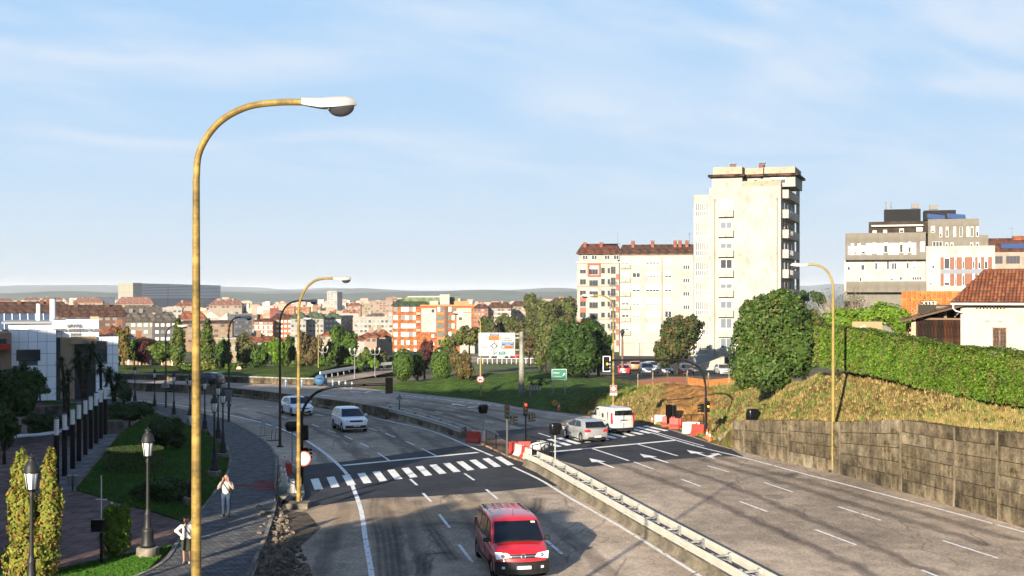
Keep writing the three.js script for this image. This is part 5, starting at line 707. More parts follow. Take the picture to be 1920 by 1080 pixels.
// the park on the left
{
  const b = V(-16.1, 0, -42); plant('golden_cypress', 'tall golden cypress with rusty tips behind the nearest lantern', 'shrub', b, pxb(b, 42, [[42, 905, 22, 58], [48, 970, 34, 70], [95, 905, 15, 62, 0.1], [92, 970, 24, 70], [60, 1050, 52, 60]]), GREEN.gold, 0.06, 0.85, { depth: 0.18, tw: 0.08 });
  const c = V(-14.1, 0.05, -45.4); plant('green_cypress', 'small twin-topped green cypress beside the instrument pole', 'shrub', c, pxb(c, 45.4, [[205, 978, 15, 32], [231, 975, 15, 34], [216, 1012, 30, 36]]), GREEN.bright, 0.05, 0.9, { depth: 0.16, tw: 0.05, trunk: 0.7 });
  const L = new Leaves(621), r = rng(622), h = thing('round_hedge', 'low drum-shaped clipped hedge on the lawn, top leaves coloured as if sunlit', 'hedge', G(254, 884)); for (let k = 0; k < 15000; k++) { const a = r() * 6.28, top = r() < 0.45, R = top ? Math.sqrt(r()) * 1.48 : 1.46 + 0.1 * (vnoise(a * 3, r() * 2, 0, 3) - 0.5) - 0.08 * r(), y = top ? 1.2 + 0.06 * r() : 1.22 * r(); L.leaf(Math.cos(a) * R, y, Math.sin(a) * R, top ? 0 : Math.cos(a) * 1.4, top ? 1.5 : 0.2, top ? 0 : Math.sin(a) * 1.4, 0.07 * (0.6 + 0.8 * r()), top ? [0.36, 0.33, 0.045] : GREEN.mid[Math.floor(r() * 3)]); } L.build('foliage', h); new MB().cyl(0, 0, 0, 1.38, 1.38, 1.14, 24).build('inner_foliage', coreMat(GREEN.dark), h);  // sunlight painted into the gold top leaves; core darker than the sides
  round('dark_shrub', 'large dark round shrub behind the drum-shaped hedge', 'shrub', 308, 44, 782, 851, 77, GREEN.dark, 0.09, 0.85, { n: 5 }); round('spreading_shrub', 'low spreading dark shrub near the lawn tip', 'shrub', 303, 58, 897, 944, 58, GREEN.dark, 0.07, 0.85, { n: 6, trunk: 0.3 });
  round('dark_hedge', 'low dark hedge before the far lanterns', 'hedge', 243, 46, 757, 797, 91, GREEN.dark, 0.1, 0.8, { n: 5, trunk: 0.5 }); round('dark_hedge', 'dark hedge below the hotel corner window', 'hedge', 75, 20, 716, 745, 104, GREEN.mid, 0.1, 0.8, { n: 3, trunk: 0.5 }); round('dark_tree', 'dark tree mass at the left edge before the hotel', 'tree', 22, 60, 690, 810, 78, GREEN.dark, 0.12, 0.75, { n: 8 }); round('dark_shrub', 'dark planting behind the curved bench', 'shrub', 85, 45, 776, 828, 84, GREEN.dark, 0.09, 0.8, { n: 5, trunk: 0.4 }); round('dark_shrub', 'fan-leaved dark shrub at the left picture edge', 'shrub', 8, 34, 768, 860, 66, GREEN.dark, 0.16, 0.6, { n: 4, narrow: 0.25, trunk: 0.5 }); round('dark_shrub', 'dark shrub at the right foot of the hotel', 'shrub', 232, 16, 706, 765, 103, GREEN.dark, 0.1, 0.7, { n: 4, trunk: 0.5 });
  // spiky cordyline palms before the hotel
  const palm = (label, px, foot, heads, z) => { const y0 = 0, base = V((px - 960) / F * z, y0, -z), t = thing('cordyline_palm', label, 'palm', base, 0, 'spiky palms before the hotel'), L = new Leaves(++tseed), tr = new MB(), k = z / F, r = rng(tseed);
    for (const [hx, hy, R] of heads) { const c = V((hx - 960) * k - base.x, EYE - (hy - HZ) * k, (r() - 0.5) * 1.2); tr.tube([V((r() - 0.5) * 0.2, 0, 0), V(c.x * 0.3, c.y * 0.5, c.z * 0.3), c], 0.11, 7, 8);
      for (let i = 0; i < 130; i++) { const a = r() * 6.28, el = -0.7 + 2.1 * r(), len = R * k * (0.8 + 0.4 * r()), d = V(Math.cos(a) * Math.cos(el), Math.sin(el), Math.sin(a) * Math.cos(el)), s = V(-d.z, 0, d.x).normalize().multiplyScalar(0.035), m = c.clone().addScaledVector(d, len * 0.55), e = c.clone().addScaledVector(d, len); e.y -= len * 0.22; const n = d.clone().cross(s).normalize(), q = L.p.length / 3, col = GREEN.dark[i % 3], tt = 0.8 + 0.4 * r(); for (const v of [c.clone().add(s), c.clone().sub(s), m.clone().add(s), m.clone().sub(s), e]) { L.p.push(v.x, v.y, v.z); L.n.push(n.x, n.y, n.z); L.c.push(col[0] * tt, col[1] * tt, col[2] * tt); } L.i.push(q, q + 1, q + 2, q + 1, q + 3, q + 2, q + 2, q + 3, q + 4); } }
    L.build('leaf_heads', t); tr.build('trunk', barkMat, t); };
  palm('tall cordyline palm with several heads in front of the hotel entrance', 158, 0, [[150, 668, 26], [172, 660, 28], [162, 690, 24], [140, 684, 20]], 96); palm('cordyline palm at the left of the hotel group', 128, 0, [[128, 706, 20], [118, 680, 16]], 93); palm('cordyline palm right of the hotel entrance', 190, 0, [[186, 690, 24], [200, 706, 22]], 98); palm('short bushy cordyline at the right of the group', 214, 0, [[206, 700, 18], [222, 716, 26], [214, 735, 22]], 97); palm('low cordyline on the hotel lawn', 122, 0, [[122, 725, 22]], 90);
}
// dry tufts on the banks, grass on the lawns: too many to count
{
  const blades = (h, w, n, s) => { const r = rng(s), p = [], nn = []; for (let i = 0; i < n; i++) { const a = r() * 6.28, lx = Math.cos(a) * h * 0.45 * r(), lz = Math.sin(a) * h * 0.45 * r(), bx = (r() - 0.5) * h * 0.7, bz = (r() - 0.5) * h * 0.7, dx = Math.sin(a) * w, dz = Math.cos(a) * w, hh = h * (0.5 + 0.6 * r()); p.push(bx - dx, 0, bz - dz, bx + dx, 0, bz + dz, bx + lx, hh, bz + lz); for (let k = 0; k < 3; k++) nn.push(0, 0.9, 0.4); } const g = new THREE.BufferGeometry(); g.setAttribute('position', new THREE.Float32BufferAttribute(p, 3)); g.computeVertexNormals(); return g; };
  const scatter = (name, label, geo, n, at) => { const im = new THREE.InstancedMesh(geo, new THREE.MeshPhysicalMaterial({ roughness: 0.9, specularIntensity: 0.2, side: DOUBLE }), n), o = new THREE.Object3D(), c = new THREE.Color(), r = rng(n); for (let i = 0; i < n; i++) { const [p, s, col] = at(r); o.position.copy(p); o.rotation.y = r() * 6.28; o.scale.setScalar(s); o.updateMatrix(); im.setMatrixAt(i, o.matrix); im.setColorAt(i, c.setRGB(...col)); } im.name = name; im.castShadow = im.receiveShadow = true; scene.add(im); tag(im, label, 'grass', null, 'stuff'); };
  const vary = (c, r) => { const t = 0.75 + 0.5 * r(); return c.map((v) => v * t); };
  scatter('bank_grass', 'dry straw and green tufts covering the road banks', blades(0.28, 0.014, 11, 5), 34000, (r) => { let u, s; do { u = r() * 15.6; s = 0.45 + Math.pow(r(), 1.4) * 12; } while (ochreAt(u, s) > 0.25 && r() < 0.97); const d = dryAt(u, s), p = bankPt(u, s), short = u < 3.7; return [p, (short ? 0.12 : 0.5) + (short ? 0.15 : 0.6) * r() * (vnoise(u * 5, s, 0, 9) + 0.3), vary(r() < d ? [[0.25, 0.185, 0.075], [0.19, 0.14, 0.05], [0.11, 0.11, 0.028]][Math.floor(r() * 3)] : [[0.055, 0.115, 0.018], [0.08, 0.13, 0.02]][Math.floor(r() * 2)], r)]; });
  scatter('weeds', 'green weeds and low plants growing on the ochre mound and ditch', blades(0.4, 0.035, 12, 6), 900, (r) => { const side = r() < 0.62, u = side ? 8.2 + r() * 0.75 - 0.2 : 6.8 + r() * 2, s = side ? 3 + r() * 11 : 2 + r() * 12; return [bankPt(u, s), 0.5 + 0.8 * r() * (side ? 1 : 0.5), vary([0.06, 0.14, 0.03], r)]; });
  const inside = (p, poly) => { let c = false; for (let i = 0, j = poly.length - 1; i < poly.length; j = i++) if ((poly[i].z > p.z) !== (poly[j].z > p.z) && p.x < (poly[j].x - poly[i].x) * (p.z - poly[i].z) / (poly[j].z - poly[i].z) + poly[i].x) c = !c; return c; };
  const boxes = lawnShapes.map((l) => new THREE.Box3().setFromPoints(l));
  scatter('lawn_grass', 'short green grass of the park lawns', blades(0.07, 0.009, 12, 7), 30000, (r) => { let p, k; do { k = r() < 0.72 ? 0 : r() < 0.8 ? 1 : 3; const b = boxes[k]; p = V(mix(b.min.x, b.max.x, r()), 0.06, mix(b.min.z, b.max.z, r())); } while (!inside(p, lawnShapes[k])); return [p, 0.7 + 0.8 * r(), vary(r() < 0.2 ? [0.08, 0.12, 0.02] : [0.035, 0.105, 0.013], r)]; });
}
// ---------- buildings ----------
const glassDark = M(0.03, 0.034, 0.04, 0.12, { clearcoat: 0.4 }), glassMid = M(0.10, 0.115, 0.13, 0.15, { clearcoat: 0.4 }), frameWhite = M(0.55, 0.54, 0.52, 0.6), blindMat = M(0.42, 0.40, 0.36, 0.7), curtainMat = M(0.17, 0.145, 0.11, 0.9);
const plasterM = (r, g, b) => M(r * 0.76, g * 0.76, b * 0.755, 0.9, { map: T.plaster });
const gcache = new Map(), cached = (k, f) => { if (!gcache.has(k)) gcache.set(k, f()); return gcache.get(k); };
const boxGeo = (w, h, d) => cached(`b${w.toFixed(2)},${h.toFixed(2)},${d.toFixed(2)}`, () => boxUV(bare(new THREE.BoxGeometry(w, h, d))));
const part = (parent, name, mat, w, h, d, x, y, z) => { const m = mesh(name, boxGeo(w, h, d), mat, parent); m.position.set(x, y, z); return m; };
// a building that stands z metres ahead with its front's left end seen at px; local x runs along the front, local z comes out of it, y up from its foot
function building(name, label, px, z, y0, turn = 0, cat = 'building', group) {
  const a = Math.atan((px - 960) / F) + turn, X = (px - 960) / F * z, t = thing(name, label, cat, [X, y0, -z], -a, group), k = z / F / Math.cos(turn);
  return { t, U: (p) => (p - px) * k, Yv: (py) => EYE - (py - HZ) * z / F - y0, k, z };
}
function facade(t, w, h, th, holes, mat, x = 0, y = 0, z = 0, name = 'wall') {
  const s = new THREE.Shape([[0, 0], [w, 0], [w, h], [0, h]].map(([a, b]) => new THREE.Vector2(a, b)));
  for (const [u, v, ww, hh] of holes) s.holes.push(new THREE.Path([[u, v], [u, v + hh], [u + ww, v + hh], [u + ww, v]].map(([a, b]) => new THREE.Vector2(a, b))));
  const g = boxUV(bare(new THREE.ExtrudeGeometry(s, { depth: th, bevelEnabled: false }))); const m = mesh(name, g, mat, t); m.position.set(x, y, z - th); return m;
}
// a window in an opening: frame with its own glass, perhaps a roller blind
function win(t, u, v, w, h, z, o = {}) {
  const f = mesh('window', cached(`f${w.toFixed(2)},${h.toFixed(2)},${o.div ?? 1}`, () => { const m = new MB(), b = 0.07, n = o.div ?? 1; m.box(0, h / 2 - b / 2, 0, w, b, 0.08).box(0, -h / 2 + b / 2, 0, w, b, 0.08); for (let i = 0; i <= n; i++) m.box(-w / 2 + b / 2 + (w - b) * i / n, 0, 0, b, h - 2 * b, 0.07); return m.geo(); }), o.frame ?? frameWhite, t); f.position.set(u + w / 2, v + h / 2, z);
  const g = mesh('pane', boxGeo(w - 0.05, h - 0.05, 0.02), o.glass ?? glassDark, f); g.position.z = -0.03;
  if (o.blind) { const b = mesh('blind', boxGeo(w - 0.06, h * o.blind, 0.04), o.blindMat ?? blindMat, f); b.position.set(0, h / 2 - h * o.blind / 2 - 0.02, 0.025); }
  return f;
}
function hipRoof(t, x0, x1, z0, z1, y, h, over, mat, inset = 1, name = 'roof') {
  x0 -= over; x1 += over; z0 += over; z1 -= over; const zm = (z0 + z1) / 2, i = inset * (z0 - z1) / 2, A = V(x0, y, z0), B = V(x1, y, z0), C = V(x1, y, z1), D = V(x0, y, z1), E = V(x0 + i, y + h, zm), Fp = V(x1 - i, y + h, zm);
  const m = new MB().quad(A, B, Fp, E).quad(C, D, E, Fp).quad(B, C, Fp, Fp).quad(D, A, E, E).quad(D, C, B, A); m.box((x0 + x1) / 2, y - 0.12, zm, x1 - x0, 0.22, z0 - z1); return m.build(name, mat, t);
}
const roofBrown = M(0.12, 0.062, 0.042, 0.9, { map: T.tile }), roofRed = M(0.30, 0.105, 0.055, 0.9, { map: T.tile }), roofGrey = M(0.15, 0.125, 0.105, 0.9, { map: T.tile }), roofGreen = M(0.10, 0.13, 0.08, 0.9, { map: T.tile });
const rb = rng(4242);

// white ten-storey tower
{
  const { t, U, Yv } = building('apartment_tower', 'tall cream apartment tower with balconies up its shaded right side', 1330, 186, -2.6, 0.18), cream = plasterM(0.40, 0.40, 0.385), W = U(1460), Hh = Yv(352), D = 17;
  const holes = [], ws = []; for (let i = 0; i < 8; i++) { const v = Yv(392 + 37.3 * i), h = 1.5; holes.push([U(1350), v, U(1372) - U(1350), h]); ws.push([U(1350), v, U(1372) - U(1350), h, [0.97, 0.35, 0.5, 0.12, 0.55, 0.3, 0, 0][i]]); }
  facade(t, W, Hh, 0.3, [...holes, [U(1345), 0.05, U(1400) - U(1345), 3.3]], cream); part(t, 'body', cream, W - 0.02, Hh - 0.05, D, W / 2, Hh / 2, -D / 2 - 0.32);
  ws.forEach(([u, v, w, h, b], i) => { win(t, u, v, w, h, -0.16, { div: 2, blind: b, blindMat: M(0.45, 0.43, 0.39, 0.7), glass: i === 3 ? glassDark : glassMid }); const m = new MB().box(0, 0, 0, 2.25, 0.95, 0.05).box(-1.1, 0, -0.3, 0.05, 0.95, 0.6).box(1.1, 0, -0.3, 0.05, 0.95, 0.6).box(0, -0.45, -0.3, 2.25, 0.08, 0.62), bx = m.build('balcony', plasterM(0.44, 0.43, 0.41), t); bx.position.set(u + w / 2, v - 0.75, 0.6); });
  // glazed stair wing on the left
  const wx = U(1296) + 0.25, ww = -wx - 0.05, wh = Yv(364), wholes = []; for (let i = 0; i < 8; i++) wholes.push([0.25, Yv(405 + 37.3 * i), ww - 0.5, 2.05]); facade(t, ww, wh, 0.25, wholes, cream, wx, 0, -0.7, 'stair_wall'); part(t, 'stair_body', cream, ww, wh - 0.05, D - 3, wx + ww / 2, wh / 2, -0.98 - (D - 3) / 2);
  wholes.forEach(([u, v, w, h], i) => { win(t, wx + u, v, w, h, -0.84, { div: 6, glass: i % 3 === 1 ? curtainMat : M(0.10, 0.102, 0.098, 0.9) }); part(t, 'transom', frameWhite, w, 0.1, 0.1, wx + u + w / 2, v + h * 0.4, -0.82); });
  // balconies on the right side, roof terraces, penthouse
  const shade = plasterM(0.62, 0.53, 0.45); for (let i = 0; i < 9; i++) { const y = Yv(370 + 37 * i) - 0.2, b = new MB().box(0.45, 0, -D / 2, 0.9, 0.16, D - 3).box(0.86, 0.6, -D / 2, 0.08, 1.1, D - 3).box(0.45, 0.6, -1.55, 0.9, 1.1, 0.08).build('side_balcony', shade, t); b.position.set(W + 0.02, y, 0); if (i) { const gl = part(t, 'balcony_glass', glassMid, 0.03, 0.7, 4, W + 0.94, y + 0.75, -5); for (let q = 0; q < 3; q++) part(t, 'balcony_door', glassDark, 0.06, 2.1, 1.5, W + 0.05, y + 1.2, -3.5 - q * 4.2); } }
  part(t, 'corner_pier', shade, 0.5, Hh + 1.2, 0.5, W + 0.7, Hh / 2 + 0.6, -D + 1.6);
  const ph = Yv(332) - Hh; part(t, 'terrace_parapet', plasterM(0.38, 0.33, 0.26), W - U(1390), 0.9, 0.2, U(1390) + (W - U(1390)) / 2, Hh + 0.35, -0.2);
  const pent = (a, b, z0, h) => { const u0 = U(a), u1 = U(b); part(t, 'penthouse_wall', cream, u1 - u0, ph, 9, (u0 + u1) / 2, Hh + ph / 2 - 0.05, -z0 - 4.5); const e = new MB().box((u0 + u1) / 2, Hh + ph + 0.12, -z0 - 4.3, u1 - u0 + 0.9, 0.35, 10).build('tile_eave', roofBrown, t); part(t, 'attic_wall', plasterM(0.40, 0.355, 0.29), u1 - u0 - 0.2, h, 8, (u0 + u1) / 2, Hh + ph + 0.28 + h / 2, -z0 - 4.5); };
  pent(1334, 1390, 0.2, 1.2); pent(1390, 1426, 1.6, 1.05); pent(1426, 1484, 1.2, 1.05); win(t, U(1408), Hh + 0.25, 0.6, 0.95, -1.56, {}); win(t, U(1440), Hh + 0.4, 2.2, 0.9, -1.14, { div: 3, blind: 0.3 });
  for (const [p, w] of [[1366, 0.75], [1420, 0.8]]) { const y = Hh + ph + 1.4; part(t, 'chimney', M(0.25, 0.1, 0.07, 0.9, { map: T.tile }), w, 0.7, 0.8, U(p), y + 0.2, -3.5); part(t, 'chimney_cap', galv, w + 0.2, 0.12, 1, U(p), y + 0.78, -3.5); }
  for (const p of [1340, 1453.5]) { const u = U(p); new MB().cyl(u, 0.3, 0.09, 0.06, 0.06, Hh - 2.2, 8).box(u, Hh - 1.85, 0.1, 0.25, 0.35, 0.2).build('drainpipe', M(0.16, 0.14, 0.11, 0.7), t); }
  part(t, 'ground_pier', cream, 0.9, 3.3, 0.5, U(1345), 1.65, 0.1); part(t, 'porch_glass', glassDark, U(1398) - U(1347), 3, 0.05, (U(1347) + U(1398)) / 2, 1.5, -0.28);
  const s = thing('concrete_canopy', 'pale concrete ramp canopy at the foot of the tower', 'canopy', P(1290, 672, 176), -0.2); new MB().prism([[0, 0], [5, 0], [5, 1.8], [4.6, 1.8]], 3, 0, -1.6, -3).build('ramp_slab', plasterM(0.42, 0.40, 0.36), s);
}
// long cream block left of the tower
{
  const { t, U, Yv } = building('apartment_block', 'cream seven-storey block with brown tile roof left of the tower', 1162, 272, -4, 0.12), W = U(1298), Hh = Yv(478), cream = plasterM(0.41, 0.405, 0.375), holes = [], ws = [];
  const cols = [[1165.5, 1179, 1], [1185.5, 1200, 1], [1210.5, 1235.5, 1], [1245.5, 1258, 1]], rows = [[484, 495.5], [509, 520.5], [533.5, 547], [558, 572], [583, 595], [608, 620]];
  const dark = { '1,1': 0.25, '3,1': 0.65, '0,4': 0.6, '3,4': 0.0, '1,0': 1, '0,1': 0.9 };
  rows.forEach(([a, b], j) => cols.forEach(([c, d], i) => { const r = [U(c), Yv(b), U(d) - U(c), Yv(a) - Yv(b)]; holes.push(r); ws.push([...r, i === 2 ? 4 : 2, dark[`${i},${j}`] ?? 0.62 + 0.3 * rb()]); }));
  for (let j = 0; j < 6; j++) { const r = [U(1279), Yv(506 + 24.7 * j), U(1291) - U(1279), 1.1]; holes.push(r); ws.push([...r, 3, 0.15]); }
  holes.push([U(1166), 0.02, U(1190) - U(1166), 3.4], [U(1198), 0.02, U(1228) - U(1198), 3.4]);
  facade(t, W, Hh, 0.3, holes, cream); part(t, 'body', cream, W - 0.02, Hh - 0.1, 11, W / 2, Hh / 2, -5.82); ws.forEach(([u, v, w, h, div, b]) => win(t, u, v, w, h, -0.15, { div, blind: b, blindMat: M(0.44, 0.42, 0.37, 0.7) }));
  rows.forEach(([, b]) => { const m = new MB().box(0, 0, 0.35, 2.3, 0.85, 0.06).box(0, -0.4, 0.1, 2.3, 0.08, 0.5).box(1.12, 0, 0.1, 0.06, 0.85, 0.5).build('balcony', cream, t); m.position.set(U(1172.5), Yv(b) - 0.5, 0.05); });
  part(t, 'eave_gutter', M(0.2, 0.17, 0.14, 0.8), W + 0.3, 0.16, 0.5, W / 2, Hh + 0.02, 0.05); hipRoof(t, 0, W, 0, -11, Hh + 0.25, Yv(459) - Hh, 0.35, roofBrown, 0.05);
  for (const p of [1183, 1220, 1262, 1271, 1284]) { const m = part(t, 'chimney', M(0.28, 0.1, 0.07, 0.9, { map: T.tile }), 0.7, 1.5, 0.7, U(p), Yv(460) + 0.3, -4); part(t, 'chimney_cap', galv, 0.9, 0.12, 0.9, U(p), Yv(460) + 1.15, -4); }
  new MB().cyl(U(1240.5), 0, 0.09, 0.06, 0.06, Hh - 0.5, 8).build('drainpipe', M(0.14, 0.12, 0.1, 0.7), t); new MB().cyl(U(1288), Yv(462), -5, 0.03, 0.02, 3.2, 6).bar(V(U(1285), Yv(462) + 2.6, -5), V(U(1291), Yv(462) + 2.6, -5), 0.02).bar(V(U(1286), Yv(462) + 2.9, -5), V(U(1290), Yv(462) + 2.9, -5), 0.02).build('roof_aerial', steelDark, t);
}
// cream and red block further left
{
  const { t, U, Yv } = building('apartment_block', 'cream block with red panels and red-framed balconies, leftmost of the flats', 1082, 322, -6, 0.1), W = U(1160), Hh = Yv(492), cream = plasterM(0.40, 0.395, 0.36), red = M(0.40, 0.085, 0.06, 0.85), holes = [], ws = [];
  for (let j = 0; j < 7; j++) { const y = 513 + 20.6 * j; for (const [a, b, k] of [[1087.5, 1098.5, 2], [1127, 1134, 1], [1139, 1143.5, 1]]) { const r = [U(a), Yv(y), U(b) - U(a), 1.6]; holes.push(r); ws.push([...r, k, j < 2 ? 0.5 * rb() : 0.15]); } holes.push([U(1105), Yv(y + 2), U(1121) - U(1105), 2.05]); ws.push([U(1105), Yv(y + 2), U(1121) - U(1105), 2.05, 3, 0.3]); holes.push([U(1145), Yv(y + 1), U(1154) - U(1145), 1.9]); ws.push([U(1145), Yv(y + 1), U(1154) - U(1145), 1.9, 2, 0]); }
  facade(t, W, Hh, 0.3, holes, cream); part(t, 'body', cream, W - 0.02, Hh - 0.1, 11, W / 2, Hh / 2, -5.82); ws.forEach(([u, v, w, h, div, b]) => win(t, u, v, w, h, -0.2, { div, blind: b, frame: M(0.12, 0.11, 0.1, 0.6) }));
  for (let j = 2; j < 5; j++) part(t, 'red_panel', red, U(1098.5) - U(1087.5) + 0.1, 1.25, 0.06, (U(1087.5) + U(1098.5)) / 2, Yv(519 + 20.6 * j) - 0.05, 0.035); for (let j = 0; j < 7; j++) part(t, 'red_panel', red, U(1160) - U(1154.5), 1.4, 0.08, (U(1160) + U(1154.5)) / 2, Yv(519 + 20.6 * j), 0.045);
  const fr = new MB(), fx0 = U(1103), fx1 = U(1124), fy0 = Yv(517), fy1 = Yv(495); fr.box((fx0 + fx1) / 2, fy1, 0.2, fx1 - fx0 + 0.3, 0.35, 0.6).box((fx0 + fx1) / 2, fy0, 0.2, fx1 - fx0 + 0.3, 0.35, 0.6).box(fx0, (fy0 + fy1) / 2, 0.2, 0.35, fy1 - fy0, 0.6).box(fx1, (fy0 + fy1) / 2, 0.2, 0.35, fy1 - fy0, 0.6).build('red_frame', red, t);
  for (let j = 1; j < 6; j++) for (const p of [1113, 1149.5]) { const m = new MB(); for (let q = -4; q <= 4; q++) m.box(q * 0.25, 0, 0.3, 0.04, 0.9, 0.04); m.box(0, 0.45, 0.3, 2.1, 0.06, 0.06).box(0, -0.45, 0.1, 2.1, 0.1, 0.5); m.build('balcony_rail', steelDark, t).position.set(U(p), Yv(512 + 20.6 * j) - 0.0, 0); }
  for (const y of [536.5, 598]) part(t, 'string_course', M(0.2, 0.18, 0.16, 0.9), W - 1.2, 0.3, 0.16, W / 2 - 0.6, Yv(y), 0.085); part(t, 'terrace_rail', M(0.3, 0.28, 0.25, 0.9), W + 0.4, 0.35, 0.5, W / 2, Hh, 0.1); part(t, 'attic_wall', cream, W - 0.8, 2.2, 8, W / 2, Hh + 1.2, -5.2); for (const p of [1095, 1112, 1136, 1153]) win(t, U(p) - 0.5, Hh + 0.7, 1.4, 1.2, -1.16, { div: 2 }); hipRoof(t, 0, W, -0.4, -11, Hh + 2.4, 2.6, 0.3, M(0.16, 0.06, 0.042, 0.9, { map: T.tile }), 0.2);
  for (const p of [1094, 1125]) { part(t, 'chimney', M(0.28, 0.1, 0.07, 0.9, { map: T.tile }), 0.9, 1.6, 0.8, U(p), Hh + 4.4, -4); part(t, 'chimney_cap', galv, 1.1, 0.14, 1, U(p), Hh + 5.3, -4); } part(t, 'solar_panel', M(0.03, 0.05, 0.1, 0.2), 4, 0.08, 1.6, U(1145), Hh + 4.9, -4.4); new MB().cyl(U(1155), Hh + 4, -5, 0.03, 0.02, 4, 6).build('roof_aerial', steelDark, t);
}
// grey and white modern block on the right
{
  const { t, U, Yv } = building('modern_block', 'stepped concrete and white modern block with brown shutters above the house', 1583, 262, 0, 0.02), conc = M(0.145, 0.132, 0.115, 0.9, { map: again(T.plaster, 4) }), white = plasterM(0.42, 0.415, 0.405), grey = M(0.27, 0.28, 0.30, 0.7), brown = M(0.15, 0.055, 0.03, 0.7), darkB = M(0.045, 0.034, 0.026, 0.8, { map: T.mottle }), slot = (a, b, y0, y1) => [U(a), Yv(y1), U(b) - U(a), Yv(y0) - Yv(y1)];
  const wallWith = (a, b, y0, y1, z, D, mat, list, name, opts = {}) => { const x0 = U(a), yb = Yv(y1), w = U(b) - x0, h = Yv(y0) - yb; facade(t, w, h, 0.3, list.map(([u, v, ww, hh]) => [u - x0, v - yb, ww, hh]), mat, x0, yb, z, name); part(t, name + '_body', mat, w - 0.02, h - 0.02, D, x0 + w / 2, yb + h / 2, z - 0.32 - D / 2); list.forEach(([u, v, ww, hh, d, bl]) => win(t, u, v, ww, hh, z - 0.15, { div: d ?? 1, blind: bl ?? 0, blindMat: M(0.4, 0.4, 0.39, 0.7) })); };
  wallWith(1583, 1728, 488, 556, 0, 12, white, [[...slot(1588, 1594, 490, 507), 1, 0.6], [...slot(1613, 1620, 490, 507), 1, 0.4], [...slot(1638, 1643, 490, 506), 1, 0.2], [...slot(1659, 1664, 488.5, 506), 1, 0], [...slot(1668, 1677, 488.5, 506), 2, 0.3], [...slot(1694, 1699, 488.5, 505), 1, 0.3], [...slot(1705, 1711, 488.5, 505), 1, 0.8], [...slot(1610, 1615, 520, 528), 1, 0], [...slot(1665, 1671, 518.5, 526), 1, 0.5], [...slot(1682, 1687, 518, 526), 1, 0.2], [...slot(1704, 1721, 519.5, 526), 4, 0]], 'white_wall');
  wallWith(1585, 1728, 438, 488, 1.4, 12, conc, [[...slot(1590, 1594, 462, 478), 1, 0.8], [...slot(1602, 1606, 462, 478), 1, 0.7], [...slot(1614, 1621, 461, 477), 1, 0.7], [...slot(1634, 1641, 456, 476), 1, 1], [...slot(1654, 1661, 456, 475), 1, 0.3], [...slot(1682, 1688, 456, 475), 1, 0.2], [...slot(1697, 1702, 455, 475), 1, 0.5], [...slot(1718, 1726, 455, 474), 1, 1]], 'concrete_band');
  for (const [a, b] of [[1622, 1633], [1642, 1653], [1662, 1681], [1689, 1696], [1703, 1711], [1595, 1601], [1607, 1613]]) part(t, 'grey_panel', grey, U(b) - U(a), Yv(457) - Yv(479), 0.06, (U(a) + U(b)) / 2, (Yv(457) + Yv(479)) / 2, 1.44);
  wallWith(1728, 1846, 464, 548, 2.2, 12, white, [[...slot(1738, 1743, 487, 505), 1, 0.7], [...slot(1733, 1739, 517, 535), 1, 0.8]], 'white_wall'); // frame with shutters
  for (const [y0, y1] of [[484.5, 506], [515, 536]]) { const recess = part(t, 'recess', M(0.08, 0.07, 0.065, 0.9), U(1841) - U(1753), Yv(y0) - Yv(y1), 0.06, (U(1753) + U(1841)) / 2, (Yv(y0) + Yv(y1)) / 2, 2.22); [[1753, 1758, 0], [1759, 1769, 1], [1770, 1776, 0], [1777, 1780, 1], [1781, 1789, 0], [1790, 1794, 1], [1795, 1807, 0], [1808, 1812, 1], [1813, 1816, 0], [1817, 1822, 1], [1823, 1827, 0], [1828, 1834, 1], [1835, 1841, 0]].forEach(([a, b, w]) => w ? win(t, U(a), Yv(y1), U(b) - U(a), Yv(y0) - Yv(y1), 2.3, { blind: rb() * 0.8, blindMat: frameWhite }) : part(t, 'shutter', brown, U(b) - U(a), Yv(y0) - Yv(y1), 0.1, (U(a) + U(b)) / 2, (Yv(y0) + Yv(y1)) / 2, 2.3)); }
  part(t, 'spandrel', M(0.13, 0.14, 0.17, 0.7), U(1841) - U(1753), Yv(506.5) - Yv(514.5), 0.16, (U(1753) + U(1841)) / 2, (Yv(506.5) + Yv(514.5)) / 2, 2.24);
  wallWith(1627, 1734, 416, 438, -1.5, 9, darkB, [[...slot(1634, 1641, 432, 438), 1, 0.8], [...slot(1653, 1660, 431, 438), 1, 0.8], [...slot(1682, 1690, 429, 437), 1, 0.4], [...slot(1712, 1723, 427, 435), 1, 1]], 'penthouse'); part(t, 'awning', M(0.45, 0.4, 0.33, 0.8), U(1724) - U(1632), 0.3, 0.9, (U(1632) + U(1724)) / 2, Yv(424), -1.1);
  wallWith(1732, 1820, 414, 466, 0.6, 12, conc, [[...slot(1737, 1744, 426, 438), 1, 0.7], ...[1752, 1763, 1776, 1787, 1799, 1806, 1815].map((p) => [...slot(p, p + 4.5, 428, 447), 1, rb()]), [...slot(1740, 1757, 455, 464), 3, 0], ...[1762, 1771, 1805, 1815].map((p) => [...slot(p, p + 5, 457, 466), 1, 0.3])], 'upper_wall'); part(t, 'low_wing', conc, U(1836) - U(1820), Yv(444) - Yv(466), 9, (U(1820) + U(1836)) / 2, (Yv(444) + Yv(466)) / 2, -4);
  part(t, 'plant_room', M(0.009, 0.009, 0.0095, 0.8), U(1720) - U(1655), Yv(393) - Yv(416), 7, (U(1655) + U(1720)) / 2, (Yv(393) + Yv(416)) / 2, -5.5); part(t, 'plant_room', M(0.011, 0.01, 0.01, 0.8), U(1782) - U(1726), Yv(396) - Yv(414), 6, (U(1726) + U(1782)) / 2, (Yv(396) + Yv(414)) / 2, -5.2);
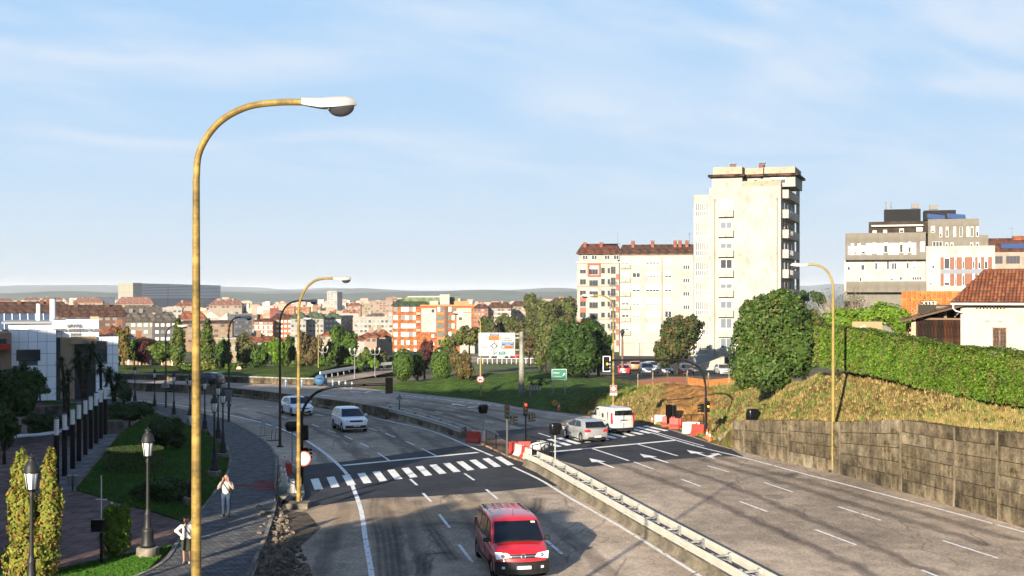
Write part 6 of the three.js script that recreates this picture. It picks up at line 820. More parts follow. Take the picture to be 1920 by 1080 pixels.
  for (const p of [1658, 1667]) new MB().cyl(U(p), Yv(393), -4, 0.16, 0.16, Yv(378) - Yv(393), 10).build('flue', galv, t); for (const [a, b, y] of [[1704, 1718, 386], [1736, 1751, 389]]) part(t, 'roof_unit', M(0.13, 0.12, 0.11, 0.7), U(b) - U(a), 1, 1.5, (U(a) + U(b)) / 2, Yv(y), -4.5); for (const [a, b] of [[1731, 1762], [1766, 1798]]) { const s = part(t, 'solar_panel', M(0.03, 0.055, 0.13, 0.15, { clearcoat: 1 }), U(b) - U(a), 0.08, 2.2, (U(a) + U(b)) / 2, Yv(409), -0.6); s.rotation.x = 0.5; s.rotation.z = -0.1; }
  part(t, 'base_wall', M(0.15, 0.14, 0.125, 0.9, { map: again(T.plaster, 4) }), U(1846) - U(1583), Yv(547) + 4, 10, (U(1583) + U(1846)) / 2, (Yv(547) - 4) / 2, -4);
  part(t, 'lower_wall', conc, U(1728) - U(1587), Yv(528) - Yv(548), 0.4, (U(1587) + U(1728)) / 2, (Yv(528) + Yv(548)) / 2, 2.6);
  const s = building('rear_block', 'low block with dark tile roof and solar panels at the right edge', 1836, 280, 0, -0.03), q = s.t; const Wd = s.U(1990), h = s.Yv(472); facade(q, Wd, h, 0.3, [480, 508].flatMap((y) => [1853, 1883].map((p) => [s.U(p), s.Yv(y + 15), s.U(p + 24) - s.U(p), 1.7])), plasterM(0.33, 0.29, 0.25)); part(q, 'body', plasterM(0.33, 0.29, 0.25), Wd - 0.02, h - 0.05, 10, Wd / 2, h / 2, -5.32); [480, 508].forEach((y) => [1853, 1883].forEach((p) => win(q, s.U(p), s.Yv(y + 15), s.U(p + 24) - s.U(p), 1.7, -0.15, { div: 4, frame: M(0.1, 0.05, 0.04, 0.7) }))); hipRoof(q, 0, Wd, 0, -10, h + 0.2, s.Yv(447) - h, 0.4, M(0.15, 0.06, 0.042, 0.9, { map: T.tile }), 0.1); const sp = part(q, 'solar_panel', M(0.03, 0.055, 0.13, 0.15, { clearcoat: 1 }), 7, 0.08, 2, s.U(1905), s.Yv(464) + 0.3, -1.2); sp.rotation.x = 0.55; part(q, 'chimney', roofRed, 1.3, 1.3, 1, s.U(1842), s.Yv(447), -4); part(q, 'chimney', roofRed, 3, 1.0, 1, s.U(1908), s.Yv(446), -4); new MB().cyl(s.U(1895), s.Yv(446), -4, 0.03, 0.02, 2.6, 6).bar(V(s.U(1890), s.Yv(446) + 2.2, -4), V(s.U(1898), s.Yv(446) + 2.2, -4), 0.02).build('roof_aerial', steelDark, q);
}
// the white house with tile roof, its lean-to shed, the brick wall behind
{
  const { t, U, Yv } = building('house', 'white plastered house with rust tile roof behind the hedge', 1801, 85, 4.0, 0.1), W = 12, Hh = Yv(571), wallM = plasterM(0.44, 0.43, 0.40), wx = U(1857), wy = Yv(650), ww = U(1881) - wx, wh = Yv(614) - wy;
  facade(t, W, Hh, 0.35, [[wx, wy, ww, wh]], wallM); part(t, 'body', wallM, W - 0.04, Hh - 0.1, 7, W / 2, Hh / 2, -3.87);
  const wd = M(0.30, 0.13, 0.05, 0.7, { map: T.wood }), f = new MB(), cx = wx + ww / 2, cy = wy + wh / 2; f.box(cx, wy + wh - 0.05, -0.12, ww, 0.1, 0.1).box(cx, wy + 0.05, -0.12, ww, 0.1, 0.1).box(wx + 0.05, cy, -0.12, 0.1, wh - 0.2, 0.1).box(wx + ww - 0.05, cy, -0.12, 0.1, wh - 0.2, 0.1).box(cx, cy, -0.115, 0.12, wh - 0.2, 0.1); for (let k = 1; k < 5; k++) f.box(cx, wy + wh * k / 5, -0.125, ww - 0.2, 0.035, 0.06); for (const s of [-1, 1]) f.box(cx + s * ww * 0.235, cy, -0.13, 0.035, wh - 0.2, 0.05); const fm = f.build('window', wd, t); for (const s of [-1, 1]) for (let k = 0; k < 5; k++) { const g = mesh('pane', boxGeo(ww * 0.4, wh / 5 - 0.03, 0.015), glassDark, fm); g.position.set(cx + s * ww * 0.235, wy + wh * (k + 0.5) / 5, -0.15); }
  part(t, 'sill', M(0.22, 0.2, 0.18, 0.9), ww + 0.25, 0.09, 0.25, cx, wy - 0.05, 0.05); part(t, 'lintel', M(0.25, 0.23, 0.2, 0.9), ww + 0.2, 0.1, 0.06, cx, wy + wh + 0.06, 0.02);
  { const m = new MB(), x0 = U(1827), x1 = U(1880), y0 = Yv(580), y1 = Yv(573); m.box((x0 + x1) / 2, y1, 0.03, x1 - x0, 0.05, 0.06).box((x0 + x1) / 2, y0, 0.03, x1 - x0, 0.05, 0.06); const n = 9; for (let i = 0; i < n; i++) { const a = mix(x0, x1, i / n), b = mix(x0, x1, (i + 0.5) / n), c = mix(x0, x1, (i + 1) / n); m.bar(V(a, y0, 0.03), V(b, y1, 0.03), 0.025, 0.025, 5).bar(V(b, y1, 0.03), V(c, y0, 0.03), 0.025, 0.025, 5); } m.build('lattice_vent', M(0.4, 0.36, 0.28, 0.8), t); part(t, 'vent_painted_shadow', blackMatt, x1 - x0, y1 - y0, 0.02, (x0 + x1) / 2, (y0 + y1) / 2, 0.003); }  // flat black sheet painted as the shadow behind the lattice
  for (const p of [1848, 1870]) { const l = new MB().add(new THREE.SphereGeometry(0.16, 14, 10), U(p), Yv(597), 0.12).build('wall_lamp', M(0.7, 0.7, 0.68, 0.4), t); }
  // roof: two slopes and a hip on the left, ribs of curved tiles
  const yE = Hh + 0.1, yR = Yv(517) + 0.35, x0 = -0.5, xr = U(1830) + 0.2, x1 = W + 0.6, z0 = 0.55, zr = -3.6, A = V(x0, yE, z0), B = V(x1, yE, z0), C = V(x1, yR, zr), D = V(xr, yR, zr), E = V(x0, yE, -7.6);
  const roof = new MB().quad(A, B, C, D).quad(E, A, D, D).quad(V(x1, yE, -7.6), E, D, C).build('roof', M(0.27, 0.095, 0.045, 0.95, { map: again(T.tile, 2.2) }), t), r = rng(66), tm = [M(0.30, 0.105, 0.05, 0.95, { map: again(T.tile, 1.7) }), M(0.24, 0.08, 0.04, 0.95, { map: again(T.tile, 1.7) }), M(0.34, 0.135, 0.065, 0.95, { map: again(T.tile, 1.7) }), M(0.19, 0.075, 0.045, 0.95, { map: again(T.tile, 1.7) })], tg = cached('tile', () => boxUV(bare(new THREE.CylinderGeometry(0.1, 0.125, 0.5, 7, 1, true, -Math.PI / 2, Math.PI))));
  const n = V(0, -(zr - z0), yR - yE).normalize(), dir = V(0, yR - yE, zr - z0), len = dir.length(); dir.normalize(); const rot = Math.atan2(dir.z, dir.y), rest = new MB(); let count = 0;
  for (let x = x0 + 0.12; x < x1 - 0.1; x += 0.235) { const top = x < xr ? (x - x0) / (xr - x0) : 1; for (let s = 0; s < len * top - 0.1; s += 0.42) { const p = V(x, yE + dir.y * (s + 0.22), z0 + dir.z * (s + 0.22)).addScaledVector(n, 0.015 + 0.02 * r()); if (count < 290 && x < U(1925)) { const m = mesh('roof_tile', tg, tm[Math.floor(r() * 4)], roof); m.position.copy(p); m.rotation.set(rot + (r() - 0.5) * 0.05, 0, (r() - 0.5) * 0.05, 'XYZ'); count++; } else rest.add(tg, p.x, p.y, p.z, 0, rot, 0); } }
  const rs = rest.build('roof_tiles', tm[0], roof); rs.userData.kind = 'stuff';
  new MB().bar(V(xr, yR + 0.05, zr), V(x1, yR + 0.05, zr), 0.12, 0.12, 8).bar(V(x0, yE + 0.03, z0), V(xr, yR + 0.05, zr), 0.11, 0.11, 8).build('ridge_tiles', tm[3], t);
  new MB().bar(V(x0 - 0.05, yE - 0.06, z0 + 0.08), V(x1, yE - 0.06, z0 + 0.08), 0.075, 0.075, 8).tube([V(x0 + 0.1, yE - 0.1, z0 + 0.05), V(x0 + 0.12, yE - 0.45, z0), V(x0 + 0.55, yE - 0.62, 0.3), V(x0 + 0.75, yE - 0.75, 0.08), V(x0 + 0.75, 0.2, 0.08)], 0.05, 7, 20).build('gutter', M(0.55, 0.53, 0.5, 0.6), t); part(t, 'eave_boards', M(0.10, 0.075, 0.05, 0.9), W + 0.8, 0.1, 0.7, W / 2, yE - 0.12, 0.2);
  // lean-to shed
  const s = building('wooden_shed', 'dark wooden lean-to shed against the left side of the white house', 1716, 86.5, 4.0, 0.06), q = s.t, sw = s.U(1800), sh = s.Yv(599); const planks = Math.round(sw / 0.2), pm = [M(0.06, 0.03, 0.018, 0.9, { map: T.wood }), M(0.11, 0.042, 0.02, 0.9, { map: T.wood }), M(0.042, 0.026, 0.018, 0.9, { map: T.wood }), M(0.14, 0.05, 0.022, 0.9, { map: T.wood })], rr = rng(12);
  for (let i = 0; i < planks; i++) part(q, 'plank', pm[Math.floor(rr() * 4)], sw / planks - 0.012, sh, 0.04, (i + 0.5) * sw / planks, sh / 2, rr() * 0.015); part(q, 'back_board', M(0.02, 0.013, 0.01, 0.9), sw, sh - 0.03, 0.05, sw / 2, sh / 2, -0.06); part(q, 'top_plate', M(0.13, 0.09, 0.06, 0.9), sw, 0.12, 0.14, sw / 2, sh + 0.05, 0); part(q, 'corner_post', M(0.3, 0.22, 0.15, 0.9), 0.3, sh, 0.3, -0.1, sh / 2, 0);
  const rA = s.U(1690), yA = s.Yv(600), yB = s.Yv(569), rB = s.U(1802); const rg = new MB().prism([[rA, yA], [rB, yB], [rB, yB + 0.12], [rA, yA + 0.12]], 4.4, 0, 0, -3.4).build('shed_roof', M(0.10, 0.065, 0.05, 0.9, { map: T.tile }), q); for (const z of [0.8, -1, -2.6]) new MB().beam(V(rA, yA - 0.1, z), V(rB, yB - 0.1, z), 0.12, 0.16).build('rafter', M(0.07, 0.05, 0.035, 0.9), q); new MB().box(s.U(1769), sh + 0.45, -0.5, 0.2, 0.9, 0.2).bar(V(s.U(1769), sh + 0.5, -0.5), V(s.U(1755), sh + 0.15, -0.5), 0.05).bar(V(s.U(1785), sh + 0.15, -0.5), V(s.U(1800), sh + 0.8, -0.5), 0.05).box(s.U(1766), sh + 0.85, -0.5, 1, 0.16, 0.18).build('roof_truss', M(0.14, 0.1, 0.07, 0.9), q);
  part(q, 'rear_wall', M(0.03, 0.025, 0.02, 0.9), sw, sh + 1.2, 0.1, sw / 2, (sh + 1.2) / 2 - 0.2, -3.2);
  const b = building('brick_wall', 'bare orange hollow-brick gable wall behind the shed', 1690, 116, 4, 0.1), bw = b.U(1815), bh = b.Yv(546), bm = [M(0.50, 0.17, 0.04, 0.9, { map: T.earth }), M(0.44, 0.14, 0.035, 0.9, { map: T.earth }), M(0.55, 0.21, 0.06, 0.9, { map: T.earth })], rn = rng(9), y1 = b.Yv(595); part(b.t, 'wall_core', M(0.33, 0.2, 0.12, 1), bw - 0.02, bh - 0.02, 0.3, bw / 2, bh / 2, -0.17); const rows = 8, cl = 14, bhh = (bh - y1) / rows; for (let j = 0; j < rows; j++) for (let i = 0; i < cl; i++) { const wdt = bw / cl; if (j > 2 && j < 5 && i > 3 && i < 7) continue; part(b.t, 'brick', bm[Math.floor(rn() * 3)], wdt - 0.03, bhh - 0.03, 0.06, (i + 0.5) * wdt + (j % 2 ? wdt * 0.0 : 0), y1 + (j + 0.5) * bhh, 0.01 + 0.012 * rn()); }
  part(b.t, 'vent_block', M(0.45, 0.4, 0.34, 0.9), bw * 3 / 14 - 0.05, bhh * 2 - 0.04, 0.05, bw * 5.5 / 14, y1 + 4 * bhh, 0.0); for (let i = 0; i < 8; i++) part(b.t, 'vent_slot', blackMatt, 0.11, bhh * 0.7, 0.03, bw * (4.2 + i * 0.36) / 14, y1 + (i % 2 ? 3.6 : 4.4) * bhh, 0.035);
  const o = building('old_shed', 'small ochre shed wall half hidden by ivy behind the hedge', 1598, 90, 4.4, 0), ow = o.U(1652), oh = o.Yv(603); part(o.t, 'wall', plasterM(0.36, 0.27, 0.16), ow, oh, 2.5, ow / 2, oh / 2, -1.25); part(o.t, 'leaning_board', plasterM(0.5, 0.46, 0.4), 0.7, 0.9, 0.06, o.U(1618), oh - 0.75, 0.1).rotation.z = 0.5; part(o.t, 'doorway', blackMatt, 0.8, 0.7, 0.05, o.U(1632), oh - 0.85, 0.01);
}
// ---------- hotel on the left ----------
{
  const font = await new FontLoader().loadAsync('fonts/droid/droid_sans_bold.typeface.json');
  const { t, U, Yv } = building('hotel', 'white panelled hotel with roof lettering at the left', 14, 112, 0, 0.05), pm = [M(0.72, 0.73, 0.75, 0.4), M(0.74, 0.75, 0.77, 0.4), M(0.70, 0.71, 0.735, 0.4)], gap = M(0.10, 0.11, 0.13, 0.8), r = rng(3);
  const clad = (a, b, y0, y1, z, cols, rows, skip = []) => { const x0 = U(a), x1 = U(b), v0 = Yv(y1), v1 = Yv(y0), w = (x1 - x0) / cols, h = (v1 - v0) / rows; part(t, 'wall_core', gap, x1 - x0, v1 - v0, 6, (x0 + x1) / 2, (v0 + v1) / 2, z - 3.06); for (let j = 0; j < rows; j++) for (let i = 0; i < cols; i++) if (!skip.some(([p, q]) => p === i && q === j)) part(t, 'cladding_panel', pm[Math.floor(r() * 3)], w - 0.03, h - 0.03, 0.06, x0 + (i + 0.5) * w, v0 + (j + 0.5) * h, z); };
  clad(18, 100, 619, 752, 0.5, 5, 6, [[1, 3], [2, 3]]); clad(92, 177, 601, 634, -0.8, 5, 2); clad(14, 92, 610, 622, -1.2, 5, 1); clad(171, 212, 633, 752, 0.4, 4, 7, [[0, 5], [1, 5], [0, 4], [1, 4]]); clad(117, 177, 600, 602, -0.85, 1, 1);
  part(t, 'window_band', glassDark, U(72) - U(30), 1.0, 0.1, U(51), Yv(666), 0.52); part(t, 'window_band', glassDark, U(191) - U(172), 1.8, 0.1, U(181), Yv(660), 0.42); part(t, 'dark_return', M(0.03, 0.03, 0.035, 0.6), U(107) - U(100), Yv(634) - Yv(752), 0.3, U(103.5), (Yv(634) + Yv(752)) / 2, 0.0);
  const stone = M(0.40, 0.30, 0.20, 0.9, { map: T.plaster }); part(t, 'entrance_wall', stone, U(172) - U(104), Yv(634) - Yv(752), 0.5, (U(104) + U(172)) / 2, (Yv(634) + Yv(752)) / 2, -0.5); part(t, 'entrance_portal', stone, U(172) - U(126), Yv(632) - Yv(646), 1.2, (U(126) + U(172)) / 2, (Yv(632) + Yv(646)) / 2, 0.1); part(t, 'entrance_glass', glassDark, U(170) - U(133), Yv(646) - Yv(752), 0.1, (U(133) + U(170)) / 2, (Yv(646) + Yv(752)) / 2, -0.2); part(t, 'parapet_stone', stone, U(177) - U(161), 0.5, 1, U(169), Yv(600), -1.4);
  const lm = M(0.13, 0.13, 0.14, 0.5), write = (s, px, py, size, name) => { const g = new TextGeometry(s, { font, size, depth: 0.12, curveSegments: 3 }); const m = mesh(name, boxUV(bare(g)), lm, t); m.position.set(U(px), Yv(py), -0.68); return m; };
  write('HOTEL', 118, 615, 0.31, 'sign_letters'); write('SANTO DOMINGO PLAZA', 94, 623.5, 0.30, 'sign_letters').scale.x = 0.82;
  for (let k = 0; k < 4; k++) { const s = new THREE.Shape(); for (let i = 0; i < 10; i++) { const a = Math.PI / 2 + i * Math.PI / 5, R = i % 2 ? 0.07 : 0.16; s[i ? 'lineTo' : 'moveTo'](Math.cos(a) * R, Math.sin(a) * R); } const g = boxUV(bare(new THREE.ExtrudeGeometry(s, { depth: 0.1, bevelEnabled: false }))), m = mesh('sign_star', g, lm, t); m.position.set(U(127 + k * 5), Yv(628), -0.7); }
  part(t, 'flat_roof', M(0.2, 0.21, 0.22, 0.9), U(177) - U(0), 0.2, 9, U(90), Yv(606), -6); part(t, 'roof_light_box', M(0.7, 0.7, 0.7, 0.5), U(67) - U(51), 0.25, 0.6, U(59), Yv(617), 0.3);
  const c = (px, top, foot, w, l) => { const o = thing('roof_flue', l, 'chimney', P(px, foot, 118)); new MB().cyl(0, -1, 0, w, w, (foot - top) * 118 / F + 1, 18).build('flue_pipe', M(0.55, 0.54, 0.53, 0.5), o); new MB().cyl(0, (foot - top) * 118 / F - 0.05, 0, w * 1.05, w * 1.05, 0.06, 18).build('cap', galv, o); }; c(72, 569, 598, 0.19, 'slim grey flue on the hotel roof'); c(99, 560, 601, 0.27, 'thick white flue on the hotel roof');
  const sk = building('roof_glazing', 'long dark glass roof behind the hotel parapet', -20, 122, 0, 0, 'roof'); const sl = part(sk.t, 'glass_slope', M(0.05, 0.075, 0.12, 0.2), sk.U(92) - 0, 0.1, 3, sk.U(36), sk.Yv(604), -0.5); sl.rotation.x = 0.5; for (let k = 0; k < 8; k++) { const b = part(sk.t, 'glazing_bar', frameWhite, 0.08, 0.16, 3, sk.U(-8 + k * 14), sk.Yv(604) + 0.02, -0.5); b.rotation.x = 0.5; } part(sk.t, 'roof_base', M(0.2, 0.2, 0.21, 0.9), sk.U(92), sk.Yv(609), 5, sk.U(36), sk.Yv(609) / 2, -3.5);
  const an = building('hotel_annex', 'brown hotel annex with a red canopy at the picture edge', -60, 108, 0, 0); part(an.t, 'annex_wall', M(0.30, 0.21, 0.15, 0.9, { map: T.plaster }), an.U(16), an.Yv(625), 6, an.U(-22), an.Yv(625) / 2, -3.2); part(an.t, 'red_canopy', M(0.35, 0.03, 0.02, 0.7), an.U(14), 0.45, 1.2, an.U(-24), an.Yv(651), 0.3); part(an.t, 'annex_glass', glassDark, an.U(6), 0.8, 0.1, an.U(-26), an.Yv(645), -0.15);
}
// ---------- the town in the valley ----------
const roofCols = { brown: roofBrown, red: roofRed, grey: roofGrey, green: roofGreen, pink: M(0.33, 0.16, 0.12, 0.9, { map: T.tile }), flat: M(0.28, 0.27, 0.25, 0.9) };
// px0, px1, eave row, ridge row (0 = flat), foot row, metres ahead, wall rgb, roof, floors, window columns, label, turn
const farWin = [M(0.05, 0.055, 0.06, 0.2), M(0.14, 0.14, 0.14, 0.3), M(0.45, 0.44, 0.42, 0.6)];
function townHouse([px0, px1, eave, ridge, foot, z, rgb, roof, floors, cols, label, turn = 0, o = {}]) {
  const { t, U, Yv } = building(o.name ?? 'town_building', label, px0, z, EYE - (foot - HZ) * z / F, turn, 'building', 'buildings of the town in the valley'), W = U(px1), H = Yv(eave), D = o.depth ?? Math.min(14, Math.max(7, W * 0.7)), wm = plasterM(...rgb.map((v) => v * 0.74));
  part(t, 'wall', wm, W, H + 6, D, W / 2, H / 2 - 3, -D / 2); const rm = roofCols[roof];
  if (ridge) o.gable ? new MB().prism([[-0.3, H], [W + 0.3, H], [W / 2, Yv(ridge)]], D + 0.6, 0, 0, -D - 0.3).build('roof', rm, t) : hipRoof(t, 0, W, 0, -D, H + 0.12, Yv(ridge) - H, 0.4, rm, o.inset ?? 0.5); else { part(t, 'roof_parapet', wm, W + 0.3, 0.7, D + 0.3, W / 2, H + 0.3, -D / 2); part(t, 'roof', rm, W - 0.6, 0.1, D - 0.6, W / 2, H + 0.72, -D / 2); }
  if (floors) { const fh = (H - (o.base ?? 1)) / floors, ww = Math.min(o.ww ?? 1.5, W / cols * 0.62); for (let j = 0; j < floors; j++) for (let i = 0; i < cols; i++) { const f = part(t, 'window', farWin[o.white ? (rb() < 0.75 ? 2 : 1) : rb() < 0.55 ? 0 : 1], ww, fh * (o.wh ?? 0.46), 0.08, W * (i + 0.5) / cols, (o.base ?? 1) + fh * (j + 0.5), 0.0); if (o.frame) f.position.z = 0.02; } if (o.bands) for (let j = 0; j <= floors; j++) part(t, 'floor_band', o.bands, W + 0.05, fh * 0.18, 0.12, W / 2, (o.base ?? 1) + fh * j, 0.0); }
  for (let k = 0; k < (o.chim ?? 1); k++) part(t, 'chimney', wm, 0.9, 1.6, 0.9, W * (0.2 + 0.6 * rb()), (ridge ? mix(H, Yv(ridge), 0.7) : H) + 0.6, -D * 0.42);
  if (o.dormers) for (let k = 0; k < o.dormers; k++) { const x = W * (k + 0.5) / o.dormers; const s = part(t, 'skylight', farWin[k % 2 + 1], W / o.dormers * 0.55, 0.12, 1.3, x, mix(H, Yv(ridge), 0.28), -D * 0.12); s.rotation.x = Math.atan2(Yv(ridge) - H, D / 2); }
  return { t, U, Yv, W, H, D };
}
const band = M(0.42, 0.4, 0.37, 0.9);
[
  [-40, 116, 590, 567, 640, 300, [0.24, 0.125, 0.085], 'brown', 2, 12, 'long brown-roofed block with skylights behind the hotel flues', 0.02, { dormers: 11, inset: 0.1, chim: 3 }],
  [113, 230, 593, 573, 645, 290, [0.20, 0.115, 0.085], 'brown', 4, 9, 'brown brick block with skylights above the hotel sign', 0.05, { dormers: 10, inset: 0.25, chim: 2 }],
  [232, 289, 603, 583, 662, 330, [0.36, 0.335, 0.30], 'grey', 4, 5, 'beige gabled block with tan roof right of the brick block', -0.1, { chim: 2, white: true, inset: 0.3 }],
  [289, 330, 603, 586, 662, 328, [0.15, 0.15, 0.16], 'grey', 4, 4, 'dark grey block with white bay windows beside the poplar', -0.1, { chim: 2, white: true, inset: 0.3, ww: 2.4 }],
  [335, 384, 598, 584, 640, 420, [0.42, 0.36, 0.30], 'red', 2, 6, 'pale block with orange roof left of the nearest lamp pole', 0.05, { dormers: 5 }],
  [338, 433, 606, 602, 650, 400, [0.38, 0.255, 0.165], 'brown', 4, 8, 'tan brick flats crossing behind the nearest lamp pole', 0.08, { inset: 0.2, chim: 0 }],
  [378, 412, 597, 584, 622, 455, [0.5, 0.48, 0.45], 'flat', 1, 2, 'white gable house, left of the pair right of the pole', 0, { gable: true }],
  [410, 440, 600, 587, 622, 450, [0.48, 0.465, 0.44], 'flat', 1, 2, 'white gable house, right of the pair right of the pole', 0.1, { gable: true }],
  [440, 472, 593, 0, 645, 430, [0.15, 0.165, 0.20], 'flat', 6, 5, 'bluish dark glass block left of the orange flats', -0.35, { ww: 2.2 }],
  [472, 482, 594, 0, 645, 428, [0.25, 0.2, 0.17], 'flat', 6, 2, 'narrow brown stair block beside the bluish one', 0.2, { chim: 0 }],
  [476, 511, 602, 598, 640, 425, [0.46, 0.19, 0.11], 'brown', 4, 4, 'orange brick flats with pale bands, left of two', 0.12, { white: true, bands: band }],
  [509, 546, 598, 588, 640, 430, [0.44, 0.17, 0.085], 'brown', 4, 5, 'orange brick flats with brown mansard, right of two', 0.1, { dormers: 3, white: true }],
  [545, 573, 597, 586, 640, 422, [0.46, 0.455, 0.44], 'green', 4, 4, 'white flats with green roof behind the second yellow lamp', 0.1, { dormers: 2, ww: 1.8 }],
  [572, 606, 597, 585, 640, 428, [0.47, 0.465, 0.45], 'green', 4, 5, 'white flats with green dormer roof right of the second lamp', 0.12, { dormers: 3, ww: 1.8 }],
  [609, 639, 597, 587, 640, 440, [0.45, 0.435, 0.40], 'green', 4, 4, 'cream flats with green roof before the tall valley tree', 0.05, { white: true }],
  [638, 662, 596, 0, 636, 445, [0.45, 0.435, 0.40], 'flat', 5, 6, 'flats turned side-on between cream and white blocks', -1.25, { ww: 1.2, depth: 8 }],
  [666, 736, 598, 0, 640, 450, [0.49, 0.485, 0.47], 'flat', 4, 9, 'wide bright white flats left of the big brick block', 0.1, { chim: 2 }],
  [683, 724, 598, 588, 600, 456, [0.46, 0.455, 0.44], 'grey', 0, 0, 'white attic storey above the wide white flats', 0.1, {}],
  [602, 632, 629, 620, 648, 270, [0.45, 0.36, 0.28], 'red', 1, 3, 'small red-roofed house below the green-roofed flats', 0.3, {}], [450, 522, 640, 632, 660, 250, [0.36, 0.25, 0.16], 'red', 1, 5, 'low orange-roofed house behind the far tree row', 0.1, {}],
  [675, 706, 632, 624, 652, 280, [0.46, 0.33, 0.27], 'red', 1, 3, 'small pink house with red roof left of the brick block', 0.1, {}], [704, 736, 632, 618, 654, 290, [0.45, 0.38, 0.27], 'red', 1, 3, 'small cream gabled house beside the brick block', -0.2, { gable: true }], [660, 684, 637, 631, 652, 262, [0.5, 0.48, 0.45], 'red', 1, 2, 'tiny white cottage with red roof before the valley tree', 0, {}],
  [400, 446, 642, 0, 672, 230, [0.36, 0.3, 0.21], 'flat', 1, 3, 'low beige shed right of the second poplar', 0.2, {}], [205, 238, 626, 612, 650, 200, [0.42, 0.22, 0.15], 'red', 0, 0, 'low hall with bright red roof beside the hotel', -0.25, {}], [248, 288, 642, 634, 662, 210, [0.40, 0.16, 0.09], 'red', 0, 0, 'long low red roof behind the autumn trees', 0, {}],
  [533, 552, 577, 0, 592, 640, [0.48, 0.19, 0.08], 'flat', 2, 3, 'small orange block above the mansard flats', 0.1, {}], [554, 580, 578, 0, 592, 640, [0.46, 0.2, 0.1], 'flat', 2, 4, 'long orange block right of the second lamp', 0.1, {}], [586, 600, 577, 0, 592, 640, [0.45, 0.22, 0.12], 'flat', 2, 2, 'little orange block near the lamp arm', 0, {}], [506, 522, 580, 0, 594, 620, [0.4, 0.1, 0.08], 'flat', 2, 2, 'small red block left of the second lamp', 0, {}],
  [622, 634, 586, 580, 594, 560, [0.5, 0.48, 0.46], 'red', 0, 0, 'white gable end far right of the second lamp', 0, { gable: true }], [643, 656, 586, 579, 594, 560, [0.5, 0.47, 0.45], 'red', 0, 0, 'white gable end above the grey flats', 0, { gable: true }], [656, 672, 587, 580, 595, 560, [0.5, 0.48, 0.46], 'red', 0, 0, 'white gable end above the wide white flats', 0, { gable: true }],
  [888, 915, 578, 570, 612, 520, [0.42, 0.2, 0.15], 'brown', 4, 4, 'red-brown flats right behind the brick block', 0.1, { dormers: 3 }], [914, 958, 577, 567, 612, 525, [0.40, 0.33, 0.27], 'brown', 4, 7, 'banded flats with brown roof in the valley centre', 0.1, { dormers: 5, bands: band }], [957, 992, 574, 565, 610, 540, [0.43, 0.33, 0.24], 'brown', 4, 5, 'flats with white attic right of the banded ones', 0.1, { dormers: 3 }], [1030, 1082, 568, 559, 612, 560, [0.42, 0.24, 0.14], 'brown', 5, 7, 'orange flats with pale roof rim beside the cream and red block', 0.1, { dormers: 4, chim: 2 }], [1000, 1080, 607, 598, 622, 300, [0.42, 0.36, 0.28], 'red', 1, 7, 'low house with red roof among the large round trees', 0.05, {}],
  [692, 736, 566, 0, 588, 900, [0.42, 0.29, 0.22], 'flat', 4, 7, 'pinkish distant flats above the wide white block', 0.1, {}], [724, 745, 559, 0, 580, 980, [0.40, 0.22, 0.18], 'flat', 4, 4, 'taller pink distant block touching the brick block roof', 0, {}], [678, 700, 571, 0, 590, 850, [0.42, 0.32, 0.22], 'flat', 3, 4, 'ochre distant block in the valley', 0, {}], [653, 676, 573, 568, 588, 800, [0.42, 0.26, 0.2], 'red', 2, 4, 'rose distant house row in the valley', 0.1, {}],
  [613, 632, 547, 0, 575, 1250, [0.50, 0.5, 0.49], 'flat', 8, 3, 'distant white tower under the second lamp head', 0.1, { ww: 5, wh: 0.3 }], [631.6, 642, 549, 0, 575, 1253, [0.5, 0.5, 0.49], 'flat', 8, 4, 'side-on wing beside the distant white tower', -1.2, { chim: 0, depth: 6 }],
  [137, 190, 567, 558, 578, 900, [0.46, 0.33, 0.2], 'pink', 1, 8, 'distant yellow block with patchy red roof left of the hospital slab', 0.1, { dormers: 6, chim: 3 }], [216, 285, 570, 557, 580, 850, [0.46, 0.35, 0.22], 'pink', 1, 9, 'distant long red-roofed block below the hospital slab', 0.1, { dormers: 7, chim: 2 }], [178, 214, 557, 0, 576, 1150, [0.10, 0.13, 0.19], 'flat', 0, 0, 'distant dark blue glass block left of the hospital slab', 0, { chim: 0 }], [45, 72, 562, 558, 576, 950, [0.46, 0.36, 0.24], 'pink', 2, 4, 'distant cream villa block left of the thick flue', 0, {}], [78, 116, 562, 558, 578, 950, [0.47, 0.4, 0.27], 'pink', 2, 5, 'distant cream block right of the thick flue', 0, {}], [-10, 22, 564, 560, 578, 900, [0.44, 0.32, 0.22], 'pink', 2, 5, 'distant orange block at the left picture edge', 0, {}],
  [222, 305, 585, 573, 600, 520, [0.34, 0.31, 0.29], 'grey', 1, 8, 'long grey saw-roofed terrace behind the beige block', 0.05, { dormers: 8, white: true }], [305, 340, 580, 0, 600, 520, [0.50, 0.485, 0.46], 'flat', 2, 4, 'white flats left of the nearest lamp pole', 0.1, {}], [392, 452, 572, 562, 590, 620, [0.44, 0.35, 0.28], 'pink', 2, 8, 'cream and brick flats right of the pole below the hospital', 0.1, { chim: 4 }], [330, 362, 573, 566, 588, 640, [0.46, 0.38, 0.28], 'red', 2, 5, 'ochre flats below the middle of the hospital slab', 0.1, {}], [450, 462, 571, 0, 592, 640, [0.10, 0.12, 0.15], 'flat', 4, 2, 'dark narrow block at the right end of the cream flats', 0, { chim: 0 }], [862, 890, 640, 0, 668, 300, [0.5, 0.49, 0.47], 'flat', 0, 0, 'low white hall at the foot of the brick block', 0.1, { chim: 0 }],
].forEach(townHouse);
